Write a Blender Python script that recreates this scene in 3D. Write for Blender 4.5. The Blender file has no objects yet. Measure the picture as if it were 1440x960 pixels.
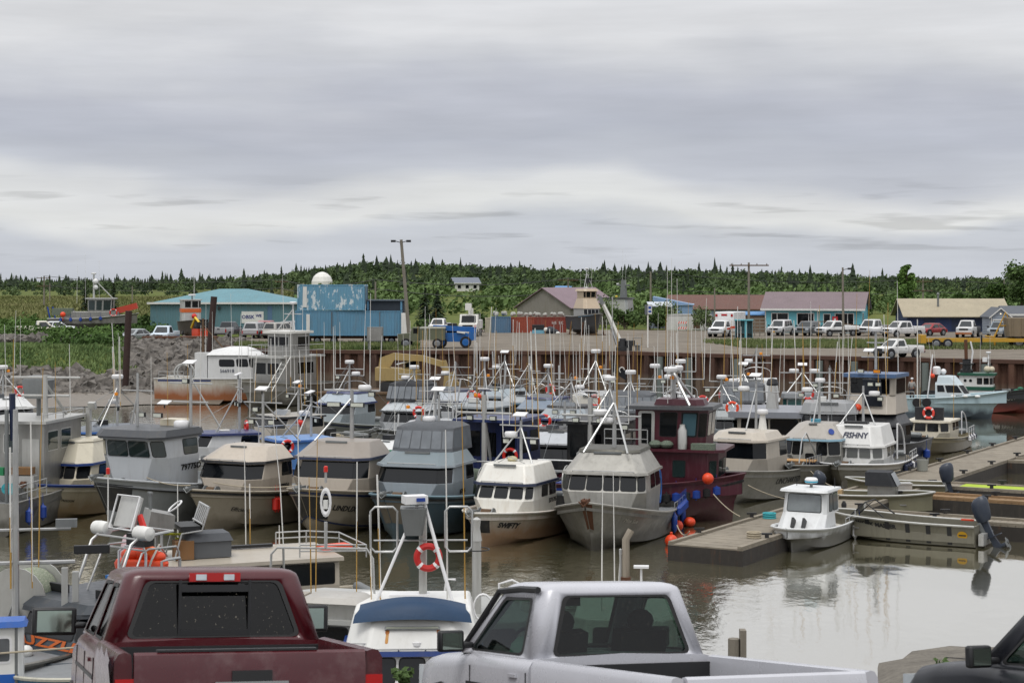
import bpy, bmesh, math, random
import numpy as np
from mathutils import Vector, Matrix, noise

sc = bpy.context.scene
COL = sc.collection
R = math.radians
rng = random.Random(7)

# ---------------------------------------------------------------- camera, sky, sun, exposure
F, HZ, CZ = 2500.0, 395.0, 10.4            # focal length in pixels of a 1440 wide frame, horizon row, eye height over the water
cam_d = bpy.data.cameras.new("camera")
cam_d.sensor_fit = 'HORIZONTAL'; cam_d.sensor_width = 36.0
cam_d.lens = F / 1440 * 36.0
cam_d.shift_y = (HZ - 480) / 1440
cam_d.clip_start = 0.5; cam_d.clip_end = 9000
cam_d.dof.use_dof = True; cam_d.dof.focus_distance = 75; cam_d.dof.aperture_fstop = 7.0
cam = bpy.data.objects.new("camera", cam_d); COL.objects.link(cam)
cam.location = (0, 0, CZ); cam.rotation_euler = (R(90), 0, 0)
sc.camera = cam
sc.view_settings.view_transform = 'Standard'; sc.view_settings.look = 'None'
sc.view_settings.exposure = 0.0; sc.view_settings.gamma = 1.0
sc.cycles.use_denoising = True
sc.cycles.max_bounces = 6; sc.cycles.diffuse_bounces = 2; sc.cycles.glossy_bounces = 3
sc.cycles.transmission_bounces = 6; sc.cycles.transparent_max_bounces = 8
sc.cycles.caustics_reflective = False; sc.cycles.caustics_refractive = False

SUN_EL, SUN_AZ = R(64), R(200)             # azimuth measured from +Y towards +X
world = bpy.data.worlds.new("World"); sc.world = world; world.use_nodes = True
def lin(c):
    if isinstance(c, str):
        c = c.lstrip('#'); c = [int(c[i:i+2], 16) / 255 for i in (0, 2, 4)]
        c = [x / 12.92 if x <= .04045 else ((x + .055) / 1.055) ** 2.4 for x in c]
    return (c[0], c[1], c[2], 1.0)
def build_sky():
    nt = world.node_tree; N = nt.nodes; L = nt.links; N.clear()
    out = N.new('ShaderNodeOutputWorld'); bg = N.new('ShaderNodeBackground')
    bg2 = N.new('ShaderNodeBackground'); add = N.new('ShaderNodeAddShader')
    sky = N.new('ShaderNodeTexSky'); sky.sky_type = 'NISHITA'; sky.sun_disc = False
    sky.sun_elevation = SUN_EL; sky.sun_rotation = SUN_AZ
    L.new(sky.outputs[0], bg.inputs[0]); bg.inputs[1].default_value = 0.008
    tc = N.new('ShaderNodeTexCoord'); sep = N.new('ShaderNodeSeparateXYZ')
    L.new(tc.outputs['Generated'], sep.inputs[0])
    def mp(sx, sy, sz, loc=(0, 0, 0)):
        m = N.new('ShaderNodeMapping'); m.inputs['Scale'].default_value = (sx, sy, sz); m.inputs['Location'].default_value = loc
        L.new(tc.outputs['Generated'], m.inputs[0]); return m.outputs[0]
    def nz(vec, scale, det, rough=.5):
        n = N.new('ShaderNodeTexNoise'); n.inputs['Scale'].default_value = scale; n.inputs['Detail'].default_value = det
        n.inputs['Roughness'].default_value = rough; L.new(vec, n.inputs['Vector']); return n.outputs[0]
    def math_(op, a, b):
        m = N.new('ShaderNodeMath'); m.operation = op
        for i, x in enumerate((a, b)):
            if isinstance(x, (int, float)): m.inputs[i].default_value = x
            else: L.new(x, m.inputs[i])
        return m.outputs[0]
    big = nz(mp(5, 5, 14, (3.1, 0, 0)), 1, 3)            # broad bends of the cloud layers
    fine = nz(mp(7, 7, 85, (0, 2, .3)), 1, 6, .6)      # thin streaks
    mid = nz(mp(9, 9, 38, (5.2, 1, 0)), 1, 4, .5)
    wisp = nz(mp(13, 13, 150, (1.7, 4, .1)), 1, 3, .5)
    e = math_('ADD', sep.outputs[2], math_('MULTIPLY', math_('SUBTRACT', big, .5), .075))
    e = math_('ADD', e, math_('MULTIPLY', math_('SUBTRACT', mid, .5), .022))
    # long soft cloud layers: grey-blue bellies between bright gaps, paler overhead
    ramp = N.new('ShaderNodeValToRGB'); el = ramp.color_ramp.elements
    stops = [(0.0, '#c3c7d0'), (.028, '#c6cad2'), (.040, '#dfe0e0'), (.052, '#d9dadc'), (.064, '#bfc2cb'), (.082, '#b5b8c3'),
             (.100, '#bbbdc7'), (.118, '#cbccd1'), (.135, '#dbdbdd'), (.165, '#dddddf'), (.25, '#e2e2e6'), (.5, '#f4f4f6')]
    el[0].position = 0; el[0].color = lin(stops[0][1]); el[1].position = 1; el[1].color = lin(stops[-1][1])
    for p, c in stops[1:]:
        x = el.new(min(1, p / .5)); x.color = lin(c)
    L.new(math_('MULTIPLY', e, 2.0), ramp.inputs[0])
    # streak brightness, only near the horizon
    st = math_('ADD', math_('MULTIPLY', math_('SUBTRACT', fine, .5), .3), 1.0)
    st2 = math_('ADD', math_('MULTIPLY', math_('SUBTRACT', mid, .5), .22), 1.0)
    st = math_('MULTIPLY', st, st2)
    def rng_(x, a, b, c, d):
        m = N.new('ShaderNodeMapRange'); L.new(x, m.inputs[0])
        for i, v in enumerate((a, b, c, d)): m.inputs[i + 1].default_value = v
        return m.outputs[0]
    # small dark cloudlets low over the horizon
    low = math_('MULTIPLY', rng_(sep.outputs[2], .008, .02, 0, 1), rng_(sep.outputs[2], .045, .06, 1, 0))
    st = math_('MULTIPLY', st, math_('SUBTRACT', 1.0, math_('MULTIPLY', math_('MULTIPLY', rng_(wisp, .58, .68, 0, 1), low), .22)))
    mix = N.new('ShaderNodeMix'); mix.data_type = 'RGBA'; mix.blend_type = 'MULTIPLY'; mix.inputs[0].default_value = 1
    L.new(ramp.outputs[0], mix.inputs[6])
    cmb = N.new('ShaderNodeCombineColor')
    for i in range(3): L.new(st, cmb.inputs[i])
    L.new(cmb.outputs[0], mix.inputs[7])
    # a cloud deck is brighter towards the zenith
    up = N.new('ShaderNodeMapRange'); L.new(sep.outputs[2], up.inputs[0])
    up.inputs[1].default_value = .17; up.inputs[2].default_value = .75; up.inputs[3].default_value = .96; up.inputs[4].default_value = 1.3
    L.new(mix.outputs[2], bg2.inputs[0]); L.new(up.outputs[0], bg2.inputs[1])
    L.new(bg.outputs[0], add.inputs[0]); L.new(bg2.outputs[0], add.inputs[1]); L.new(add.outputs[0], out.inputs[0])
build_sky()
sun_d = bpy.data.lights.new("sun", 'SUN'); sun_d.energy = 1.5; sun_d.angle = R(24); sun_d.color = (1, .97, .93)
sun = bpy.data.objects.new("sun", sun_d); COL.objects.link(sun)
sd = Vector((math.sin(SUN_AZ) * math.cos(SUN_EL), math.cos(SUN_AZ) * math.cos(SUN_EL), math.sin(SUN_EL)))
sun.rotation_euler = (-sd).to_track_quat('-Z', 'Y').to_euler()

# ---------------------------------------------------------------- helpers
def at(px, py, z=0.0):
    """the point of the level z that is seen at photo pixel px, py"""
    d = (CZ - z) * F / (py - HZ)
    return Vector(((px - 720) / F * d, d, z))
def atd(px, d, z=0.0): return Vector(((px - 720) / F * d, d, z))
def zat(py, d): return CZ - (py - HZ) * d / F

class MB:
    def __init__(s): s.v = []; s.f = []; s.M = None
    def add(s, vs, fs):
        o = len(s.v)
        s.v += [tuple(s.M @ Vector(p)) if s.M is not None else tuple(p) for p in vs]
        s.f += [tuple(i + o for i in f) for f in fs]; return s
    def bx(s, x0, x1, y0, y1, z0, z1):
        return s.add([(x0,y0,z0),(x1,y0,z0),(x1,y1,z0),(x0,y1,z0),(x0,y0,z1),(x1,y0,z1),(x1,y1,z1),(x0,y1,z1)],
                     [(0,3,2,1),(4,5,6,7),(0,1,5,4),(1,2,6,5),(2,3,7,6),(3,0,4,7)])
    def cb(s, c, d, rz=0, ry=0, rx=0):
        old = s.M; m = Matrix.Translation(c) @ Matrix.Rotation(rz, 4, 'Z') @ Matrix.Rotation(ry, 4, 'Y') @ Matrix.Rotation(rx, 4, 'X')
        s.M = m if old is None else old @ m
        s.bx(-d[0]/2, d[0]/2, -d[1]/2, d[1]/2, -d[2]/2, d[2]/2); s.M = old; return s
    def tube(s, pts, r, n=6, closed=False, caps=True):
        pts = [Vector(p) for p in pts]; k = len(pts); rs = r if isinstance(r, (list, tuple)) else [r] * k
        vs = []; up = None
        for i, p in enumerate(pts):
            a = pts[i-1] if i or closed else p; b = pts[(i+1) % k] if i < k-1 or closed else p
            t = (b - a).normalized() if (b - a).length > 1e-9 else Vector((0, 0, 1))
            if up is None: up = Vector((0, 0, 1)) if abs(t.z) < .9 else Vector((1, 0, 0))
            u = up - t * up.dot(t)
            if u.length < 1e-4: u = Vector((0, 1, 0)) - t * t.y
            u.normalize(); w = t.cross(u); up = u
            for j in range(n):
                q = 2 * math.pi * j / n; vs.append(p + (u * math.cos(q) + w * math.sin(q)) * rs[i])
        fs = []
        for i in range(k if closed else k - 1):
            for j in range(n):
                i2 = (i + 1) % k; fs.append((i*n+j, i*n+(j+1) % n, i2*n+(j+1) % n, i2*n+j))
        if caps and not closed: fs += [tuple(range(n))[::-1], tuple(range((k-1)*n, k*n))]
        return s.add(vs, fs)
    def lathe(s, prof, n=16, o=(0, 0, 0), axis='Z'):
        o = Vector(o); vs = []; fs = []; k = len(prof)
        for r, z in prof:
            for j in range(n):
                q = 2 * math.pi * j / n; a, b = r * math.cos(q), r * math.sin(q)
                vs.append(o + Vector({'Z': (a, b, z), 'X': (z, a, b), 'Y': (b, z, a)}[axis]))
        for i in range(k - 1):
            for j in range(n): fs.append((i*n+j, i*n+(j+1) % n, (i+1)*n+(j+1) % n, (i+1)*n+j))
        fs += [tuple(range(n))[::-1], tuple(range((k-1)*n, k*n))]
        return s.add(vs, fs)
    def ball(s, c, r, n=12, m=8, sz=1.0):
        prof = [(r * math.sin(math.pi * (i + .02 if i == 0 else (i - .02 if i == m else i)) / m), -r * sz * math.cos(math.pi * i / m)) for i in range(m + 1)]
        return s.lathe(prof, n, c)
    def loft(s, rings, closed=True, cap=(True, True)):
        n = len(rings[0]); vs = [p for r in rings for p in r]; fs = []
        for i in range(len(rings) - 1):
            for j in range(n if closed else n - 1):
                fs.append((i*n+j, i*n+(j+1) % n, (i+1)*n+(j+1) % n, (i+1)*n+j))
        if cap[0]: fs.append(tuple(range(n))[::-1])
        if cap[1]: fs.append(tuple(range((len(rings)-1)*n, len(rings)*n)))
        return s.add(vs, fs)
    def prism(s, poly, axis, a, b):
        """2d polygon extruded along an axis: X:(y,z) Y:(x,z) Z:(x,y)"""
        f = {'X': lambda p, t: (t, p[0], p[1]), 'Y': lambda p, t: (p[0], t, p[1]), 'Z': lambda p, t: (p[0], p[1], t)}[axis]
        return s.loft([[f(p, a) for p in poly], [f(p, b) for p in poly]])
    def torus(s, c, r1, r2, axis='Z', n=20, m=8):
        pts = []
        for i in range(n):
            q = 2 * math.pi * i / n; a, b = r1 * math.cos(q), r1 * math.sin(q)
            pts.append(Vector(c) + Vector({'Z': (a, b, 0), 'X': (0, a, b), 'Y': (a, 0, b)}[axis]))
        return s.tube(pts, r2, m, closed=True)
    def panel(s, q, u0=0, u1=1, v0=0, v1=1, off=.012, th=.02, r=.06):
        """rounded plate on the bilinear quad q = (p00, p10, p11, p01), standing off proud of it"""
        p00, p10, p11, p01 = [Vector(p) for p in q]
        def S(u, v): return (p00*(1-u)+p10*u)*(1-v) + (p01*(1-u)+p11*u)*v
        nrm = (S(u1, .5) - S(u0, .5)).cross(S(.5, v1) - S(.5, v0)).normalized()
        W = max(1e-4, (S(u1, (v0+v1)/2) - S(u0, (v0+v1)/2)).length); H = max(1e-4, (S((u0+u1)/2, v1) - S((u0+u1)/2, v0)).length)
        r = min(r, W * .45, H * .45); pts = []
        for cx, cy, a0 in ((1, 0, -90), (1, 1, 0), (0, 1, 90), (0, 0, 180)):
            for k in ([0, 30, 60, 90] if r > .001 else [45]):
                a = R(a0 + k)
                x = (W - r if cx else r) + r * math.cos(a) * (1 if r > .001 else 0); y = (H - r if cy else r) + r * math.sin(a) * (1 if r > .001 else 0)
                pts.append(S(u0 + (u1-u0) * x / W, v0 + (v1-v0) * y / H))
        return s.loft([[p + nrm * (off - th) for p in pts], [p + nrm * off for p in pts]])
    def build(s, name, mat, parent=None, smooth=True, ang=40, weld=False):
        me = bpy.data.meshes.new(name); me.from_pydata(s.v, [], s.f); me.materials.append(mat)
        if weld:
            bm = bmesh.new(); bm.from_mesh(me); bmesh.ops.remove_doubles(bm, verts=bm.verts, dist=.0005); bm.to_mesh(me); bm.free()
        if smooth and s.f:
            me.polygons.foreach_set('use_smooth', [True] * len(me.polygons)); me.set_sharp_from_angle(angle=R(ang))
        me.update(); o = bpy.data.objects.new(name, me); COL.objects.link(o)
        if parent is not None: o.parent = parent
        return o

def tag(o, label=None, cat=None, group=None, kind=None):
    if label: o['label'] = label
    if cat: o['category'] = cat
    if group: o['group'] = group
    if kind: o['kind'] = kind
    return o
def thing(name, label, cat, loc=(0, 0, 0), rz=0.0, group=None):
    o = bpy.data.objects.new(name, None); COL.objects.link(o); o.empty_display_size = .3
    o.location = loc; o.rotation_euler = (0, 0, rz)
    return tag(o, label, cat, group)
def kids(o): return [c for c in COL.objects if c.parent == o]
def dup(root, loc, rz, label=None, group=None):
    def cp(o, par):
        c = o.copy(); COL.objects.link(c)
        if par is not None: c.parent = par
        for ch in list(o.children): cp(ch, c)
        return c
    r = cp(root, None); r.location = loc; r.rotation_euler = (0, 0, rz)
    if label: r['label'] = label
    if group: r['group'] = group
    return r
def text(name, body, size, mat, parent, fn, shear=0, bold=.0, sx=1.0):
    """lettering as a thin mesh; fn maps (along, up, out) in metres to the surface"""
    cu = bpy.data.curves.new(name, 'FONT'); cu.body = body; cu.size = size; cu.align_x = 'CENTER'; cu.align_y = 'CENTER'
    cu.shear = shear; cu.offset = bold; cu.resolution_u = 2; cu.extrude = .004
    ob = bpy.data.objects.new(name, cu); COL.objects.link(ob)
    me = bpy.data.meshes.new_from_object(ob); COL.objects.unlink(ob); bpy.data.objects.remove(ob)
    for v in me.vertices: v.co = Vector(fn(v.co.x * sx, v.co.y, v.co.z + .004))
    me.materials.clear(); me.materials.append(mat)
    o = bpy.data.objects.new(name, me); COL.objects.link(o)
    if parent is not None: o.parent = parent
    return o

# ---------------------------------------------------------------- materials
MATS = {}
def _tree(name):
    m = bpy.data.materials.new(name); m.use_nodes = True; nt = m.node_tree
    return m, nt, nt.nodes['Principled BSDF']
def _noise(nt, scale, det=4, vec=None, stretch=None, rough=.55, gen=False):
    n = nt.nodes.new('ShaderNodeTexNoise'); n.inputs['Scale'].default_value = scale; n.inputs['Detail'].default_value = det
    n.inputs['Roughness'].default_value = rough
    tc = nt.nodes.new('ShaderNodeTexCoord'); src = tc.outputs['Object']
    if stretch:
        mp = nt.nodes.new('ShaderNodeMapping'); mp.inputs['Scale'].default_value = stretch; nt.links.new(src, mp.inputs[0]); src = mp.outputs[0]
    nt.links.new(src, n.inputs['Vector']); return n.outputs[0]
def _ramp(nt, fac, lo, hi, c0=(0, 0, 0, 1), c1=(1, 1, 1, 1)):
    r = nt.nodes.new('ShaderNodeValToRGB'); e = r.color_ramp.elements
    e[0].position = lo; e[0].color = c0; e[1].position = hi; e[1].color = c1
    nt.links.new(fac, r.inputs[0]); return r.outputs[0]
def _mix(nt, fac, a, b, mode='MIX'):
    m = nt.nodes.new('ShaderNodeMix'); m.data_type = 'RGBA'; m.blend_type = mode
    for i, x in ((0, fac), (6, a), (7, b)):
        if isinstance(x, (int, float)): m.inputs[i].default_value = x
        elif isinstance(x, tuple): m.inputs[i].default_value = x
        else: nt.links.new(x, m.inputs[i])
    return m.outputs[2]
def _mul(nt, a, b):
    m = nt.nodes.new('ShaderNodeMath'); m.operation = 'MULTIPLY'
    for i, x in enumerate((a, b)):
        if isinstance(x, (int, float)): m.inputs[i].default_value = x
        else: nt.links.new(x, m.inputs[i])
    return m.outputs[0]
def paint(name, col, rough=.4, dirt=.35, dcol='#6b6355', metal=0.0, dscale=1.2, streak=True, var=.12, rust=0.0, wl=None, spec=.5, bump=0.0, bscale=30):
    """a painted or metal skin with grime patches, run-off streaks and, on hulls, scum near the waterline"""
    if name in MATS: return MATS[name]
    m, nt, b = _tree(name); L = nt.links; c = lin(col)
    n1 = _noise(nt, dscale, 5, rough=.62)
    base = _mix(nt, _ramp(nt, n1, .3, .75), tuple(x * (1 - var) for x in c[:3]) + (1,), tuple(min(1, x * (1 + var * .6)) for x in c[:3]) + (1,))
    if dirt:
        n2 = _noise(nt, dscale * 2.2, 6, stretch=(2.2, 2.2, .35) if streak else None, rough=.65)
        base = _mix(nt, _mul(nt, _ramp(nt, n2, .5, .78), dirt), base, lin(dcol))
    if rust:
        n3 = _noise(nt, 1.7, 6, stretch=(2.0, 2.0, .4), rough=.7)
        base = _mix(nt, _mul(nt, _ramp(nt, n3, .6, .74), rust), base, lin('#8a5426'))
    if wl:
        tc = nt.nodes.new('ShaderNodeTexCoord'); sp = nt.nodes.new('ShaderNodeSeparateXYZ'); L.new(tc.outputs['Object'], sp.inputs[0])
        n4 = _noise(nt, 1.4, 4, stretch=(1, 1, .5)); ad = nt.nodes.new('ShaderNodeMath'); ad.operation = 'MULTIPLY_ADD'
        L.new(n4, ad.inputs[0]); ad.inputs[1].default_value = -.9; L.new(sp.outputs[2], ad.inputs[2])
        f = _ramp(nt, ad.outputs[0], 0, 1); r = nt.nodes[-1]
        r.color_ramp.elements[0].position = 0.0; r.color_ramp.elements[0].color = (1, 1, 1, 1)
        r.color_ramp.elements[1].position = wl[1]; r.color_ramp.elements[1].color = (0, 0, 0, 1)
        base = _mix(nt, _mul(nt, f, wl[2] if len(wl) > 2 else .8), base, lin(wl[0]))
    L.new(base, b.inputs['Base Color'])
    n5 = _noise(nt, 5, 3)
    rr = nt.nodes.new('ShaderNodeMapRange'); L.new(n5, rr.inputs[0]); rr.inputs[3].default_value = max(.03, rough - .12); rr.inputs[4].default_value = min(1, rough + .14)
    L.new(rr.outputs[0], b.inputs['Roughness']); b.inputs['Metallic'].default_value = metal; b.inputs['Specular IOR Level'].default_value = spec
    if bump:
        bp = nt.nodes.new('ShaderNodeBump'); bp.inputs['Strength'].default_value = bump; bp.inputs['Distance'].default_value = .02
        L.new(_noise(nt, bscale, 4), bp.inputs['Height']); L.new(bp.outputs[0], b.inputs['Normal'])
    MATS[name] = m; return m
def flat(name, col, rough=.5, metal=0.0, spec=.5, emit=0, bump=0, bscale=30, var=.15, vscale=3):
    if name in MATS: return MATS[name]
    m, nt, b = _tree(name); c = lin(col)
    nt.links.new(_mix(nt, _noise(nt, vscale, 4), tuple(x * (1 - var) for x in c[:3]) + (1,), tuple(min(1, x * (1 + var)) for x in c[:3]) + (1,)), b.inputs['Base Color'])
    b.inputs['Roughness'].default_value = rough; b.inputs['Metallic'].default_value = metal; b.inputs['Specular IOR Level'].default_value = spec
    if emit: b.inputs['Emission Color'].default_value = c; b.inputs['Emission Strength'].default_value = emit
    if bump:
        bp = nt.nodes.new('ShaderNodeBump'); bp.inputs['Strength'].default_value = bump; bp.inputs['Distance'].default_value = .03
        nt.links.new(_noise(nt, bscale, 5), bp.inputs['Height']); nt.links.new(bp.outputs[0], b.inputs['Normal'])
    MATS[name] = m; return m
def see_glass(name, tint, fac):
    """thin tinted sheet: part clear, part mirror"""
    if name in MATS: return MATS[name]
    m, nt, b = _tree(name); N = nt.nodes; tr = N.new('ShaderNodeBsdfTransparent'); tr.inputs[0].default_value = lin(tint)
    gl = N.new('ShaderNodeBsdfGlossy'); gl.inputs['Roughness'].default_value = .03
    lw = N.new('ShaderNodeLayerWeight'); lw.inputs[0].default_value = .5; pw = N.new('ShaderNodeMath'); pw.operation = 'POWER'; pw.inputs[1].default_value = 4; nt.links.new(lw.outputs['Facing'], pw.inputs[0])
    fr = N.new('ShaderNodeMath'); fr.operation = 'MULTIPLY_ADD'; nt.links.new(pw.outputs[0], fr.inputs[0]); fr.inputs[1].default_value = .6; fr.inputs[2].default_value = .035; mx = N.new('ShaderNodeMixShader')
    nt.links.new(fr.outputs[0], mx.inputs[0]); nt.links.new(tr.outputs[0], mx.inputs[1]); nt.links.new(gl.outputs[0], mx.inputs[2])
    df = N.new('ShaderNodeBsdfDiffuse'); df.inputs[0].default_value = lin('#8d877a'); m2 = N.new('ShaderNodeMixShader')
    sp = _ramp(nt, _noise(nt, 34, 3, rough=.6), .66, .7); nt.links.new(_mul(nt, sp, fac), m2.inputs[0])
    nt.links.new(mx.outputs[0], m2.inputs[1]); nt.links.new(df.outputs[0], m2.inputs[2])
    nt.links.new(m2.outputs[0], N['Material Output'].inputs[0]); MATS[name] = m; return m

M_glass = flat('dark_glass', '#0e1114', .08, 0, .4, var=.3)
M_glassg = flat('green_glass', '#1c2c2c', .06, 0, .8, var=.3)
M_clear = see_glass('tinted_glass', '#8fa09a', .3)
M_rubber = flat('rubber', '#141414', .6)
M_black = paint('black_paint', '#1b1c1f', .45, .3)
M_alu = paint('aluminium', '#9b9a96', .42, .35, '#5c5a54', metal=.75, var=.18)
M_alul = paint('aluminium_light', '#bcbcb8', .4, .25, '#77746c', metal=.55, var=.12)
M_tube = paint('aluminium_tube', '#b4b5b4', .35, .2, '#77746c', metal=.5, dscale=3)
M_white = paint('white_gelcoat', '#d9d8d2', .35, .3, '#8c8778', var=.06)
M_clean = flat('white_plastic', '#dcdcdc', .35, var=.05)
M_rust = paint('rust', '#5b3a26', .85, .6, '#2c1f18', bump=.5)
M_steel = paint('galvanised', '#7d8080', .5, .3, '#4c4d4a', metal=.6)
M_orange = flat('orange_plastic', '#d8431a', .45)
M_redb = flat('red_plastic', '#c8281e', .4)
M_blueb = flat('blue_plastic', '#1f3f8e', .4)
M_whip = flat('white_fibreglass', '#d6d5d0', .4)
M_whipt = flat('tan_fibreglass', '#a8843e', .5)
M_wood = paint('grey_wood', '#7c766b', .85, .5, '#4a443b', bump=.3)
M_woodb = paint('brown_wood', '#5a4632', .85, .5, '#332619', bump=.3)
M_lamp = flat('lamp_lens', '#c9ccc0', .2, var=.3, vscale=20)
M_rope = flat('rope', '#a49a86', .9)
M_net = paint('net_web', '#5d6a5c', .95, .7, '#b9b6a6', dscale=14, streak=False, bump=1, bscale=60)
# ---------------------------------------------------------------- the setting: water, land, quay wall, docks
WALL = [(-28.5, 178), (-26.0, 171.5), (-19.6, 166.5), (11, 163), (17.5, 158), (41.8, 145.5), (82, 125)]
def wally(x):
    if x <= WALL[0][0]: return WALL[0][1] + (WALL[0][0] - x) * .25
    for (a, b), (c, d) in zip(WALL, WALL[1:]):
        if x <= c: return b + (d - b) * (x - a) / (c - a)
    return WALL[-1][1] - (x - WALL[-1][0]) * .5
def sstep(a, b, x):
    t = max(0, min(1, (x - a) / (b - a))); return t * t * (3 - 2 * t)
def landz(x, y):
    """height of the land beyond the basin"""
    z = 3.9
    s = x / y * F + 720
    z += (6.2 + 3.4 * math.exp(-((s - 560) / 170) ** 2)) * sstep(330, 800, y) * (sstep(250, 520, s) * (1 - .35 * sstep(900, 1300, s))) * (1 - .4 * sstep(1200, 2000, y))
    z += 1.0 * sstep(1200, 2400, y)
    z += (noise.noise((x * .02, y * .02, 0)) * .5) * sstep(230, 330, y)
    if x < -24.6 and y < 190:
        w = 1.0
        sh = 154 + noise.noise((x * .1, 0, 3)) * 1.5 + 15 * sstep(-31, -24.6, x)
        t = (y - sh) / 27
        zz = -1.2 + 5.0 * max(0, min(1, t + .12)) ** .8
        if x < -32 - (y - 160) * .25: zz += .9 * sstep(0, 8, -32 - (y - 160) * .25 - x) * math.exp(-((y - 176) / 13) ** 2)
        z = min(z, zz)
    return z

def ground_sheet():
    xs = np.concatenate([np.linspace(-.62, -.34, 10), np.linspace(-.32, .32, 110), np.linspace(.34, .62, 10)])
    vs = []; fs = []; rows = []
    ts = [0, 2, 5, 9, 14, 20, 28, 38, 50, 65, 85, 110, 140, 180, 230, 290, 360, 450, 560, 700, 880, 1100, 1400, 1800, 2400, 3400, 5000]
    for t in ts:
        row = []
        for s in xs:
            x0 = s * 165; yb = 150 + (wally(x0) - 150) * sstep(-31.5, -24.8, x0) if x0 < -24.6 else wally(x0)
            yb += .45
            y = yb + t; x = s * y if t > 40 else x0 + (s * y - x0) * t / 40
            row.append(len(vs)); vs.append((x, y, landz(x, y)))
        rows.append(row)
    for a, b in zip(rows, rows[1:]):
        for i in range(len(xs) - 1): fs.append((a[i], a[i+1], b[i+1], b[i]))
    m = MB(); m.add(vs, fs); return m
def ground_mat():
    m, nt, b = _tree('ground_soil'); L = nt.links
    n1 = _noise(nt, .035, 6, rough=.6); n2 = _noise(nt, .5, 6, rough=.7)
    g = _mix(nt, _ramp(nt, n1, .35, .65), lin('#4c5a2a'), lin('#6b6f3c'))
    g = _mix(nt, _mul(nt, _ramp(nt, n2, .4, .7), .6), g, lin('#3a4a1e'))
    L.new(g, b.inputs['Base Color']); b.inputs['Roughness'].default_value = .95; b.inputs['Specular IOR Level'].default_value = .1
    return m
tag(ground_sheet().build('ground', ground_mat(), ang=80), kind='structure')

def sheet(name, poly, z, mat, kind='structure', hfun=None):
    mb = MB(); mb.add([(x, y, z if hfun is None else hfun(x, y)) for x, y in poly], [tuple(range(len(poly)))])
    return tag(mb.build(name, mat, smooth=False), kind=kind)
def gravel_mat(name, a, b_, sc_=.3):
    m, nt, b = _tree(name); L = nt.links
    n1 = _noise(nt, sc_, 6, rough=.65, stretch=(1, 2.5, 1)); n2 = _noise(nt, 9, 5, rough=.8)
    g = _mix(nt, _ramp(nt, n1, .35, .68), lin(a), lin(b_)); g = _mix(nt, _mul(nt, _ramp(nt, n2, .45, .6), .35), g, lin('#3d3a35'))
    L.new(g, b.inputs['Base Color']); b.inputs['Roughness'].default_value = .95; b.inputs['Specular IOR Level'].default_value = .15
    bp = nt.nodes.new('ShaderNodeBump'); bp.inputs['Strength'].default_value = .6; bp.inputs['Distance'].default_value = .04
    L.new(n2, bp.inputs['Height']); L.new(bp.outputs[0], b.inputs['Normal']); return m
M_gravel = gravel_mat('gravel', '#6a635a', '#8b8377')
gp = [(x, wally(x) + .5) for x in (-8, -4, 11, 17.5, 41.8, 82)]
sheet('gravel_yard', gp + [(120, 225), (30, 232), (-24, 242), (-22, 200), (-16, 178)], 3.93, M_gravel)
sheet('gravel_lane', [(-33, 187), (-12, 184), (-6, 196), (-18, 206), (-44, 205)], 3.95, M_gravel)

def water_mat():
    m, nt, b = _tree('harbour_water'); L = nt.links; N = nt.nodes
    n0 = _noise(nt, .06, 3)
    L.new(_mix(nt, n0, lin('#615e47'), lin('#6d6851')), b.inputs['Base Color'])
    b.inputs['Roughness'].default_value = .045; b.inputs['IOR'].default_value = 1.34; b.inputs['Specular IOR Level'].default_value = .55
    na = _noise(nt, 2.2, 4, stretch=(1, .55, 1), rough=.55); nb = _noise(nt, .35, 3, stretch=(1, .6, 1)); pt = _noise(nt, .045, 3)
    tc = N.new('ShaderNodeTexCoord'); sx = N.new('ShaderNodeSeparateXYZ'); L.new(tc.outputs['Object'], sx.inputs[0])
    side = N.new('ShaderNodeMapRange'); L.new(sx.outputs[0], side.inputs[0]); side.inputs[1].default_value = 2; side.inputs[2].default_value = 14; side.inputs[3].default_value = .2; side.inputs[4].default_value = -.12
    p2 = N.new('ShaderNodeMath'); L.new(pt, p2.inputs[0]); L.new(side.outputs[0], p2.inputs[1])
    patch = _ramp(nt, p2.outputs[0], .45, .68, (.1, .1, .1, 1), (1, 1, 1, 1))
    h = _mul(nt, na, patch); ad = N.new('ShaderNodeMath'); ad.operation = 'MULTIPLY_ADD'; L.new(nb, ad.inputs[0]); ad.inputs[1].default_value = .55; L.new(h, ad.inputs[2])
    bp = N.new('ShaderNodeBump'); bp.inputs['Strength'].default_value = .5; bp.inputs['Distance'].default_value = .06
    L.new(ad.outputs[0], bp.inputs['Height']); L.new(bp.outputs[0], b.inputs['Normal'])
    gl = N.new('ShaderNodeBsdfGlossy'); gl.inputs['Roughness'].default_value = .05; gl.inputs['Color'].default_value = (.97, .96, .93, 1); L.new(bp.outputs[0], gl.inputs['Normal'])
    lw = N.new('ShaderNodeLayerWeight'); L.new(bp.outputs[0], lw.inputs['Normal']); sq = _mul(nt, lw.outputs['Facing'], lw.outputs['Facing'])
    fa = N.new('ShaderNodeMath'); fa.operation = 'MULTIPLY_ADD'; fa.use_clamp = True; L.new(sq, fa.inputs[0]); fa.inputs[1].default_value = .78; fa.inputs[2].default_value = .16
    mx = N.new('ShaderNodeMixShader'); L.new(fa.outputs[0], mx.inputs[0]); L.new(b.outputs[0], mx.inputs[1]); L.new(gl.outputs[0], mx.inputs[2]); L.new(mx.outputs[0], N['Material Output'].inputs[0]); return m
sheet('water', [(-420, 12), (420, 12), (420, 182), (-420, 182)], 0.0, water_mat())
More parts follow.
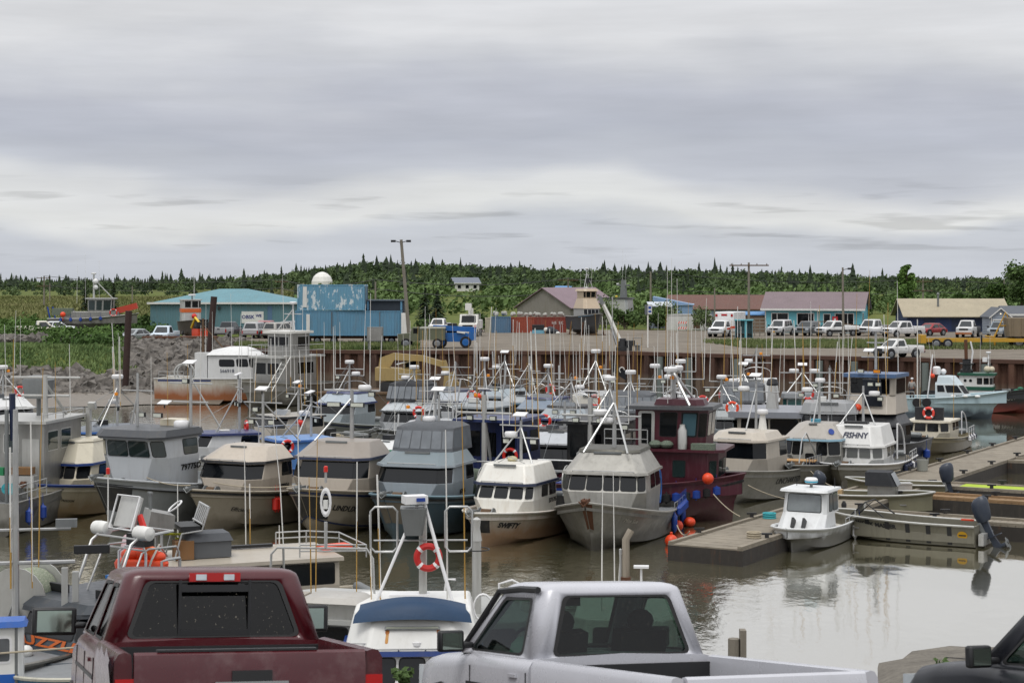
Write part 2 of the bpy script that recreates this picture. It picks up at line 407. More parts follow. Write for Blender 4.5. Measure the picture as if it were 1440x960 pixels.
sheet('harbour_bed', [(-500, -60), (500, -60), (500, 186), (-500, 186)], -2.2, flat('mud', '#4a4234', .8))

# near bank: the sloping lot the trucks stand on, then the drop to the water
def nearz(x, y):
    lot = 6.25 - .15 * (y - 13)
    if y < 21: return lot
    e = 27 + 23 * sstep(5, 10.5, x) + 1.2 * math.sin(x * .6)
    z0 = 6.25 - .15 * 8; t = (y - 21) / (e - 21)
    return z0 + (-.06 - z0) * t ** .62 if t < 1 else -.06 - .12 * (y - e)
mb = MB(); xs = np.linspace(-40, 60, 81); ys = list(np.linspace(-6, 21, 10)) + list(np.linspace(22, 58, 37)); vs = []
for y in ys:
    for x in xs: vs.append((x, y, nearz(x, y) + (noise.noise((x * .5, y * .5, 1)) * .12 if y > 21.5 else 0)))
n = len(xs); fs = [(j*n+i, j*n+i+1, (j+1)*n+i+1, (j+1)*n+i) for j in range(len(ys)-1) for i in range(n-1)]
mb.add(vs, fs); tag(mb.build('near_bank', gravel_mat('bank_gravel', '#66625b', '#827d74', .6), ang=80), kind='structure')
# mud flat at the foot of the riprap
mb = MB(); P = []
for i in range(25):
    x = -75 + i * 2.1; P.append((x, 146.5 + 3.2 * noise.noise((x * .16, 5, 0)) + (3 if x > -32 else 0)))
vs = [(x, y, .05) for x, y in P] + [(x, y + 3.5, .35) for x, y in P] + [(x, y + 10, .7) for x, y in P]
n = len(P); mb.add(vs, [(j*n+i, j*n+i+1, (j+1)*n+i+1, (j+1)*n+i) for j in range(2) for i in range(n-1)])
tag(mb.build('mud_flat', paint('wet_mud', '#6f675c', .5, .5, '#484136', streak=False, dscale=.5), ang=80), kind='structure')

# riprap
def rocks(n, fn, seed):
    r = random.Random(seed); mb = MB()
    base = [(-1,-1,-1),(1,-1,-1),(1,1,-1),(-1,1,-1),(-1,-1,1),(1,-1,1),(1,1,1),(-1,1,1)]
    bf = [(0,3,2,1),(4,5,6,7),(0,1,5,4),(1,2,6,5),(2,3,7,6),(3,0,4,7)]
    for _ in range(n):
        x, y, z, s = fn(r)
        m = Matrix.Translation((x, y, z)) @ Matrix.Rotation(r.uniform(0, 6.3), 4, 'Z') @ Matrix.Rotation(r.uniform(-.9, .9), 4, 'X') @ Matrix.Rotation(r.uniform(-.6, .6), 4, 'Y')
        mb.add([m @ Vector((a * s * r.uniform(.35, .75), b * s * r.uniform(.35, .7), c * s * r.uniform(.25, .55))) for a, b, c in base], bf)
    return mb
def rk(r):
    while True:
        x, y = r.uniform(-62, -24.6), r.uniform(152.5, 186)
        if x > -25 and y > 167: continue
        if x < -33.5 - (y - 160) * .22 + r.uniform(-1.5, 1.5) and y > 163 + r.uniform(-2, 2): continue
        return x, y, landz(x, y) + r.uniform(-.1, .22), r.choice((.35, .5, .6, .75, .95))
tag(rocks(4200, rk, 3).build('riprap', paint('riprap_rock', '#6e6963', .9, .8, '#2b2928', dscale=1.3, streak=False, var=.6, bump=.6, bscale=6), smooth=False), kind='stuff')
tag(rocks(500, lambda r: (r.uniform(-68, -44), r.uniform(181, 186), 3.6 + r.uniform(0, .9), r.uniform(.4, .9)), 5).build('rock_pile', MATS['riprap_rock'], smooth=False), kind='stuff')

# sheet pile wall
def pile_wall():
    root = thing('sheet_pile_wall', 'rusty brown corrugated steel quay wall holding up the gravel yard', 'quay wall')
    face = MB(); cap = MB(); capo = MB(); pts = []
    for (a, b), (c, d) in zip(WALL, WALL[1:]):
        L_ = math.hypot(c - a, d - b); n = max(1, round(L_ / 1.3)); tx, ty = (c - a) / L_, (d - b) / L_
        for i in range(n):
            for f, o in ((0, 0), (.18, -.42), (.5, -.42), (.68, 0)):
                u = (i + f) / n; pts.append((a + (c-a)*u - ty * -o * -1, b + (d-b)*u + o))
        tgt = capo if -18.5 <= a < 11 else cap
        h = Vector((a, b, 3.86)); k = Vector((c, d, 3.86)); nn = Vector((ty, -tx, 0))
        ring = [nn * .5 + Vector((0, 0, -.22)), nn * .5 + Vector((0, 0, .1)), nn * -.35 + Vector((0, 0, .1)), nn * -.35 + Vector((0, 0, -.22))]
        tgt.loft([[h + p for p in ring], [k + p for p in ring]])
    face.add([(x, y, -2) for x, y in pts] + [(x, y, 3.72) for x, y in pts], [(i, i+1, len(pts)+i+1, len(pts)+i) for i in range(len(pts)-1)])
    m, nt, b = _tree('rusty_piling'); L = nt.links
    n1 = _noise(nt, .5, 5, stretch=(1, 1, .25), rough=.6); n2 = _noise(nt, 2.5, 6, stretch=(1, 1, .15), rough=.7)
    g = _mix(nt, _ramp(nt, n1, .35, .68), lin('#38251e'), lin('#5b3d2e')); g = _mix(nt, _mul(nt, _ramp(nt, n2, .5, .75), .6), g, lin('#7a6252'))
    tc = nt.nodes.new('ShaderNodeTexCoord'); sp = nt.nodes.new('ShaderNodeSeparateXYZ'); L.new(tc.outputs['Object'], sp.inputs[0])
    band = _ramp(nt, _mul(nt, sp.outputs[2], .3), .45, .62, (1, 1, 1, 1), (0, 0, 0, 1))
    g = _mix(nt, _mul(nt, band, .55), g, lin('#6e6355'))
    L.new(g, b.inputs['Base Color']); b.inputs['Roughness'].default_value = .85
    face.build('piling_face', m, root, smooth=False)
    cap.build('cap_beam', paint('cap_steel', '#4c3327', .8, .5, '#2c211b'), root, smooth=False)
    capo.build('cap_beam', paint('cap_orange', '#b5752f', .8, .3, '#6b4526'), root, smooth=False)
    fp = MB()
    return root
pile_wall()
fender_pile_lbl = []
for i, px in enumerate((926, 966, 1034, 1149, 1198, 1298, 1383)):
    x = (px - 720) / F * 150; x = (px - 720) / F * wally(x); y = wally(x) - .85
    mb = MB(); mb.tube([(0, 0, -2), (0, 0, 3.55)], .3, 12)
    p = mb.build('fender_pile', paint('pile_steel', '#6b736f', .7, .4, '#3e423f', metal=.2)); p.location = (x, y, 0)
    names = ('leftmost of the grey round fender piles along the rusty quay wall', 'second grey fender pile from the left on the quay wall', 'grey fender pile on the quay wall below the ambulance and shelter',
             'grey fender pile on the quay wall left of the grey pilothouse boats', 'grey fender pile on the quay wall just left of the black boat', 'grey fender pile on the wall below the white compact pickup', 'rightmost grey fender pile, by the pale blue boat')
    tag(p, names[i], 'pile', 'steel fender piles on the quay wall')

# leaning dark piles by the riprap
for (x0, y0, x1, y1, d, lb) in ((176, 535, 181, 437, 158, 'shorter dark leaning steel pile standing in the riprap'), (289, 545, 301, 417, 163, 'taller dark leaning steel pile at the end of the riprap')):
    a = Vector(((x0-720)/F*d, d, zat(y0, d) - 1)); b = Vector(((x1-720)/F*d, d, zat(y1, d)))
    mb = MB(); mb.tube([a - a, b - a], .3, 12); p = mb.build('mooring_pile', paint('dark_pile', '#33211c', .8, .4, '#1b1412')); p.location = a
    tag(p, lb, 'pile', 'dark steel piles at the riprap')

# floating docks
M_deckwood = paint('dock_planks', '#877f71', .85, .6, '#574b3d', dscale=.8, streak=False, var=.2, bump=.3, bscale=8)
M_dockside = paint('dock_side', '#2f2b27', .8, .5, '#4b443a', rust=.25)
def dock(name, label, poly, z=.62, th=.75, rails=True, group=None, deckmat=None):
    """poly: four plan corners; deck planks over a dark float"""
    c = sum((Vector((x, y, 0)) for x, y in poly), Vector()) / len(poly)
    q = [Vector((x, y, 0)) - c for x, y in poly]
    root = thing(name, label, 'dock', c, 0, group)
    mb = MB(); mb.loft([[p + Vector((0, 0, z - th)) for p in q], [p + Vector((0, 0, z - .05)) for p in q]]); mb.build('float', M_dockside, root, smooth=False)
    # planks laid across the short side
    a, b, d, e = q; long1 = (b - a).length > (d - b).length
    if not long1: a, b, d, e = b, d, e, a
    n = max(3, int((b - a).length / .3)); mb = MB(); up = Vector((0, 0, 1))
    for i in range(n):
        u0, u1 = i / n + .03 / n, (i + 1) / n - .03 / n
        p = [a + (b-a)*u0, a + (b-a)*u1, e + (d-e)*u1, e + (d-e)*u0]; h = rng.uniform(0, .008)
        mb.loft([[x + up * (z - .05) for x in p], [x + up * (z + h) for x in p]])
    mb.build('planking', deckmat or M_deckwood, root, smooth=False)
    mb = MB()
    for s0, s1 in ((a, b), (e, d)):
        dv = (s1 - s0).normalized(); inn = ((e - a) if s0 is a else (a - e)).normalized()
        r_ = [s0 + inn * .02, s1 + inn * .02, s1 + inn * .2, s0 + inn * .2]
        mb.loft([[x + up * (z + .012) for x in r_], [x + up * (z + .10) for x in r_]])
    mb.build('bull_rail', M_deckwood if deckmat is None else deckmat, root, smooth=False)
    mb2 = []
    nn = int((b - a).length / 5)
    for i in range(nn):
        for s0, s1 in ((a, b), (e, d)):
            u = (i + .5) / nn; p = s0 + (s1 - s0) * u; inn = ((e - a) if s0 is a else (a - e)).normalized(); p = p + inn * .11
            cl = MB(); cl.bx(p.x - .07, p.x + .07, p.y - .07, p.y + .07, z + .1, z + .22); cl.bx(p.x - .2, p.x + .2, p.y - .06, p.y + .06, z + .22, z + .29)
            cl.build('cleat', M_black, root)
    return root
DZ = .62
D0 = at(939, 764, DZ); D0.z = 0
dirv = (at(1390, 630, DZ) - at(939, 764, DZ)); dirv.z = 0; dirv.normalize(); nrmv = Vector((dirv.y, -dirv.x, 0)); WID = 3.0
def dpt(s, t): v = D0 + dirv * s + nrmv * t; return (v.x, v.y)
def rect(s0, s1, t0, t1): return [dpt(s0, t0), dpt(s1, t0), dpt(s1, t1), dpt(s0, t1)]
dock('main_dock', 'long grey plank floating dock running away to the upper right', rect(0, 52, 0, WID))
FG = 'finger docks off the long main dock'
M_brownplank = paint('brown_planks', '#8a6f50', .85, .4, '#594733', streak=False, var=.2)
dock('finger_dock', 'nearest finger dock, behind the dark striped landing skiff', rect(11.3, 13.0, WID + .02, 17.5), group=FG)
dock('finger_dock', 'brown planked finger dock in front of the lime green matting', rect(18.6, 20.3, WID + .02, 18), group=FG, deckmat=M_brownplank)
fd = dock('finger_dock', 'finger dock with lime green matting laid on its deck', rect(22.8, 24.9, WID + .02, 20), group=FG)
dock('finger_dock', 'farthest finger dock, beyond the lime green matting', rect(36.5, 38.4, WID + .02, 20), group=FG)
mb = MB()
for (a, b, t0, t1) in ((23.3, 24.5, 4.2, 9.6), (23.3, 24.3, 12.2, 19)):
    q = rect(a, b, t0, t1); mb.loft([[(x, y, DZ + .02) for x, y in q], [(x, y, DZ + .06) for x, y in q]])
tag(mb.build('deck_matting', flat('lime_mat', '#9fb52c', .8, bump=.5), smooth=False), 'lime green matting laid in strips on the finger dock', 'matting')
mb = MB(); v = [dpt(11.2, 15.5), dpt(11.2, 22), dpt(14.2, 22), dpt(14.2, 15.5)]
dock('float_platform', 'short square float at the right edge behind the big outboard', [dpt(9.0, 14.6), dpt(11.2, 14.6), dpt(11.2, 21), dpt(9.0, 21)], group=FG)
# ---------------------------------------------------------------- far forest, bushes, trees
def tree_mesh_conifer(mb, x, y, z, h, r, rg, tiers=6):
    n = 6
    for k in range(tiers):
        f = k / tiers; zz = z + h * (.1 + .9 * f); rr = r * (1 - f) * rg.uniform(.75, 1.2) + .15; hh = h * (1.9 / tiers) * (1 - .35 * f)
        a0 = rg.uniform(0, 6); ring = []
        for j in range(n):
            a = a0 + 2 * math.pi * j / n; q = rr * rg.uniform(.6, 1.25); ring.append((x + q * math.cos(a), y + q * math.sin(a), zz - rg.uniform(0, .25) * hh))
        mb.add(ring + [(x, y, min(z + h, zz + hh))], [(j, (j+1) % n, n) for j in range(n)])
def clump(mb, c, r, n, rg, leaf=.5, sq=.8):
    """n leaf clumps (small tilted quads) spread through an uneven ellipsoid"""
    for _ in range(n):
        while True:
            p = Vector((rg.uniform(-1, 1), rg.uniform(-1, 1), rg.uniform(-1, 1)))
            if .25 < p.length < 1: break
        p = p * (r * (.72 + .5 * noise.noise(p * 1.7 + Vector(c) * .37))); p.z *= sq
        s = leaf * rg.uniform(.5, 1.3); u = Vector((rg.gauss(0, 1), rg.gauss(0, 1), rg.gauss(0, 1))).normalized(); w = u.orthogonal().normalized() * s; u = u.cross(w).normalized() * s * .7
        q = Vector(c) + p
        mb.add([q - w - u * .3, q + u * -.9, q + w, q + u], [(0, 1, 2, 3)])
def leaf_mat(name, a, b_, sc_=.5):
    if name in MATS: return MATS[name]
    m, nt, b = _tree(name); L = nt.links
    n1 = _noise(nt, sc_, 4, rough=.6); n2 = _noise(nt, sc_ * 7, 3)
    g = _mix(nt, _ramp(nt, n1, .36, .64), lin(a), lin(b_)); g = _mix(nt, _mul(nt, _ramp(nt, n2, .4, .7), .4), g, lin('#24301a'))
    L.new(g, b.inputs['Base Color']); b.inputs['Roughness'].default_value = .8; b.inputs['Specular IOR Level'].default_value = .2
    MATS[name] = m; return m
M_spruce = leaf_mat('spruce_far', '#273026', '#36422f', .02)
M_spruce2 = leaf_mat('spruce_near', '#1f2a1e', '#31402a', .3)
M_decid = leaf_mat('deciduous_far', '#36462e', '#62744a', .035)
M_bush = leaf_mat('bush_green', '#42562f', '#5c7242', .25)
M_bark = paint('bark', '#5b5044', .9, .4)

def blocked(s, y): return (634 < s < 682 and 425 < y < 533) or (434 < s < 474 and 455 < y < 572) or (770 < s < 808 and 400 < y < 525)
def scatter():
    rg = random.Random(11)
    sp = MB()
    for _ in range(5600):          # spruce, most of them on the skyline
        y = rg.uniform(620, 2300) if rg.random() < .8 else rg.uniform(430, 800)
        s = rg.uniform(-60, 1500); x = (s - 720) / F * y
        if s < 330 and y < 1250: 
            if y < 1100 or rg.random() < .6: continue
        if y < 1000 and rg.random() < .85: continue
        if blocked(s, y): continue
        nn = noise.noise((x * .018, y * .01, 2)); nm = noise.noise((x * .06, y * .03, 9))
        if nn + nm * .5 < -.12 and rg.random() < .75: continue
        h = rg.uniform(4, 9) * (1.0 + .3 * (y > 1300)) * (.85 + .7 * max(0, nn)) * (1.35 if rg.random() < .1 else 1)
        h *= 1 - .45 * sstep(1080, 1330, s)
        tree_mesh_conifer(sp, x, y, landz(x, y) - .3, h, h * rg.choice((.14, .18, .22, .28, .36)), rg, rg.choice((4, 5, 6)))
    tag(sp.build('spruce_forest', M_spruce, smooth=False), kind='stuff')
    de = MB(); sh_ = MB()
    for _ in range(3000):          # broadleaf thickets on the near slopes
        y = rg.choice((rg.uniform(330, 600), rg.uniform(500, 1000), rg.uniform(800, 1500)))
        s = rg.uniform(330, 1500) if y < 1150 else rg.uniform(-60, 1500)
        if s < 430 and y < 600: continue
        if s < 760 and y < 420 and rg.random() < .55: continue
        x = (s - 720) / F * y; r = rg.uniform(1.6, 4.2) * (.8 + y / 2500) * (1.25 if y > 900 else 1) * (1 - .3 * sstep(1080, 1330, s))
        if blocked(s, y): continue
        z = landz(x, y)
        clump(sh_ if y < 500 else de, (x, y, z + r * .55), r, 95, rg, r * .17, .8)
    for _ in range(260):           # scrub on the marsh
        y = rg.uniform(700, 1250); s = rg.uniform(-60, 380); x = (s - 720) / F * y
        if noise.noise((x * .012, y * .012, 7)) < .12: continue
        r = rg.uniform(1.5, 3.6); clump(de, (x, y, landz(x, y) + r * .5), r, 70, rg, r * .2, .7)
    tag(de.build('broadleaf_thicket', M_decid, smooth=False), kind='stuff')
    tag(sh_.build('hillside_scrub', leaf_mat('scrub_light', '#4b6136', '#748a55', .05), smooth=False), kind='stuff')
scatter()

def bush(name, label, c, r, n, mat, leaf=.28, sq=.9, group=None, lobes=5, seed=1, stems=True, cat='bush'):
    rg = random.Random(seed); root = thing(name, label, cat, c, 0, group); mb = MB()
    for i in range(lobes):
        a = rg.uniform(0, 6.3); d = r * .62 * math.sqrt(rg.random()); k = r * rg.uniform(.42, .68)
        clump(mb, (d * math.cos(a) * 1.25, d * math.sin(a), k * sq * .8 + rg.uniform(0, r * .55)), k, n // lobes, rg, leaf, sq)
    mb.build('foliage', mat, root, smooth=False)
    if stems:
        mb = MB()
        for i in range(5): mb.tube([(rg.uniform(-.2, .2), rg.uniform(-.2, .2), -.1), (rg.uniform(-.5, .5) * r, rg.uniform(-.5, .5) * r, r * .8)], [.06, .02], 5)
        mb.build('stem', M_bark, root)
    return root
def tree(name, label, c, h, r, n, mat, leaf=.35, kind='broad', seed=2, group=None):
    rg = random.Random(seed); root = thing(name, label, 'tree', c, 0, group); mb = MB(); tr = MB()
    if kind == 'spruce':
        tr.tube([(0, 0, -.2), (0, 0, h * .98)], [h * .022, .02], 7)
        for k in range(26):
            f = k / 26; z = h * (.06 + .92 * f); q = r * (1 - f) ** .85
            for j in range(int(11 - 6 * f)):
                a = rg.uniform(0, 6.3); q2 = q * rg.uniform(.55, 1.15)
                for t in (.3, .6, .9):
                    s = leaf * rg.uniform(.6, 1.3) * (1.15 - f * .5); p = Vector((math.cos(a) * q2 * t, math.sin(a) * q2 * t, z - q2 * t * .35))
                    u = Vector((math.cos(a), math.sin(a), -.45)) * s * 1.3; w = Vector((-math.sin(a), math.cos(a), rg.uniform(-.3, .3))) * s * .6
                    mb.add([p - u, p - w, p + u, p + w], [(0, 1, 2, 3)])
    else:
        tr.tube([(0, 0, -.2), (.1, 0, h * .4), (0, .1, h * .9)], [h * .03, h * .02, .03], 7)
        nC = 30 if kind == 'poplar' else 18
        for i in range(nC):
            f = .1 + .86 * i / nC if kind == 'poplar' else rg.uniform(.35, .92)
            a = rg.uniform(0, 6.3); d = r * (1.05 - f * .75) * rg.uniform(.3, .8); z = h * f
            tr.tube([(0, 0, z * .75), (math.cos(a) * d, math.sin(a) * d, z)], [h * .01, .02], 5)
            k = r * (.62 - .42 * f if kind == 'poplar' else .48) * rg.uniform(.8, 1.2); clump(mb, (math.cos(a) * d, math.sin(a) * d, z), k, n // nC, rg, leaf, .85)
    tr.build('trunk', M_bark, root); mb.build('crown', mat, root, smooth=False)
    return root
def gl(px, d): x = (px - 720) / F * d; return Vector((x, d, landz(x, d)))
M_tree = leaf_mat('tree_green', '#354a24', '#4d6630', .5)
M_sage = leaf_mat('willow_sage', '#5a6a45', '#76845a', .5)
tree('spruce_tree', 'dark spruce standing right of the blue containers, taller of the pair', gl(598, 300), 5.6, 1.9, 0, M_spruce2, .34, 'spruce', 3)
tree('spruce_tree', 'dark spruce right of the blue containers, shorter of the pair', gl(615, 306), 4.9, 1.9, 0, M_spruce2, .34, 'spruce', 4)
tree('spruce_tree', 'slim dark spruce behind the beached boat by the teal warehouse', gl(160, 330), 6.2, 1.2, 0, M_spruce2, .3, 'spruce', 5)
tree('spruce_tree', 'small dark spruce behind the masts of the beached boat', gl(120, 340), 7.5, 1.5, 0, M_spruce2, .3, 'spruce', 15)
tree('poplar_tree', 'tall bright green tree between the aqua house and the cream roof', gl(1275, 246), 9.0, 2.5, 5200, leaf_mat('poplar_leaf', '#4d6834', '#6f8c48', .5), .26, 'poplar', 6)
tree('leafy_tree', 'tallest green tree at the right edge behind the grey shed', gl(1436, 300), 9.6, 4.4, 4600, M_bush, .28, 'broad', 7)
tree('leafy_tree', 'rounded tree behind the shed with the cream roofed store', gl(1402, 300), 5.8, 3.2, 2000, M_tree, .3, 'broad', 8)
tree('leafy_tree', 'bright green tree rising over the cream roof', gl(1374, 320), 5.0, 2.4, 1500, M_bush, .3, 'broad', 9)
tree('leafy_tree', 'dark green low tree over the left of the cream roof', gl(1348, 325), 3.9, 2.6, 1400, M_tree, .3, 'broad', 10)
tree('leafy_tree', 'small tree just behind the right gable of the aqua house', gl(1216, 285), 6.0, 2.2, 1300, M_bush, .28, 'broad', 19)
bush('green_bush', 'large dark green bush right of the hauled out boat', gl(880, 238), 2.3, 3000, M_bush, .2, 1.0, None, 8, 21)
bush('green_bush', 'rounded green bush between the yard sign and the blue shed', gl(915, 236), 2.6, 2600, M_bush, .2, .9, None, 8, 22)
bush('willow_bush', 'pale sage willow bush above the big green bushes', gl(935, 243), 2.5, 900, M_sage, .2, 1.2, None, 6, 23)
bush('willow_bush', 'sparse grey green willow in front of the white tank wall', gl(994, 232), 2.3, 1000, M_sage, .17, 1.1, None, 6, 24)
bush('willow_bush', 'tall pale willow in front of the purple barn roof', gl(852, 245), 3.0, 1100, M_sage, .2, 1.3, None, 6, 25)
bush('green_bush', 'low green bush at the left end of the red containers', gl(676, 226), 1.7, 1300, M_bush, .2, .9, None, 5, 26)
bush('green_bush', 'green bush behind the small green army truck', gl(603, 236), 1.5, 1200, M_bush, .2, .8, None, 5, 27)
bush('green_bush', 'round bush in front of the teal warehouse door post', gl(392, 236), 1.2, 700, M_bush, .18, .8, None, 5, 28)
bush('green_bush', 'bush at the left wall of the teal warehouse', gl(208, 225), 2.2, 1600, M_bush, .2, .8, None, 6, 29)
def thicket():
    rg = random.Random(31); mb = MB()
    for _ in range(420):
        s = rg.uniform(-40, 232); y = rg.uniform(176, 262); x = (s - 720) / F * y
        if s > 165 and y < 206 or y < 190 and (s < 70 or s > 165): continue
        r = rg.uniform(.8, 1.9); clump(mb, (x, y, landz(x, y) + r * .35), r, 90, rg, .22, .75)
    return mb
tag(thicket().build('shore_thicket', leaf_mat('thicket', '#415a2e', '#5a753a', .12), smooth=False), kind='stuff')
def grass(n, fn, seed, lo, hi, w):
    rg = random.Random(seed); mb = MB()
    for _ in range(n):
        p = fn(rg)
        if p is None: continue
        x, y, z = p
        for k in range(3):
            h = rg.uniform(lo, hi); a = rg.uniform(0, 6.3); dx, dy = math.cos(a) * h * .45, math.sin(a) * h * .45; q = rg.uniform(0, 6.3)
            wx, wy = math.cos(q) * w, math.sin(q) * w
            mb.add([(x - wx, y - wy, z - .03), (x + wx, y + wy, z - .03), (x + dx, y + dy, z + h)], [(0, 1, 2)])
    return mb
M_grass = leaf_mat('grass_blades', '#54673a', '#7a8054', .25)
def g1(r):
    x, y = r.uniform(-62, -30), r.uniform(162, 192)
    if x > -33.5 - (y - 160) * .22 + r.uniform(-2, 2): return None
    if y < 163.5 + r.uniform(-1.5, 1.5): return None
    return x, y, landz(x, y)
tag(grass(17000, g1, 41, .12, .42, .1).build('bank_grass', leaf_mat('bank_grass_blades', '#587043', '#7d8f5a', .2), smooth=False), kind='stuff')
def g2(r):
    s = r.uniform(990, 1480); y = r.uniform(168, 192); x = (s - 720) / F * y
    lo = 171 + 14 * sstep(1060, 985, s) if s < 1100 else (168 if s > 1250 else 171)
    if y < lo + noise.noise((x * .4, 0, 0)) * 1.5 or (s < 1020 and r.random() < .5): return None
    return x, y, 3.93
tag(grass(14000, g2, 42, .12, .45, .06).build('yard_grass', M_grass, smooth=False), kind='stuff')
def g3(r):
    s = r.uniform(330, 590); y = r.uniform(168, 184); x = (s - 720) / F * y
    if y < wally(x) + .6: return None
    return x, y, max(landz(x, y), 3.9)
tag(grass(5000, g3, 43, .12, .5, .06).build('quay_grass', M_grass, smooth=False), kind='stuff')
def g4(r):
    s = r.uniform(-30, 420); y = r.uniform(262, 700); x = (s - 720) / F * y
    return x, y, landz(x, y)
tag(grass(9000, g4, 44, .5, 1.1, .5).build('marsh_grass', leaf_mat('marsh_blades', '#6d7444', '#85835a', .03), smooth=False), kind='stuff')
# ---------------------------------------------------------------- vehicles
M_tyre = flat('tyre', '#17171a', .85, bump=.3)
M_rim = flat('rim', '#8d9093', .35, .7)
M_chrome = flat('chrome', '#b9bcbe', .18, .9, var=.05)
M_trim = flat('black_trim', '#1c1d1f', .5)
M_head = flat('headlight', '#c4cbd0', .12, .2, var=.2, vscale=12)
M_tail = flat('taillight_red', '#a3100f', .2)
M_seat = flat('seat_cloth', '#26272a', .9)
M_in = flat('cab_interior', '#303134', .85)
M_plate = flat('plate_gold', '#c9952c', .5)
M_carglass = see_glass('car_glass', '#84968e', .18)
M_carglassd = see_glass('car_glass_dark', '#343c3a', .55)
M_miniglass = flat('car_glass_far', '#1d2426', .08, 0, .8)

def rring(x0, x1, w, z, r, k=5):
    """rounded rectangle, corners stbd-aft, stbd-fwd, port-fwd, port-aft"""
    out = []
    for cx, cy, a0 in ((x0 + r, -w + r, 180), (x1 - r, -w + r, 270), (x1 - r, w - r, 0), (x0 + r, w - r, 90)):
        for i in range(k): a = R(a0 + 90 * i / (k - 1)); out.append(Vector((cx + r * math.cos(a), cy + r * math.sin(a), z)))
    return out
def hole_pts(q, u0, u1, v0, v1, r=.055):
    p00, p10, p11, p01 = q
    def S(u, v): return (p00*(1-u)+p10*u)*(1-v) + (p01*(1-u)+p11*u)*v
    W = (S(u1, .5) - S(u0, .5)).length; H = (S(.5, v1) - S(.5, v0)).length; r = min(r, W * .4, H * .4); out = []
    for cx, cy, a0 in ((0, 0, 180), (1, 0, 270), (1, 1, 0), (0, 1, 90)):
        for i in range(4):
            a = R(a0 + 30 * i); x = (W - r if cx else r) + r * math.cos(a); y = (H - r if cy else r) + r * math.sin(a)
            out.append(S(u0 + (u1 - u0) * x / W, v0 + (v1 - v0) * y / H))
    return out
def holed(mb, q, h):
    vs = list(q) + h; fs = []
    for c in range(4):
        for i in range(3): fs.append((c, 4 + c*4 + i + 1, 4 + c*4 + i))
        d = (c + 1) % 4; fs.append((c, d, 4 + d*4, 4 + c*4 + 3))
    mb.add(vs, fs)
def greenhouse(root, x0, x1, rx0, rx1, wb, wr, zb, zr, mat, glass, sides, zt=None, rear=(.05, .95, .1, .92), near=True, wall_name='cab', rc=.1):
    """hollow cab top: pillars and roof around open windows, each window glazed"""
    zt = zt or zr + .07; a = rring(x0, x1, wb, zb, rc); b = rring(rx0, rx1, wr, zr, rc + .04); k = 5
    mb = MB(); gl_ = []
    for c in range(4):
        for i in range(k - 1): j = c*k + i; mb.add([a[j], a[j+1], b[j+1], b[j]], [(0, 1, 2, 3)])
        d = (c + 1) % 4; q = (a[c*k+k-1], a[d*k], b[d*k], b[c*k+k-1])
        hs = {0: [(1-h[1], 1-h[0], h[2], h[3]) for h in sides][::1], 1: [(.04, .96, .06, .94)], 2: sides, 3: [rear]}[c]
        if c == 0: hs = [(1-h[1], 1-h[0], h[2], h[3]) for h in sides]; hs.sort()
        if c == 2: hs = sorted(hs)
        cuts = [0] + [(hs[i][1] + hs[i+1][0]) / 2 for i in range(len(hs) - 1)] + [1]
        def S(u, v): return (q[0]*(1-u)+q[1]*u)*(1-v) + (q[3]*(1-u)+q[2]*u)*v
        for i, h in enumerate(hs):
            c0, c1 = cuts[i], cuts[i+1]; hp = hole_pts(q, *h); holed(mb, (S(c0, 0), S(c1, 0), S(c1, 1), S(c0, 1)), hp); gl_.append((c, hp))
    rings = [b]
    for t in (25, 50, 75, 90):
        t = R(t); ins = .17 * (1 - math.cos(t)); rings.append(rring(rx0 + ins, rx1 - ins, wr - ins, zr + (zt - zr) * math.sin(t), rc + .04))
    mb.loft(rings, cap=(False, True)); sh = mb.build(wall_name, mat, root, ang=35, weld=True)
    if near:
        so = sh.modifiers.new('s', 'SOLIDIFY'); so.thickness = .035; so.offset = -1
    for c, hp in gl_:
        n = (hp[4] - hp[0]).cross(hp[12] - hp[0]).normalized(); ctr = sum(hp, Vector()) / len(hp)
        m = MB(); m.add([p - n * .012 for p in hp], [tuple(range(len(hp)))]); w = m.build(('window', 'windshield', 'window', 'rear_window')[c], glass, root, smooth=False)
        if near:
            s = MB(); o = [p + (ctr - p) * -.01 for p in hp]; i_ = [p + (ctr - p).normalized() * .035 for p in hp]; N_ = len(hp)
            s.add([p + n * .004 for p in o] + [p + n * .004 for p in i_], [(j, (j+1) % N_, N_ + (j+1) % N_, N_ + j) for j in range(N_)])
            s.build('window_seal', M_rubber, w, smooth=False)
    return sh
def section(x, w, zt, zb, r=.12, crown=.03):
    pts = []
    for i in range(5): a = R(90 * i / 4); pts.append((x, w - r + r * math.cos(a), zt - r + r * math.sin(a)))
    pts = [(x, w * .94, zb), (x, w, zb + .12), (x, w * 1.005, (zb + zt) / 2)] + pts + [(x, 0, zt + crown)]
    return [Vector(p) for p in pts] + [Vector((p[0], -p[1], p[2])) for p in pts[-2::-1]]
def wheel(root, x, y, r=.38, w=.26, side=1, rim=None):
    t = MB(); t.lathe([(r*.6, -w/2), (r*.93, -w/2), (r, -w/2+.04), (r, w/2-.04), (r*.93, w/2), (r*.6, w/2)], 18, (x, y, r), 'Y'); tt = t.build('wheel', M_tyre, root)
    t = MB(); t.lathe([(r*.62, -.02), (r*.62, .02), (r*.5, .035), (r*.15, .02), (r*.12, .05)] if side > 0 else [(r*.12, -.05), (r*.15, -.02), (r*.5, -.035), (r*.62, -.02), (r*.62, .02)], 14, (x, y + side*w/2*.92, r), 'Y'); t.build('rim', rim or M_rim, tt)

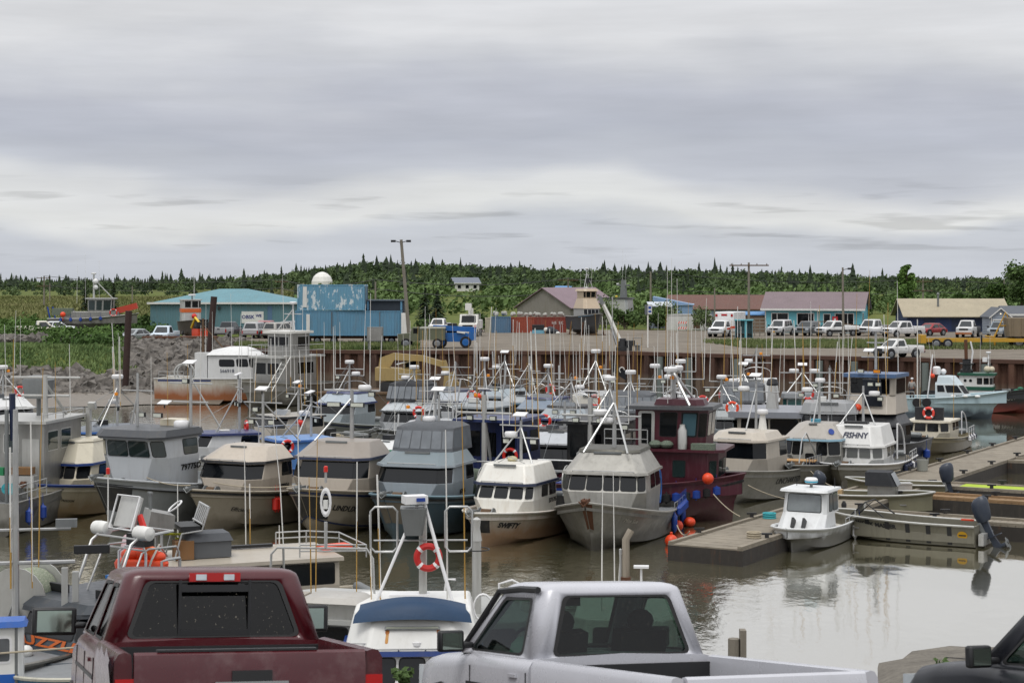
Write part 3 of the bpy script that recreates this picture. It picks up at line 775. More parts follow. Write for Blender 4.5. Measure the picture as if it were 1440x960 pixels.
def car(name, label, loc, hd, kind='pickup', col='#dddddd', L_front=1.15, cabL=1.45, bed=2.0, W=1.92, H=1.85, belt=1.12, hood=1.1, rail=1.25, near=False, group=None, cat=None, body_mat=None, bed_mat=None,
        lower=None, plate=None, mir=1.0, glass=None, pitch=0.0, bumper=None, sides=None, cab_mat=None, rear=(.05, .95, .1, .92), zb=.42):
    """pickup, suv or sedan; local +X is forward, origin on the ground under the back of the cab"""
    root = thing(name, label, cat or ('car' if kind == 'sedan' else 'truck' if kind == 'pickup' else 'suv'), loc, R(hd), group)
    if pitch:
        root.rotation_mode = 'XYZ'; fx = Vector((math.cos(R(hd)), math.sin(R(hd)), 0)); up = Vector((0, pitch, 1)).normalized()
        yv = up.cross(fx).normalized(); xv = yv.cross(up); root.rotation_euler = Matrix((xv, yv, up)).transposed().to_euler()
    P = body_mat or paint('car_' + col, col, .25, .25, '#6d675c', dscale=1.5, streak=False, var=.05, spec=.6)
    w = W / 2; xh = cabL + .35; xf = xh + L_front
    g = glass or (M_carglass if near else M_miniglass)
    # front body: doors, fenders, hood
    secs = [section(0, w, belt, zb), section(cabL * .5, w, belt, zb), section(cabL + .1, w, belt, zb), section(xh + .05, w * .99, hood + .02, zb), section(xh + L_front * .5, w * .985, hood, zb, .14),
            section(xf - .22, w * .96, hood - .05, zb, .16), section(xf - .05, w * .9, hood - .14, zb + .05, .16), section(xf, w * .86, hood - .24, zb + .1, .12)]
    mb = MB(); mb.loft(secs, cap=(True, True)); mb.build('body', P, root, ang=35)
    gx0 = .02 if kind == 'pickup' else -bed + .12
    sd = sides or ([(.06, .56, .06, .92), (.62, .93, .06, .9)] if cabL > 1.8 or kind != 'pickup' else [(.1, .9, .06, .9)])
    if kind == 'suv': sd = [(.05, .33, .08, .9), (.37, .62, .08, .9), (.66, .95, .08, .9)]
    greenhouse(root, gx0, xh + .12, gx0 + (.12 if kind == 'pickup' else .22 if kind == 'suv' else .75), cabL - .18 if kind != 'sedan' else cabL - .3, w * .93, w * .76, belt - .02, H - .08, cab_mat or P, g, [(1-s[1], 1-s[0], s[2], s[3]) for s in sd] if False else sd, H, rear=rear, near=near)
    if near:
        m = MB()
        for sy in (-1, 1):
            for x in (.05, cabL + .02) + ((cabL * .52,) if cabL > 1.8 else ()): m.bx(x - .005, x + .005, sy * (w + .004) - .004, sy * (w + .004) + .004, zb + .15, belt - .12)
            m.bx(.05, cabL + .1, sy * (w + .006) - .006, sy * (w + .006) + .006, belt - .3, belt - .27)
        m.bx(xh + .1, xf - .3, -w * .62, -w * .61, hood + .02, hood + .028); m.bx(xh + .1, xf - .3, w * .61, w * .62, hood + .02, hood + .028)
        m.build('panel_seam', M_trim, root, smooth=False)
        for sy in (-1, 1):
            s = MB(); s.cb((.52, sy * .42, belt - .15), (.16, .5, .75), ry=-.2); s.ball((.44, sy * .42, belt + .3), .13, 10, 6, .85); s.build('seat', M_seat, root)
        s = MB(); s.cb((cabL + .05, 0, belt - .03), (.35, W * .82, .14)); s.build('dashboard', M_in, root)
        s = MB(); s.torus((0, 0, 0), .19, .018, 'X', 20, 6); o = s.build('steering_wheel', M_trim, root); o.location = (cabL - .2, .42, belt + .05); o.rotation_euler = (0, .5, 0)
        s = MB(); s.cb((cabL - .12, 0, H - .2), (.04, .26, .08)); s.bx(cabL - .11, cabL - .09, -.012, .012, H - .2, H - .08); s.build('rear_view_mirror', M_trim, root)
    if kind == 'pickup':
        B = bed_mat or P; x0 = -.06; x1 = -.06 - bed
        for sy in (-1, 1):
            sec = [(sy * w * .95, zb), (sy * w, zb + .12), (sy * w * 1.01, (zb + rail) / 2), (sy * w, rail - .06), (sy * (w - .03), rail - .01), (sy * (w - .07), rail), (sy * (w - .12), rail - .015), (sy * (w - .13), rail - .1), (sy * (w - .13), zb + .2)]
            if sy < 0: sec = sec[::-1]
            m = MB(); m.loft([[(x0, y, z) for y, z in sec], [(x1, y, z) for y, z in sec]]); m.build('bed_side', B, root, ang=35)
        m = MB(); m.bx(x1 + .03, x0, -w + .12, w - .12, zb + .2, zb + .28); m.bx(x0 - .05, x0, -w + .12, w - .12, zb + .28, rail - .06); m.build('bed_floor', M_trim, root)
        tg = [(x1 - .045, zb + .1), (x1 - .055, zb + .3), (x1 - .055, rail - .12), (x1 - .03, rail - .02), (x1, rail), (x1 + .05, rail - .01), (x1 + .05, zb + .1)]
        m = MB(); m.prism(tg, 'Y', -w + .14, w - .14); t = m.build('tailgate', B, root, ang=30)
        m = MB(); m.cb((x1 - .062, 0, rail - .19), (.03, .3, .1)); m.build('handle', M_trim, t)
        xr = x1
    else:
        xr = -bed
        m = MB(); m.loft([section(0, w, belt, zb), section(-bed * .6, w, belt, zb), section(-bed + .12, w * .97, belt - .03, zb), section(-bed, w * .93, belt - .12, zb + .08)], cap=(False, True)); m.build('rear_body', P, root, ang=35)
    for sy in (-1, 1):
        m = MB(); m.cb((xr - .0, sy * (w - .075), (rail if kind == 'pickup' else belt) - .36), (.09, .14, .34)); m.build('taillight', M_tail, root)
        m = MB(); m.cb((xf - .07, sy * w * .72, hood - .24), (.16, .36, .2)); m.build('headlight', M_head, root)
        m = MB(); m.cb((cabL + .12, sy * (w + .06 + .1 * mir), belt + .1), (.09, (.2 if not near else .26) * mir, (.17 if not near else .2) * mir ** .6)); m.bx(cabL + .08, cabL + .14, min(sy * w * .92, sy * (w + .1)), max(sy * w * .92, sy * (w + .1)), belt + .03, belt + .09); mm = m.build('mirror', M_trim, root)
        if near: md = mm.modifiers.new('b', 'BEVEL'); md.width = .025; md.segments = 2
        if near:
            m = MB(); m.cb((cabL + .07, sy * (w + .06 + .1 * mir), belt + .1), (.008, .2 * mir, .15 * mir ** .6)); m.build('mirror_glass', flat('mirror_glass', '#9aa79c', .05, .9), mm)
        if near or kind:
            m = MB(); m.cb((cabL * .25, sy * (w + .012), belt - .16), (.16, .02, .03)); m.build('door_handle', P if near else M_trim, root)
    m = MB(); m.cb((xf - .01, 0, hood - .25), (.05, w * 1.05, .22)); m.build('grille', M_trim, root)
    m = MB(); m.cb((xf + .03, 0, zb + .12), (.16, W * .95, .2)); m.build('bumper', bumper or M_chrome, root)
    m = MB(); m.cb((xr - .1, 0, zb + .1), (.16, W * .92, .18)); m.build('bumper', bumper or M_chrome, root)
    if lower:
        m = MB()
        for sy in (-1, 1): m.bx(xr + .1, xf - .3, sy * (w + .008) - .01, sy * (w + .008) + .01, zb + .1, zb + .38)
        m.build('lower_stripe', lower, root)
    if plate:
        m = MB(); m.cb((xf + .115, 0, zb + .12), (.02, .34, .16)); m.build('number_plate', plate, root)
    for x in (xh + .38, xr + (.95 if kind == 'pickup' else .75)):
        for sy in (-1, 1):
            m = MB(); m.lathe([(.46, -.02), (.46, .02)], 18, (x, sy * (w - .012), .42), 'Y'); m.build('wheel_arch', M_trim, root)
            wheel(root, x, sy * (w - .1), .37, .26, sy)
    return root
GZ = 3.95
def yard(px, py, z=GZ): return at(px, py, z)
KC = 'vehicles parked along the far yard'
def far_cars():
    D = lambda px, d, z=3.9: Vector(((px - 720) / F * d, d, z))
    car('parked_suv', 'white suv with a gold plate parked left of the wooden ramp', D(1100, 212), -118, 'suv', '#c6c6c6', plate=M_plate, group=KC, bed=1.6, cabL=1.5, H=1.9)
    car('parked_suv', 'dark grey suv parked at the foot of the brown ramp', D(1139, 211), -120, 'suv', '#5a5e61', group=KC, bed=1.4, H=1.75)
    car('parked_pickup', 'two tone white and dark pickup below the red house sign', D(1180, 209), -150, 'pickup', '#d4d5d4', lower=M_trim, group=KC, cabL=1.5, bed=2.2)
    car('parked_pickup', 'white nosed pickup with grey bed at the right gable of the aqua house', D(1232, 212), -128, 'pickup', '#cfd0d0', group=KC, cabL=2.0, bed=1.8, bed_mat=paint('car_grey', '#7b7d7e', .3, .2), H=1.95)
    car('parked_pickup', 'clean white crew pickup parked in front of the cream roofed store', D(1277, 207), -148, 'pickup', '#d0d0d0', plate=M_plate, group=KC, cabL=2.0, bed=1.7)
    car('parked_car', 'red sedan parked beside the clean white crew pickup', D(1314, 211), -140, 'sedan', '#8e2226', group=KC, H=1.5, belt=.95, hood=.92, bed=1.2)
    car('parked_pickup', 'white pickup with an orange brown bumper before the navy store front', D(1362, 205), -115, 'pickup', '#c4c4c2', group=KC, H=2.0, hood=1.25, belt=1.25, bumper=paint('brown_bumper', '#9a5a2c', .6), bed=2.2, bed_mat=M_trim)
    car('parked_pickup', 'grey blue pickup in front of the small grey shed', D(1408, 206), -120, 'pickup', '#7d8890', group=KC, lower=paint('car_navy', '#2a3240', .4))
    car('compact_pickup', 'small white pickup driving at the very edge of the quay', D(1268, 150.5), -150, 'pickup', '#d2d2d0', H=1.62, belt=1.0, hood=.98, rail=1.05, W=1.7, L_front=1.0, cabL=1.2, bed=1.7, bumper=M_trim)
    car('white_truck', 'white crew truck behind the blue telehandler and army truck', D(619, 222), -100, 'pickup', '#d6d6d4', group=KC)
    car('parked_pickup', 'black and silver pickup parked under the left of the white banner', D(318, 203), 75, 'pickup', '#3a3f45', group='vehicles parked by the teal warehouse', bed_mat=paint('car_silver', '#9fa1a3', .3, .2))
    car('parked_suv', 'silver suv seen from behind, nearest the white banner', D(358, 201), 80, 'suv', '#a9aaab', group='vehicles parked by the teal warehouse', bed=1.7)
    car('parked_suv', 'beige silver suv seen from behind beside the blue containers', D(390, 200), 60, 'suv', '#a6a49e', group='vehicles parked by the teal warehouse', bed=1.7)
    car('parked_suv', 'grey hatch half hidden by the blue containers', D(409, 206), 70, 'suv', '#85878a', group='vehicles parked by the teal warehouse', bed=1.5)
    car('parked_suv', 'pinkish red roofed wagon behind the silver suvs', D(374, 209), 85, 'suv', '#a3676a', group='vehicles parked by the teal warehouse', bed=1.5)
    car('old_pickup', 'pale blue and white old pickup beside the orange topped boat', D(233, 190, 3.8), -95, 'pickup', '#c3d0da', lower=paint('car_blue', '#33628f', .4), group='vehicles parked by the teal warehouse', bumper=paint('brown_bumper2', '#8a6a4c', .7))
    car('parked_car', 'silver car half sunk in the bushes beside the dark pile', D(196, 198, 3.6), -120, 'sedan', '#9ba1a5', group='vehicles parked by the teal warehouse', H=1.5, belt=.95, hood=.92, bed=1.1)
    car('old_pickup', 'cream white pickup among the bushes at the far left', D(50, 203, 4.0), 20, 'pickup', '#cfcabb', group='vehicles parked by the teal warehouse')
    car('parked_car', 'white sedan behind the bushes at the far left', D(72, 208, 4.2), 10, 'sedan', '#cfd3d4', group='vehicles parked by the teal warehouse', H=1.5, belt=.95, hood=.92, bed=1.2)
far_cars()

def box_truck(label):
    """ambulance: cab chassis with a high square patient box"""
    r = car('ambulance', label, atd(1018, 207, 3.9), -118, 'pickup', '#dfe0e0', H=1.95, belt=1.2, hood=1.15, bed=.4, cabL=1.4, rail=1.0, cat='ambulance')
    P = MATS['car_#dfe0e0']; m = MB(); m.cb((-2.1, 0, 1.75), (4.0, 2.3, 2.3)); b = m.build('patient_box', P, r)
    md = b.modifiers.new('b', 'BEVEL'); md.width = .08; md.segments = 2
    m = MB(); m.cb((-.08, 0, 2.55), (.05, .7, .2)); m.build('light_bar', M_tail, r)
    for s in (-1, 1):
        m = MB(); m.cb((-.08, s * .95, 2.5), (.06, .25, .3)); m.build('beacon', M_tail, r)
    m = MB()
    for s in (-1, 1): m.bx(-4.0, .95, s * 1.0 - (.17 if s < 0 else -.155), s * 1.0 + (.17 if s > 0 else -.155), 1.0, 1.25)
    for s in (-1, 1): m.bx(.1, 1.5, s * .965 - .012, s * .965 + .012, .9, 1.08)
    m.build('orange_stripe', M_orange, r)
box_truck('white ambulance with orange stripe and red lamps beside the aqua shelter')
# ---------------------------------------------------------------- buildings and yard
def siding(name, col, axis='X', pitch=.3, strength=.5, dirt=.3, rough=.6):
    if name in MATS: return MATS[name]
    m = paint(name, col, rough, dirt, dscale=.5); nt = m.node_tree; b = nt.nodes['Principled BSDF']
    tc = nt.nodes.new('ShaderNodeTexCoord'); wv = nt.nodes.new('ShaderNodeTexWave'); wv.bands_direction = axis; wv.inputs['Scale'].default_value = .314 / pitch; wv.inputs['Distortion'].default_value = 0
    nt.links.new(tc.outputs['Object'], wv.inputs['Vector']); bp = nt.nodes.new('ShaderNodeBump'); bp.inputs['Strength'].default_value = strength; bp.inputs['Distance'].default_value = .06
    nt.links.new(wv.outputs[1], bp.inputs['Height']); nt.links.new(bp.outputs[0], b.inputs['Normal']); return m
def win(root, x, y, z, w, h, frame, axis='-Y', mull=(), glass=None, name='window'):
    """window standing on a wall that faces axis"""
    def T(a, b, c): return {'-Y': (x + a, y - c, z + b), '+X': (x + c, y + a, z + b), '-X': (x - c, y - a, z + b)}[axis]
    def q(a0, a1, b0, b1, c): return [Vector(T(a0, b0, c)), Vector(T(a1, b0, c)), Vector(T(a1, b1, c)), Vector(T(a0, b1, c))]
    f = MB(); t = .09; 
    for a0, a1, b0, b1 in ((-w/2-t, w/2+t, -h/2-t, -h/2), (-w/2-t, w/2+t, h/2, h/2+t), (-w/2-t, -w/2, -h/2, h/2), (w/2, w/2+t, -h/2, h/2)) + tuple((m_-.04, m_+.04, -h/2, h/2) for m_ in mull):
        f.panel(q(a0, a1, b0, b1, .05), off=0, th=.05, r=0)
    fo = f.build(name, frame, root, smooth=False); p = MB(); p.panel(q(-w/2, w/2, -h/2, h/2, .02), off=0, th=.02, r=0); p.build('pane', glass or M_glass, fo, smooth=False)
def building(name, label, c, rz, w, d, h, ridge, wall, roof, over=.35, kind='gable', trim=None, cat='building', rmat_trim=None, ridge_pos=.5):
    """local x along the front, front wall at y=0 facing -Y, ridge along x"""
    root = thing(name, label, cat, c, R(rz)); m = MB(); y0, y1 = 0, d; ry = d * ridge_pos
    if kind == 'gable':
        prof = [(y0, -.3), (y0, h), (ry, ridge - .06), (y1, h), (y1, -.3)]
        m.loft([[(-w/2, y, z) for y, z in prof], [(w/2, y, z) for y, z in prof]])
    else: m.bx(-w/2, w/2, 0, d, -.3, h)
    m.build('wall', wall, root, smooth=False)
    m = MB(); o = over; t = .12
    if kind == 'gable':
        sl0 = (ridge - h) / ry; sl1 = (ridge - h) / (d - ry)
        for (ya, za, yb, zb) in ((-o, h - o * sl0, ry, ridge), (d + o, h - o * sl1, ry, ridge)):
            m.loft([[(x, ya, za), (x, yb, zb), (x, yb, zb + t), (x, ya, za + t)] for x in (-w/2 - o, w/2 + o)])
    elif kind == 'hip':
        i = d * .5; e = h; pts = [(-w/2-o, -o, e), (w/2+o, -o, e), (w/2+o, d+o, e), (-w/2-o, d+o, e), (-w/2+i, ry, ridge), (w/2-i, ry, ridge)]
        m.add(pts, [(0, 1, 5, 4), (1, 2, 5), (2, 3, 4, 5), (3, 0, 4), (3, 2, 1, 0)])
    elif kind == 'flat': m.bx(-w/2-o, w/2+o, -o, d+o, h, h + t)
    elif kind == 'shed': m.loft([[(x, -o, h - .02), (x, d + o, ridge), (x, d + o, ridge + t), (x, -o, h - .02 + t)] for x in (-w/2-o, w/2+o)])
    m.build('roof', roof, root, smooth=False)
    if trim:
        m = MB(); m.bx(-w/2 - o, w/2 + o, -o - .05, -o, h - o * ((ridge - h) / ry if kind == 'gable' else 0) - .1, h - o * ((ridge - h) / ry if kind == 'gable' else 0) + .14); m.build('fascia', trim, root, smooth=False)
    return root
M_wtrim = paint('white_trim', '#d4d4d0', .5, .2)
M_teal = siding('teal_siding', '#567a82'); M_tealr = siding('teal_roof', '#5a8791', pitch=.45, strength=.3)
M_aqua = siding('aqua_board', '#5fa9b6', pitch=.25, strength=.3, dirt=.15); M_mauve = siding('mauve_roof', '#75666a', pitch=.4)
M_cream = siding('cream_roof', '#a0967f', pitch=.6, strength=.25, dirt=.3)

b = building('warehouse', 'long teal metal warehouse with a white banner on its wall', atd(318, 219, 3.9), 1.5, 18.6, 15, 3.75, 5.5, M_teal, M_tealr, kind='hip', trim=M_wtrim)
m = MB(); m.bx(1.9, 4.6, -.06, -.01, 1.3, 2.75); s = m.build('banner', M_wtrim, b, smooth=False)
M_ink = flat('blue_ink', '#23306e', .6)
text('lettering', 'OBSK', .62, M_ink, s, lambda a, u, o: (2.7 + a, -.065 - o, 2.05 + u), bold=.02)
text('lettering', 'WE', .45, M_ink, s, lambda a, u, o: (4.0 + a, -.065 - o, 2.2 + u), bold=.02)
m = MB(); m.bx(5.1, 5.65, -.05, 0, 0, 3.4); m.build('door', flat('slate_blue', '#4d6a86', .5), b, smooth=False)
m = MB(); m.tube([(8.2, -.12, 0), (8.2, -.12, 3.5)], .07, 6); m.build('downpipe', M_wtrim, b)
m = MB(); m.bx(-1.0, -.7, -.25, 0, 3.0, 3.35); m.build('wall_lamp', M_trim, b)

M_cblue = siding('container_blue', '#5b8aa6', pitch=.28, strength=.9, dirt=.35); M_cblue2 = siding('container_blue_chalky', '#6496b0', pitch=.28, strength=.9, dirt=.2)
nt = M_cblue2.node_tree; bs = nt.nodes['Principled BSDF']; lk = bs.inputs['Base Color'].links[0].from_socket
nt.links.new(_mix(nt, _ramp(nt, _noise(nt, 1.1, 6, stretch=(1.4, 1, .6), rough=.75), .54, .57), lk, lin('#c9d3d6')), bs.inputs['Base Color'])
M_cred = siding('container_red', '#7d3327', pitch=.28, strength=.9, dirt=.4); M_cslate = siding('container_slate', '#52718c', pitch=.28, strength=.9, dirt=.3)
def container(name, label, c, rz, L_, mat, h=2.6, doors=None, panel=None, group=None):
    root = thing(name, label, 'container', c, R(rz), group); m = MB(); m.bx(-L_/2 + .06, L_/2 - .06, .05, 2.38, .1, h - .08); m.build('wall', mat, root, smooth=False)
    m = MB()
    for x in (-L_/2, L_/2 - .14):
        for y in (0, 2.3): m.bx(x, x + .14, y, y + .14, 0, h)
    for z in (0, h - .14):
        for y in (0, 2.3): m.bx(-L_/2 + .14, L_/2 - .14, y + .02, y + .12, z + .01, z + .13)
        for x in (-L_/2 + .02, L_/2 - .12): m.bx(x, x + .1, .14, 2.3, z + .01, z + .13)
    m.build('frame', mat, root, smooth=False)
    if doors:
        x = doors * L_/2
        for y in (.62, 1.8):
            m = MB(); m.bx(min(x, x + .04 * doors), max(x, x + .04 * doors), y - .54, y + .54, .18, h - .18); d = m.build('door', mat, root, smooth=False)
            m = MB()
            for k in (-.2, .2): m.tube([(x + .07 * doors, y + k, .2), (x + .07 * doors, y + k, h - .2)], .025, 5)
            m.build('lock_rod', M_steel, d)
    if panel:
        m = MB(); m.bx(panel[0], panel[1], -.02, .03, panel[2], panel[3]); m.build('panel', M_wtrim, root, smooth=False)
    return root
CG = 'blue containers stacked in the yard'
c0 = container('shipping_container', 'upper blue container with flaking white paint, on top of the stack', atd(465, 181, 7.42), -4, 6.9, M_cblue2, 2.62, 1, (-6.2/2 + .25, -2.45, .3, 2.4), CG)
c1 = container('shipping_container', 'long lower blue container under the flaking one', atd(490, 181, 4.82), -1.5, 10.9, M_cblue, 2.56, None, (-4.3, -3.95, .5, 2.2), CG)
m = MB(); m.cb((3.2, -.02, 1.3), (.05, .05, 2.3)); m.cb((-1.7, -.02, 1.3), (.05, .05, 2.3)); m.build('seam_post', paint('rusty_seam', '#6b5a4a', .8), c1)
root = thing('trailer_chassis', 'low wheeled chassis carrying the stacked blue containers', 'trailer', atd(490, 181.5, 3.9)); m = MB(); m.bx(-5.3, 5.3, .3, 1.9, .62, .9); m.build('frame', M_rust, root)
for x in (-4.2, -3.2, -1.5, 1.8, 3.4, 4.4): wheel(root, x, .25, .4, .25, -1)
root = building('lean_to', 'dark flat roofed lean-to standing on the long blue container', atd(541, 182, 7.42), 0, 3.9, 2.2, .95, 1.0, flat('dark_gap', '#262c33', .8), flat('slate_roof', '#566069', .7), .2, 'flat', cat='shed')
m = MB(); m.bx(1.6, 1.8, -.1, 0, 0, .9); m.bx(-1.8, -1.6, -.1, 0, 0, .9); m.build('post', M_cblue, root)
root = thing('white_locker', 'tall white locker against the right end of the blue containers', 'locker', atd(569, 180.5, 3.9)); m = MB(); m.bx(-.35, .35, 0, .7, .9, 3.25); m.build('body', M_wtrim, root); m = MB(); m.bx(-.3, .3, -.03, -.005, 1.0, 3.15); m.build('door', M_white, root)
for x in (-.3, .3):
    m = MB(); m.bx(x - .05, x + .05, .1, .6, 0, .9); m.build('leg', M_steel, root)
for i, px in enumerate((526,)):
    root = thing('steel_cabinet', 'grey steel cabinet on legs at the quay edge below the blue containers', 'cabinet', atd(527, 167.6, 3.96)); m = MB(); m.bx(-.75, .75, 0, .8, .75, 2.1); m.build('body', M_steel, root)
    m = MB(); m.bx(-.68, .68, -.03, -.004, .82, 2.02); m.build('door', M_alu, root)
    for x in (-.6, .6): 
        m = MB(); m.bx(x - .06, x + .06, .1, .7, 0, .75); m.build('leg', M_steel, root)

# aqua house
b = building('aqua_house', 'bright aqua wooden house with a mauve roof and a red sign', atd(1143, 222, 3.9), -17, 12.0, 7.5, 3.15, 5.0, M_aqua, M_mauve, .5, 'gable', M_wtrim)
for x, w_, ml in ((-4.1, 2.0, (-.35,)), (-.9, 2.0, (.4,)), (3.9, 2.2, (.4,))): win(b, x, 0, 1.75, w_, 1.35, M_wtrim, mull=ml)
win(b, 1.75, 0, 1.4, .75, 1.9, M_wtrim, name='door'); win(b, 5.999, 1.6, 1.7, .9, 1.5, M_wtrim, '+X')
m = MB(); m.bx(2.4, 3.1, -.06, -.005, 1.3, 2.1); s = m.build('sign', flat('sign_red', '#b5252c', .5), b, smooth=False)
m = MB(); m.bx(2.62, 2.88, -.075, -.06, 1.55, 1.85); m.build('emblem', M_wtrim, s)
m = MB(); m.bx(.75, .95, -.16, -.01, .7, 1.5); m.build('letter_box', M_white, b)
for x in (-5.97, .55): 
    m = MB(); m.bx(x, x + .12, -.05, 0, 0, 3.0); m.build('corner_board', M_wtrim, b)
m = MB(); m.ball((.75, -.25, 2.85), .09); m.build('porch_lamp', flat('lit_lamp', '#ffe9c0', .4, emit=1.5), b)
root = thing('wooden_ramp', 'brown wooden access ramp with railings before the aqua house', 'ramp', atd(1143, 222, 3.9), R(-17))
m = MB(); m.bx(-1.2, 2.2, -2.2, -.6, .4, .55); m.add([(2.2, -2.2, .4), (6.5, -2.2, .0), (6.5, -.9, 0), (2.2, -.9, .4), (2.2, -2.2, .55), (6.5, -2.2, .12), (6.5, -.9, .12), (2.2, -.9, .55)], [(0,3,2,1),(4,5,6,7),(0,1,5,4),(1,2,6,5),(2,3,7,6),(3,0,4,7)]); m.build('deck', M_woodb, root)
m = MB(); m.tube([(-1.2, -2.2, 1.5), (2.2, -2.2, 1.5), (6.5, -2.2, .95)], .06, 5)
for x, z in ((-1.2, 1.5), (-.2, 1.5), (1.0, 1.5), (2.2, 1.5), (3.6, 1.3), (5.0, 1.1), (6.4, .95)): m.bx(x - .05, x + .05, -2.25, -2.15, .3, z)
m.bx(-1.2, -.2, -2.24, -2.2, .3, 1.5); m.build('railing', M_woodb, root)

# cream roofed store, grey shed
b = building('store_house', 'low navy store with a wide cream roof and rusty stovepipe', atd(1346, 226, 3.9), -3, 12.6, 9, 2.15, 4.1, paint('navy_wall', '#24345a', .7, .3), M_cream, .6, 'gable', None)
m = MB(); m.tube([(-2.0, 2.2, 2.6), (-2.0, 2.2, 4.75)], .13, 8); m.lathe([(.2, 4.75), (.22, 4.85), (.05, 5.0)], 8, (-2.0, 2.2, 0)); m.build('stovepipe', M_steel, b)
m = MB(); m.cb((-1.95, 2.0, 3.115), (1.1, .7, .02), rx=.4); m.build('rust_patch', paint('rust_patch', '#a07c50', .8, .7, '#6d4a2a', streak=False), b)
for x in (-3.5, 0, 3): 
    m = MB(); m.bx(x - .7, x + .7, -.04, -.002, .3, 1.9); m.build('door', flat('navy_door', '#1c2942', .6), b)
b = building('garden_shed', 'small grey shed with white trimmed gable and a round topped door', atd(1407, 214, 3.9), 0, 2.3, 4, 2.3, 3.3, siding('grey_board', '#8a94a0', 'Z', .2), flat('slate_shingle', '#565a60', .8), .15, 'flat')
for c_ in list(b.children): 
    bpy.data.objects.remove(c_)
m = MB(); m.prism([(-1.15, -.2), (1.15, -.2), (1.15, 2.25), (0, 3.2), (-1.15, 2.25)], 'Y', 0, 4); m.build('wall', MATS['grey_board'], b, smooth=False)
m = MB()
for s in (-1, 1): m.prism([(s * 1.4, 2.05), (0, 3.22), (0, 3.34), (s * 1.4, 2.17)][::s], 'Y', -.2, 4.2)
m.build('roof', MATS['slate_shingle'], b, smooth=False)
m = MB()
for s in (-1, 1): m.prism([(s * 1.42, 1.98), (0, 3.15), (0, 3.3), (s * 1.42, 2.13)][::s], 'Y', -.26, -.205)
for x in (-1.15, 1.05): m.bx(x, x + .1, -.04, 0, 0, 2.2)
m.build('bargeboard', M_wtrim, b, smooth=False)
m = MB(); m.prism([(-.85, 0), (.85, 0), (.85, 1.75), (-.85, 1.75)], 'Y', -.03, -.002); d_ = m.build('door', M_glass, b, smooth=False)
m = MB(); m.bx(-.95, -.85, -.06, 0, 0, 1.75); m.bx(.85, .95, -.06, 0, 0, 1.75); m.bx(-.95, .95, -.06, 0, 1.75, 1.88); m.build('door_frame', M_wtrim, d_)
m = MB(); m.ball((0, -.08, 2.55), .07); m.build('gable_lamp', MATS['lit_lamp'], b)
b = building('grey_house', 'grey roofed house behind the small shed at the right edge', atd(1436, 219, 3.9), 0, 3.6, 5, 2.4, 3.3, siding('pale_board', '#a8abae', 'Z', .2), MATS['slate_shingle'], .25, 'gable', M_wtrim)
win(b, -.6, 0, 1.4, .8, 1.0, M_wtrim)
m = MB(); m.bx(.1, .5, -.06, 0, .9, 1.5); m.build('notice', M_orange, b)

# weathered barn with purple roof, blue sheds
b = building('weathered_barn', 'weathered grey plank barn with a faded purple roof', atd(838, 268, 3.9), 52, 13, 10, 2.6, 5.4, siding('weathered_plank', '#7f7a74', 'Y', .25, .6, .6), siding('purple_roof', '#7d6a72', pitch=.5), .4, 'gable')
b = building('blue_shed', 'blue gable ended shed left of the brown roof', atd(946, 250, 3.9), -6, 5.6, 8, 3.1, 3.4, siding('blue_board', '#7f9bbb'), flat('blue_roof', '#8fa6c0', .7), .2, 'flat')
m = MB(); m.loft([[(-2.8, -.01, 3.05), (-2.8, -.01, 4.3), (2.8, -.01, 3.2), (2.8, -.01, 3.05)], [(-2.8, 8, 3.05), (-2.8, 8, 4.3), (2.8, 8, 3.2), (2.8, 8, 3.05)]]); m.build('gable', MATS['blue_board'], b, smooth=False)
win(b, -.2, 0, 2.2, 1.0, .8, M_woodb)
b = building('lean_shed', 'grey blue lean-to shed in front of the blue gable', atd(929, 243, 3.9), 0, 2.8, 4, 3.0, 3.5, siding('slate_board', '#77828f'), flat('pale_roof', '#b6bcc2', .7), .2, 'shed')
b = building('brown_roof_hall', 'long low hall with a rusty brown roof behind the ambulance', atd(1003, 262, 3.9), -12, 14, 10, 2.4, 4.3, siding('steel_board', '#8d9aa8'), siding('brown_roof', '#5f3c31', pitch=.5), .4, 'gable')
b = building('low_tank_wall', 'low white block building in front of the blue sheds', atd(969, 235, 3.9), 0, 6.0, 3, 1.95, 2, paint('white_block', '#c9c9c5', .7, .35), flat('block_roof', '#a9a9a6', .8), .05, 'flat')
win(b, 1.0, 0, .8, .9, 1.2, M_wtrim, glass=M_woodb)
b = building('blue_roof_hut', 'low hut with a blue roof between the shelter and the aqua house', atd(1068, 224, 3.9), 0, 5, 3, 2.2, 2.5, flat('hut_wood', '#6e5c4a', .8), flat('hut_roof', '#4d82b4', .6), .3, 'shed')
# bus shelter
root = thing('shelter', 'small open fronted aqua shelter with a bench inside', 'shelter', atd(1046, 202, 3.9), R(-8)); m = MB()
m.bx(-1, -.92, 0, 1.2, 0, 2.0); m.bx(.92, 1, 0, 1.2, 0, 2.0); m.bx(-.92, .92, 1.1, 1.2, 0, 2.0); m.build('wall', M_teal, root, smooth=False)
m = MB(); m.bx(-1.08, 1.08, -.12, 1.28, 2.0, 2.12); m.build('roof', M_aqua, root, smooth=False)
m = MB(); m.bx(.1, .35, 0, .08, 0, 2.0); m.build('post', M_aqua, root, smooth=False); m = MB(); m.bx(-.9, .9, .7, 1.1, .42, .48); m.build('bench', M_woodb, root)
root = thing('pallet_rack', 'grey timber rack between the shelter and the aqua house', 'rack', atd(1065, 208, 3.9)); m = MB()
for x in (-.9, -.3, .3, .9): m.bx(x - .05, x + .05, 0, .08, 0, 2.1)
m.build('post', M_wood, root); m = MB()
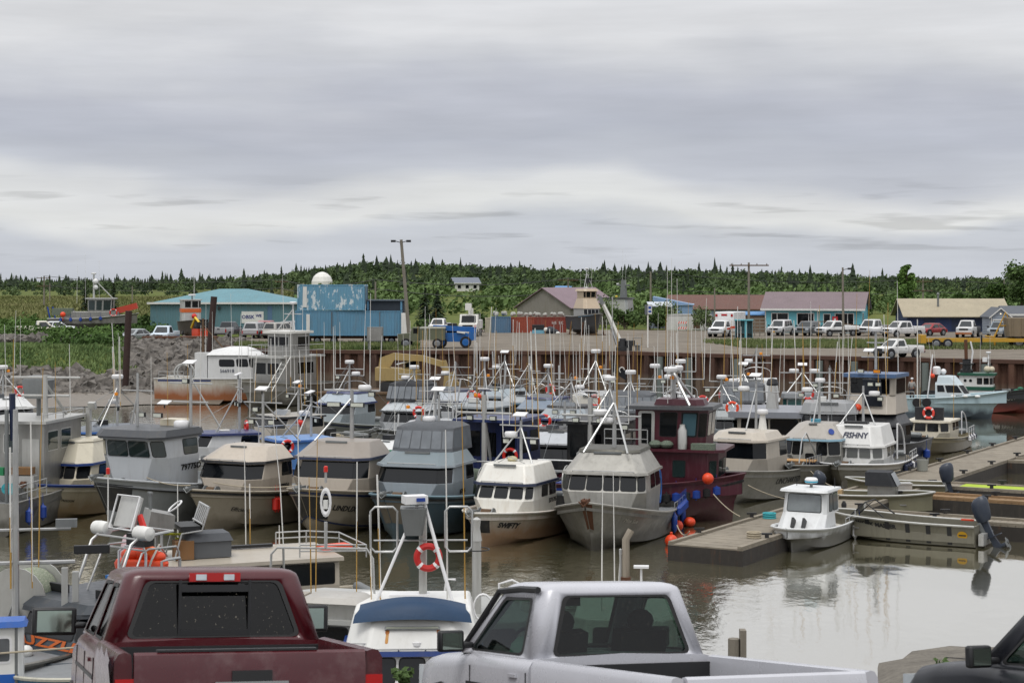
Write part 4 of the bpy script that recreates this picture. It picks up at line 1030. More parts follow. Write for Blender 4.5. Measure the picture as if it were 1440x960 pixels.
for z in (.4, .8, 1.2, 1.6, 2.0): m.bx(-.95, .95, -.03, 0, z, z + .16)
m.build('rail', M_wood, root)
# houses on the hill
b = building('hill_house', 'white two storey house high on the green hill', gl(657, 530), 15, 7.4, 6, 2.6, 4.0, M_white, flat('hill_roof', '#6a707c', .7), .5, 'gable', M_wtrim)
for x in (-2.4, 0, 2.4): win(b, x, 0, 1.4, 1.0, 1.1, M_wtrim)
root = thing('white_dome', 'white dome house among the hill trees', 'dome house', gl(453, 568)); m = MB(); m.lathe([(3.4, 0), (3.4, 1.8), (3.35, 2.6), (2.8, 4.0), (1.8, 5.0), (.7, 5.5), (.05, 5.6)], 14, (0, 0, 0)); m.build('shell', M_white, root, ang=10)
win(root, 0, -3.42, 1.0, 1.2, 1.4, M_wtrim)
b = building('hill_cottage', 'small cottage with a blue roof edge on the wooded hill', gl(790, 522), -20, 4.6, 4, 1.4, 2.5, flat('cottage_wall', '#8c96a0', .8), flat('cottage_roof', '#5f88b4', .7), .3, 'gable')

# red and slate containers, buoy bags on top
container('shipping_container', 'slate blue container with lock rods beside the red ones', atd(705, 222, 3.9), 4, 2.4, M_cslate, 2.05, None, None, 'low containers at the back of the gravel yard')
container('shipping_container', 'left rusty red container with a weathered side', atd(737, 223, 3.9), 2, 3.7, siding('container_red2', '#93432f', pitch=.28, strength=.9, dirt=.4), 1.95, None, None, 'low containers at the back of the gravel yard')
cr = container('shipping_container', 'right dark red container with white letters', atd(774, 223, 3.9), 1, 4.0, M_cred, 1.95, None, None, 'low containers at the back of the gravel yard')
text('lettering', 'HS  EC', .5, M_wtrim, cr, lambda a, u, o: (.9 + a, -.03 - o, 1.25 + u)); 
container('shipping_container', 'cream coloured container end left of the slate blue one', atd(688, 224, 3.9), 4, 1.0, paint('cream_box', '#b8b19a', .6, .4), 1.9, None, None, 'low containers at the back of the gravel yard')
def bags():
    rg = random.Random(3)
    for i in range(9):
        px = 697 + i * 11.5; mb = MB()
        for k in range(5): mb.ball((rg.uniform(-.35, .35), rg.uniform(-.3, .3), .18 + rg.uniform(0, .25)), rg.uniform(.16, .3), 7, 5)
        o = mb.build('float_bag', paint('pale_bag', '#a3a39d', .8, .5, streak=False), smooth=False); o.location = atd(px, 224.2, 5.88 if px > 715 else 5.98)
        tag(o, 'lumpy pale bundle of net floats lying on top of the yard containers', 'float bundle', 'float bundles on top of the containers')
bags()
root = thing('pallet_stack', 'dark crate stack with a pale blue base before the red container', 'crate', atd(757, 219, 3.9)); m = MB(); m.bx(-.75, .75, 0, 1, 0, .45); m.build('base', flat('pale_blue_box', '#6fa4b8', .6), root); m = MB(); m.bx(-.75, .75, .05, 1, .46, 1.1); m.build('crate', M_trim, root)
root = thing('tarp_heap', 'dark and pale tarpaulin heap beside the pale blue crate', 'tarp', atd(774, 219, 3.9)); m = MB(); m.ball((0, 0, .35), .7, 10, 6, .8); m.ball((.6, .1, .2), .5, 9, 5, .7); m.build('cover', flat('tarp_navy', '#2a3038', .7), root, smooth=False); m = MB(); m.ball((-.55, -.2, .5), .3, 8, 5); m.ball((.9, -.3, .1), .3, 8, 5, .6); m.build('sack', M_white, root)

# utility poles and wires
def pole(px, ytop, d, label, r=.14, lean=0, arms=(), base=None, arm_w=2.0, lamp=False, mat=None):
    z0 = landz((px - 720) / F * d, d); zt = zat(ytop, d); c = Vector(((px - 720) / F * d, d, z0)); H = zt - z0
    root = thing('utility_pole', label, 'pole', c, 0, 'utility poles around the harbour'); mb = MB(); mb.tube([(0, 0, -.3), (lean * H, 0, H)], [r, r * .7], 8); mb.build('pole', mat or M_wood, root)
    for dz in arms:
        mb = MB(); mb.bx(-arm_w / 2 + lean * (H - dz), arm_w / 2 + lean * (H - dz), -.12 - r, -r + .0, H - dz - .07, H - dz + .07)
        for t in (-.45, -.2, .2, .45): mb.bx(arm_w * t + lean * H - .04, arm_w * t + lean * H + .04, -r - .1, -r - .02, H - dz + .07, H - dz + .25)
        mb.build('cross_arm', M_woodb, root)
    if lamp:
        for s in lamp:
            mb = MB(); mb.tube([(lean * H, 0, H - .3), (lean * H + s * .55, -.3, H - .15)], .04, 5); mb.cb((lean * H + s * .75, -.35, H - .15), (.45, .3, .22)); mb.build('floodlight', M_trim, root)
    return c + Vector((lean * H, 0, H))
P1 = pole(577, 337, 174, 'tallest leaning wooden pole with two floodlights beside the blue containers', .2, -.085, (), None, 2, (-1, 1))
P2 = pole(1053, 369, 208, 'wooden pole with one very wide cross arm above the shelter', .17, 0, (.35,), None, 4.6)
P3 = pole(1186, 376, 204, 'wooden lamp pole standing in front of the aqua house', .15, -.01, (), None, 1, (1,))
P4 = pole(915, 382, 300, 'plain wooden pole right of the hauled out boat', .2)
P5 = pole(1298, 392, 330, 'double armed pole above the cream roofed store', .2, 0, (.5, 2.2), None, 3.4)
P6 = pole(1005, 405, 250, 'short wooden pole behind the ambulance', .14)
P7 = pole(62, 388, 420, 'double armed pole on the left marsh, tallest there', .24, 0, (.5, 2.4), None, 3.2)
P8 = pole(799, 391, 320, 'armed pole just left of the hauled out boat', .18, 0, (.4, 2.5), None, 3.6)
P9 = pole(528, 396, 250, 'grey pole stub behind the blue containers', .16)
P10 = pole(396, 393, 330, 'armed pole rising behind the teal warehouse roof', .16, 0, (.4,), None, 2.4)
P11 = pole(70, 398, 520, 'thin pole right of the tallest marsh pole', .2)
P12 = pole(1412, 393, 330, 'thin pole above the grey shed at the right', .14)
P13 = pole(186, 402, 500, 'pole far out on the marsh left of the warehouse', .2)
def wire(name, label, pts, sag=.6, r=.035):
    mb = MB()
    for a, b in zip(pts, pts[1:]):
        q = [a.lerp(b, i / 10) - Vector((0, 0, sag * 4 * (i / 10) * (1 - i / 10))) for i in range(11)]; mb.tube(q, r, 4)
    return tag(mb.build(name, M_trim), label, 'power line', 'overhead power lines')
far_l = Vector((-110, 420, P7.z)); 
wire('power_line', 'upper power line strung across the marsh and behind the warehouse', [P7 + Vector((0, -.2, 0)), P10, P9 + Vector((0, 0, .3)), P8, P4], 1.0, .05)
wire('power_line', 'lower power line strung below the upper one across the marsh', [P7 - Vector((0, .2, 2.2)), P10 - Vector((0, 0, 1.6)), P9 - Vector((0, 0, 1)), P8 - Vector((0, 0, 2.4)), P4 - Vector((0, 0, 2.6))], 1.0, .05)
wire('power_line', 'upper power line from the plain pole to the right edge', [P4, P5, P5 + Vector((48, -30, .3))], 1.2, .05)
wire('power_line', 'lower power line from the plain pole to the right edge', [P4 - Vector((0, 0, 2.6)), P5 - Vector((0, 0, 2.2)), P5 + Vector((48, -30, -2.2))], 1.2, .05)

# yard sign, barrier, crane arm on the quay
root = thing('yard_sign', 'blue and white notice on a post at the quay edge', 'sign', atd(911, 172, 3.95)); m = MB(); m.tube([(0, 0, 0), (0, 0, 4.0)], .07, 6); m.build('post', M_whip, root); m = MB(); m.bx(-.3, .42, -.1, -.04, 3.2, 4.15); s = m.build('board', flat('sign_grey', '#5b6064', .6), root, smooth=False)
m = MB(); m.bx(-.02, .38, -.125, -.105, 3.25, 4.1); m.build('notice', M_wtrim, s, smooth=False); m = MB(); m.bx(.04, .32, -.14, -.13, 3.75, 4.0); m.bx(.04, .32, -.14, -.13, 3.4, 3.6); m.build('print', M_blueb, s)
root = thing('barrier_board', 'orange and white striped barrier boards in front of the white block', 'barrier', atd(960, 231, 3.9)); 
for z in (.25, .95):
    m = MB(); m.bx(-.6, .6, 0, .06, z, z + .3); bd = m.build('board', M_wtrim, root); m = MB()
    for k in range(4): m.add([(-.6 + k * .3, -.004, z), (-.48 + k * .3, -.004, z), (-.36 + k * .3, -.004, z + .3), (-.48 + k * .3, -.004, z + .3)], [(0, 1, 2, 3)])
    m.build('stripe', M_orange, bd, smooth=False)
for x in (-.5, .5):
    m = MB(); m.bx(x - .04, x + .04, .07, .14, 0, 1.3); m.build('leg', M_steel, root)
root = thing('quay_crane', 'white folding hydraulic crane on the quay edge with its arm raised left', 'crane', atd(875, 163.6, 3.98))
m = MB(); m.lathe([(.6, 0), (.6, .35), (.4, .4), (.35, 1.1), (.3, 1.15)], 12); m.build('pedestal', M_trim, root)
m = MB(); m.tube([(-.25, 0, .9), (-1.15, 0, 3.0), (-2.0, 0, 4.8)], [.24, .2, .14], 4); m.build('boom', M_white, root, smooth=False)
m = MB(); m.tube([(-.55, -.25, .6), (-1.05, -.25, 2.2)], .11, 8); m.build('ram', M_chrome, root)
m = MB(); m.cb((-1.95, 0, 4.65), (.35, .3, .8), ry=-.4); m.build('boom_tip', M_steel, root)
m = MB(); m.cb((.75, 0, .7), (.8, .7, .5)); m.bx(.3, .9, -.3, .3, 0, .5); m.build('engine_box', M_trim, root)
m = MB(); m.bx(1.0, 1.8, -.4, .4, .5, .55); m.tube([(1.0, -.4, .5), (1.0, -.4, 1.2), (1.8, -.4, 1.2), (1.8, -.4, .5)], .03, 5); m.tube([(1.0, .4, .5), (1.0, .4, 1.2), (1.8, .4, 1.2), (1.8, .4, .5)], .03, 5); m.bx(1.2, 1.6, -.2, .2, 0, .5); m.build('operator_platform', M_steel, root)
# hanging black flag from the quay ladder
root = thing('flag', 'black flag with a pale curl hanging on a pole at the quay', 'flag', atd(876, 159, 0)); m = MB(); m.tube([(-.95, 0, 1.0), (-.95, 0, 9.0)], .045, 6); m.build('pole', M_alul, root)
m = MB(); g = [[(-.9 + .2 * i, .06 * math.sin(i * 1.3 + j * .5), 3.1 - .12 * i - .28 * j + .05 * math.sin(i)) for i in range(7)] for j in range(4)]; m.add([p for r_ in g for p in r_], [(j*7+i, j*7+i+1, (j+1)*7+i+1, (j+1)*7+i) for j in range(3) for i in range(6)]); fl = m.build('cloth', flat('flag_black', '#17191f', .9), root)
m = MB(); m.tube([(-.1 + .22 * math.cos(a / 10 * 4.2) , -.12, 2.45 + .24 * math.sin(a / 10 * 4.2)) for a in range(11)], .045, 5); m.build('emblem', M_wtrim, fl)
# ---------------------------------------------------------------- boat kit
M_deck = paint('deck_paint', '#7e8183', .6, .4, '#55524b', streak=False)
M_canvas = paint('canvas_grey', '#55585c', .85, .35, '#3a3b3c', streak=False, bump=.15, bscale=12)
M_canvasd = paint('canvas_black', '#26282c', .8, .3, '#45464a', streak=False)
M_vinyl = flat('canvas_window', '#6a6f74', .12, 0, .6, var=.35, vscale=2.5)
M_solar = flat('solar_panel', '#2c3038', .15, .2)
M_frame = M_tube
def hull(root, L, B, fbb, fbm, rake, mat, rub=None, rubv=.88, rubr=.05, deckmat=None, t0=.45, pw=2.4, name='hull', keel=.55, chine=.88, transom=None, cap=None, inner=None, bul=.28, rub2=None, deckz=None):
    """hard chined hull, bow at +X; returns the side surface S(t, side, v, out)"""
    zd_ = deckz
    def bg(t): return B/2 * (1 - max(0, (t - t0) / (1 - t0)) ** pw) * (.93 + .07 * min(1, t / .3))
    def bc(t): return B/2 * chine * max(0, 1 - max(0, (t - t0 * .7) / (1 - t0 * .7)) ** (pw * .72)) * (.93 + .07 * min(1, t / .3))
    def zs(t): return fbm + (fbb - fbm) * max(0, (t - .28) / .72) ** 1.7
    def zc(t): return .04 + .62 * max(0, (t - .5) / .5) ** 2 * fbb / 1.7
    def xx(t, v): return L * (t - .5) - rake * t ** 6 * (1 - v)
    def S(t, side, v, out=0.0):
        y = bc(t) + (bg(t) - bc(t)) * v ** 1.25; return Vector((xx(t, v), side * (y + out), zc(t) + (zs(t) - zc(t)) * v))
    ts = [0, .1, .2, .3, .4, .48, .55, .61, .67, .72, .77, .81, .85, .885, .915, .94, .96, .976, .988, .996, 1.0]
    vs_ = [1, .85, .6, .35, .12, 0]; rings = []
    for t in ts:
        a = [S(t, 1, v) for v in vs_]; k = Vector((xx(t, 0) - rake * .25 * t ** 6, 0, -keel + .3 * t ** 3 * keel))
        rings.append(a + [k] + [S(t, -1, v) for v in vs_[::-1]])
    m = MB(); m.loft(rings, closed=False, cap=(False, False)); n = len(rings[0]); m.f.append(tuple(range(n))[::-1])
    # inside of the bulwark and the deck
    zdk = lambda t: (zs(t) - bul) if zd_ is None else min(zd_, zs(t) - .05)
    o = len(m.v); ins = []
    for t in ts[:-2]:
        y = max(.02, bg(t) - .09); ins.append((Vector((xx(t, 1) - .05 * t, y, zs(t))), Vector((xx(t, 1) - .05 * t, y, zdk(t)))))
    r2 = [[S(t, 1, 1), a, b] for t, (a, b) in zip(ts, ins)]
    for sg in (1, -1):
        m.loft([[Vector((p.x, p.y * sg, p.z)) for p in r] for r in r2], closed=False, cap=(False, False))
    h = m.build(name, mat, root, ang=32)
    m = MB(); m.loft([[Vector((b.x, b.y, b.z)), Vector((b.x, -b.y, b.z))] for a, b in ins], closed=False, cap=(False, False)); m.build('deck', deckmat or M_deck, root, smooth=False)
    tr = MB(); z1 = fbm; tr.bx(-L/2 + .01, -L/2 + .08, -bg(0) + .05, bg(0) - .05, zdk(0), z1 - .01); tr.build('transom', transom or mat, root)
    def strip(v, r, mt, nm, ta=0, tb=1.0):
        m = MB(); tt = [t for t in ts if ta <= t <= tb]
        for sg in (1, -1): m.tube([S(t, sg, v, r * .45) for t in tt], r, 5)
        return m.build(nm, mt, root)
    if rub: strip(rubv, rubr, rub, 'rub_rail')
    if rub2: strip(rub2[0], rub2[1], rub2[2], 'spray_rail')
    strip(1.0, .045, cap or mat, 'gunwale')
    return S, zs, bg
def hull_patch(root, S, t0, t1, v0, v1, side, mat, name, out=.012, fn=None):
    m = MB(); n = 8; g = []
    for j in range(5):
        for i in range(n + 1):
            u = i / n; w = j / 4; a = t0 + (t1 - t0) * u; lo, hi = (v0, v1) if fn is None else fn(u); g.append(S(a, side, lo + (hi - lo) * w, out))
    m.add(g, [(j*(n+1)+i, j*(n+1)+i+1, (j+1)*(n+1)+i+1, (j+1)*(n+1)+i) for j in range(4) for i in range(n)]); return m.build(name, mat, root)
def hull_text(root, S, body, t, v, size, mat, side=1, L=9.75, **k):
    H = (S(t, side, 1) - S(t, side, 0)).length
    return text('lettering', body, size, mat, root, lambda a, u, o: S(t - side * a / L, side, v + u / H, .014 + o), **k)
def q_text(root, q, body, u0, v0, size, mat, **k):
    p00, p10, p11, p01 = q; W = (p10 - p00).length; H = (p01 - p00).length; n = (p10 - p00).cross(p01 - p00).normalized()
    def P(a, u, o):
        U, V = u0 + a / W, v0 + u / H; return (p00*(1-U)+p10*U)*(1-V) + (p01*(1-U)+p11*U)*V + n * (.022 + o)
    return text('lettering', body, size, mat, root, P, **k)
def plan(xa, xf, w, cx, cy, z): return [Vector(p) for p in ((xa, -w, z), (xf - cx, -w, z), (xf, -(w - cy), z), (xf, w - cy, z), (xf - cx, w, z), (xa, w, z))]
def tier(root, name, mat, lo, hi, cap=True, extra=None, ang=20, bevel=0.03):
    """cabin storey lofted between two plan outlines; returns its six wall quads
    0 starboard, 1 starboard quarter, 2 front, 3 port quarter, 4 port, 5 back"""
    a, b = plan(*lo), plan(*hi); rs = [a, b]
    m = MB(); m.loft(rs, cap=(False, cap)); o = m.build(name, mat, root, ang=ang)
    if bevel:
        md = o.modifiers.new('b', 'BEVEL'); md.width = bevel; md.segments = 2; md.limit_method = 'ANGLE'; md.angle_limit = R(25)
    return [(a[i], a[(i+1) % 6], b[(i+1) % 6], b[i]) for i in range(6)]
def wins(root, quads, spec, glass=None, frame=None, r=.07, fo=.05, name='window'):
    """spec: (edge, u0, u1, v0, v1)"""
    for e, u0, u1, v0, v1 in spec:
        q = quads[e]; W = (Vector(q[1]) - Vector(q[0])).length; H = (Vector(q[3]) - Vector(q[0])).length; par = root
        if frame:
            f = MB(); f.panel(q, u0 - fo / W, u1 + fo / W, v0 - fo / H, v1 + fo / H, .012, .014, r + fo); fr = f.build(name, frame, root, smooth=False)
            m = MB(); m.panel(q, u0, u1, v0, v1, .02, .012, r); m.build('pane', glass or M_glass, fr, smooth=False)
        else:
            m = MB(); m.panel(q, u0, u1, v0, v1, .012, .014, r); m.build(name, glass or M_glass, root, smooth=False)
def whip(root, x, y, z0, z1, kind=0, tilt=(0, 0)):
    tilt = (tilt[0] + rng.gauss(0, .012), tilt[1] + rng.gauss(0, .016)); m = MB(); h = z1 - z0; top = (x + tilt[0] * h, y + tilt[1] * h, z1); md = (x + tilt[0] * h * .3, y + tilt[1] * h * .3, z0 + h * .45)
    r = rng.uniform(.011, .02)
    m.tube([(x, y, z0), md], r * 1.15, 5); 
    if kind == 2: m.tube([md, top], r * 1.3, 5)
    else: m.tube([md, top], [r, r * .6], 5)
    a = m.build('antenna', M_whip if kind != 1 else M_whipt, root)
    if kind == 2:
        b = MB(); b.tube([(x, y, z0), (x + tilt[0]*h*.6, y + tilt[1]*h*.6, z0 + h * .6)], r * 1.2, 5); b.build('antenna_base', M_whipt, a)
def radar(root, x, y, z, r=.3):
    m = MB(); m.lathe([(r * .9, 0), (r, .05), (r, .17), (r * .85, .22), (.02, .23)], 14, (x, y, z)); m.build('radar', M_clean, root)
def flood(root, x, y, z, s=1, mat=None, w=.3, yaw=0):
    m = MB(); m.cb((x, y, z), (.12, w, .2), yaw); o = m.build('floodlight', M_trim, root)
    m = MB(); m.cb((x + .065 * math.cos(yaw) * s, y + .065 * math.sin(yaw) * s, z), (.012, w - .05, .15), yaw); m.build('lens', mat or M_lamp, o)
def dish(root, x, y, z, tilt=.35, s=.55):
    m = MB(); m.cb((x, y, z), (s * .7, s, .04), 0, tilt); o = m.build('antenna_panel', M_clean, root); m = MB(); m.tube([(x, y, z - .25), (x, y, z - .02)], .03, 6); m.build('panel_stalk', M_trim, o)
def mast(root, x, z0, z1, bars=(), r=.07, brace=(1.2, 0), y=0, braces=2, top='panel', items=(), mat=None, tri=False):
    m = MB(); m.tube([(x, y, z0), (x, y, z1)], [r, r * .8], 8)
    for z, hw in bars: m.tube([(x, y - hw, z), (x, y + hw, z)], r * .4, 6)
    if braces:
        zz = z0 + (z1 - z0) * .82
        for s in ((1, -1) if braces == 2 else (braces * 0 + 1,)): m.tube([(x, y, zz), (x + brace[0], y + brace[1] * s + (.9 * s if brace[1] == 0 and braces == 2 else 0), z0)], r * .5, 6)
    m.build('mast', mat or M_frame, root)
    if top == 'panel': dish(root, x + .08, y, z1 + .22)
    elif top == 'radar': radar(root, x, y, z1 + .02)
    for it in items:
        k, px_, py_, pz_ = it[:4]
        if k == 'radar': radar(root, px_, py_, pz_)
        elif k == 'flood': flood(root, px_, py_, pz_, *it[4:])
        elif k == 'panel': dish(root, px_, py_, pz_)
        elif k == 'orange': m = MB(); m.lathe([(.1, 0), (.1, .12), (.05, .15)], 8, (px_, py_, pz_)); m.build('strobe', flat('amber', '#e08a1a', .3), root)
        elif k == 'red': m = MB(); m.lathe([(.05, 0), (.05, .14), (.02, .16)], 7, (px_, py_, pz_)); m.build('nav_light', M_redb, root)
def rails(root, pts, h, n=1, r=.022, name='handrail', mat=None):
    m = MB(); P = [Vector(p) for p in pts]
    for k in range(n): m.tube([p + Vector((0, 0, h * (1 - k / n))) for p in P], r, 5)
    for p in P: m.tube([p, p + Vector((0, 0, h))], r, 5)
    m.build(name, mat or M_frame, root)
def reel(root, x, z, r=.75, w=1.1, mat=None):
    m = MB(); m.lathe([(.1, -w/2), (r, -w/2), (r, -w/2+.04), (.16, -w/2+.05), (.16, w/2-.05), (r, w/2-.04), (r, w/2), (.1, w/2)], 18, (x, 0, z + r), 'Y'); o = m.build('net_reel', M_alul, root)
    m = MB(); m.lathe([(.2, -w/2+.06), (r * .8, -w/2+.08), (r * .85, 0), (r * .8, w/2-.08), (.2, w/2-.06)], 16, (x, 0, z + r), 'Y'); m.build('net', mat or M_net, o)
    m = MB()
    for s in (-1, 1): m.tube([(x - .3, s * (w/2+.06), z), (x, s * (w/2+.06), z + r), (x + .3, s * (w/2+.06), z)], .04, 6)
    m.build('reel_stand', M_frame, o); return o
def windlass(root, x, z, y=0):
    m = MB(); m.lathe([(.05, -.32), (.22, -.32), (.22, -.27), (.13, -.25), (.13, .25), (.22, .27), (.22, .32), (.05, .32)], 12, (x, y, z + .24), 'Y'); o = m.build('windlass', M_steel, root)
    m = MB(); m.lathe([(.12, -.22), (.17, -.2), (.17, .2), (.12, .22)], 10, (x, y, z + .24), 'Y'); m.build('anchor_rope', M_woodb, o)
    m = MB(); m.bx(x - .15, x + .15, y - .36, y - .33, z, z + .3); m.bx(x - .15, x + .15, y + .33, y + .36, z, z + .3); m.build('bracket', M_steel, o)
def bow_roller(root, x, z, rusty=False):
    m = MB(); m.bx(x - .5, x + .1, -.12, -.08, z - .02, z + .11); m.bx(x - .5, x + .1, .08, .12, z - .02, z + .11); m.lathe([(.06, -.1), (.1, -.08), (.06, 0), (.1, .08), (.06, .1)], 8, (x + .04, 0, z + .05), 'Y'); m.build('bow_roller', M_rust if rusty else M_steel, root)
    m = MB(); m.tube([(x - .4, 0, z + .08), (x + .1, 0, z - .02)], .03, 6); m.tube([(x + .08, -.2, z + .04), (x + .13, 0, z - .12), (x + .08, .2, z + .04)], .03, 6); m.build('anchor', M_rust if rusty else M_steel, root)
def fender(root, p, mat, r=.11, h=.5, name='fender'):
    m = MB(); m.lathe([(.03, h*.5+.08), (.05, h*.5), (r, h*.36), (r, -h*.36), (.05, -h*.5), (.03, -h*.5-.05)], 10, p); m.tube([Vector(p) + Vector((0, 0, h*.5)), Vector(p) + Vector((0, 0, h*.5+.5))], .012, 4); m.build(name, mat, root)
def ring_buoy(root, c, axis='X', r=.3, t=.075, name='life_ring', mat=None):
    m = MB(); m.torus((0, 0, 0), r, t, axis, 24, 8); o = m.build(name, mat or M_redb, root); o.location = c
    m = MB()
    for k in range(4):
        a = math.pi / 4 + k * math.pi / 2
        pts = [Vector({'X': (0, r * math.cos(a + d), r * math.sin(a + d)), 'Y': (r * math.cos(a + d), 0, r * math.sin(a + d)), 'Z': (r * math.cos(a + d), r * math.sin(a + d), 0)}[axis]) for d in (-.13, 0, .13)]
        m.tube(pts, t * 1.06, 8)
    m.build('band', M_clean, o)
def canvas(root, xa, xf, w, z0, z1, mat=None, wmat=None, rake=.35, panes=4):
    """soft top on the flybridge: raked front with clear vinyl panes, bowed roof"""
    mt = mat or M_canvas; cx, cy = .3, .4
    a = plan(xa, xf, w, cx, cy, z0); b = plan(xa + .05, xf - rake, w - .08, cx, cy, z1); c = plan(xa + .15, xf - rake - .35, w - .4, cx, cy, z1 + .16)
    m = MB(); m.loft([a, b, c], cap=(False, True)); o = m.build('canvas_top', mt, root, ang=50)
    qs = [(a[i], a[(i+1) % 6], b[(i+1) % 6], b[i]) for i in range(6)]
    for e, k in ((2, panes), (1, 1), (3, 1), (0, 2), (4, 2)):
        for i in range(k):
            m = MB(); g = .05; m.panel(qs[e], i / k + g / k, (i + 1) / k - g / k, .12, .88, .012, .01, .05); m.build('canvas_window', wmat or M_vinyl, o, smooth=False)
def S_paint(col, **k): return paint('boat_' + col, col, **{**dict(rough=.38, dirt=.22, var=.06), **k})

def gill(label, loc, hd, L=9.75, B=4.1, fbb=1.9, fbm=1.15, rake=.95, hullm=None, rub=None, housem=None, flym=None, browm=None, deckm=None, win='band', winm=None, framem=None, xf=1.9, xa=-1.5, w=1.5, zw0=None, zw1=None,
         wrake=-.3, crake=-.2, ch=(.55, .5), fly=True, zt=3.25, finset=.32, frake=.85, fxa=None, lip=None, guard=None, text_side=None, text_house=None, canv=None, mst=None, whips=3, seed=0, gear=True, roof=None, rubv=.88, name='gillnet_boat', cat='boat', group='fishing boats moored in the harbour',
         wintop=.92, light_bar=True, aft=None, arch=False, capm=None, t0=.45, pw=2.4, stern_reel=False, fenders=None, wz=None, extra=None, bulw=.28, house_name='cabin', rub2=None, rusty=False, hw=None):
    """a bow-picker / gillnet boat with raked wheelhouse and sloping flybridge front"""
    rg = random.Random(seed); root = thing(name, label, cat, loc, R(-90 + hd), group)
    hullm = hullm or S_paint('#8f9396'); housem = housem or hullm; flym = flym or housem
    S, zs, bg = hull(root, L, B, fbb, fbm, rake, hullm, rub, rubv, .05, deckm, cap=capm, t0=t0, pw=pw, bul=bulw, rub2=rub2)
    zd = fbm - .1; zw0 = zw0 or fbb + .1; zw1 = zw1 or zw0 + .58
    zb = (zs(.5 + xf / L) - bulw)
    q1 = tier(root, house_name, housem, (xa, xf - .1, w * .93, ch[0] + .55, ch[1] + .45, zd - .25), (xa, xf + crake, w * .99, ch[0], ch[1], zw0), cap=False, bevel=.02)
    q2 = tier(root, 'wheelhouse', framem or housem, (xa, xf + crake, w * .99, ch[0], ch[1], zw0), (xa, xf + crake + wrake, w * .95, ch[0], ch[1], zw1), cap=True, bevel=.02)
    gm = winm or M_glass
    if win == 'band':
        spec = [(2, .0, 1.0, .04, wintop), (1, .06, 1.0, .04, wintop), (3, 0, .94, .04, wintop), (4, .62, .97, .06, wintop), (0, .03, .38, .06, wintop)]
        wins(root, q2, spec[:3], gm, None, .01); wins(root, q2, spec[3:], gm, None, .06)
    elif isinstance(win, int):
        sp = [(2, (i + .06) / win, (i + .94) / win, .12, .9) for i in range(win)] + [(1, .12, .88, .12, .9), (3, .12, .88, .12, .9), (4, .66, .95, .12, .9), (4, .32, .6, .12, .9), (0, .05, .34, .12, .9)]
        wins(root, q2, sp, gm, M_rubber if framem is None else framem, .07, .025)
    else: wins(root, q2, win, gm, M_rubber, .07, .03)
    xt = xf + crake + wrake
    b_ = MB(); o_ = .13; b_.loft([plan(xa - .1, xt + o_ * 1.4, w * .95 + o_, ch[0], ch[1], zw1), plan(xa - .1, xt + o_ * 1.2, w * .95 + o_ * .9, ch[0], ch[1], zw1 + .1)]); bo = b_.build('brow', browm or rub or flym, root, ang=20)
    qf = None
    if fly:
        fa = xa - .1 if fxa is None else fxa
        qf = tier(root, 'flybridge', flym, (fa, xt + .1, w * .95 + .05, ch[0], ch[1], zw1 + .1), (fa + .1, xt + .1 - frake, w * .95 - finset, ch[0] * .8, ch[1] * .9, zt), cap=True, bevel=.05)
        if lip: m = MB(); m.loft([plan(fa + .05, xt + .16 - frake, w * .95 - finset + .06, ch[0] * .8, ch[1] * .9, zt - .02), plan(fa + .05, xt + .1 - frake, w * .95 - finset + .02, ch[0] * .8, ch[1] * .9, zt + .09)]); m.build('coaming', lip, root)
        if light_bar:
            m = MB(); p = (qf[2][3] + qf[2][2]) / 2; hwid = (qf[2][2] - qf[2][3]).length * .3; m.cb((p.x + .1, 0, p.z - .02), (.07, hwid * 2, .08)); m.build('light_bar', M_steel, root)
        m = MB(); a, b = qf[2][0], qf[2][1]; nn = Vector((.04, 0, .05)); m.tube([a.lerp(b, .05) + nn, a.lerp(b, .95) + nn], .018, 5)
        for k in range(4): m.tube([a.lerp(b, .05 + .3 * k), a.lerp(b, .05 + .3 * k) + nn], .015, 4)
        m.build('grab_rail', M_frame, root)
    if roof: m = MB(); m.loft([plan(xa - .15, xt + roof[0], w * .95 + roof[1], ch[0], ch[1], zw1 + .1), plan(xa - .1, xt + roof[0] - .25, w * .95 + roof[1] - .1, ch[0], ch[1], zw1 + .1 + roof[2])]); m.build('roof', roof[3], root, ang=20)
    ztop = zt if fly else zw1 + .1
    if guard:
        for sg in (1, -1): hull_patch(root, S, guard[0], .999, .02, .86, sg, guard[1], 'bow_guard', .012, lambda u: (.03 + .1 * (1 - u), .86 - (guard[2] if len(guard) > 2 else .0) * (1 - u)))
    if text_side: hull_text(root, S, *text_side[:4], text_side[4], 1, L, **(text_side[5] if len(text_side) > 5 else {}))
    if text_house:
        for (e, body, u, v, s, mt) in text_house: q_text(root, q1[e], body, u, v, s, mt, bold=.012)
    if canv: canvas(root, canv[0], canv[1], canv[2], ztop, ztop + canv[3], canv[4] if len(canv) > 4 else None, panes=canv[5] if len(canv) > 5 else 4)
    if gear:
        windlass(root, L * .5 - 1.55, zs(.84) - bulw); bow_roller(root, L * .5, zs(1.0), rusty)
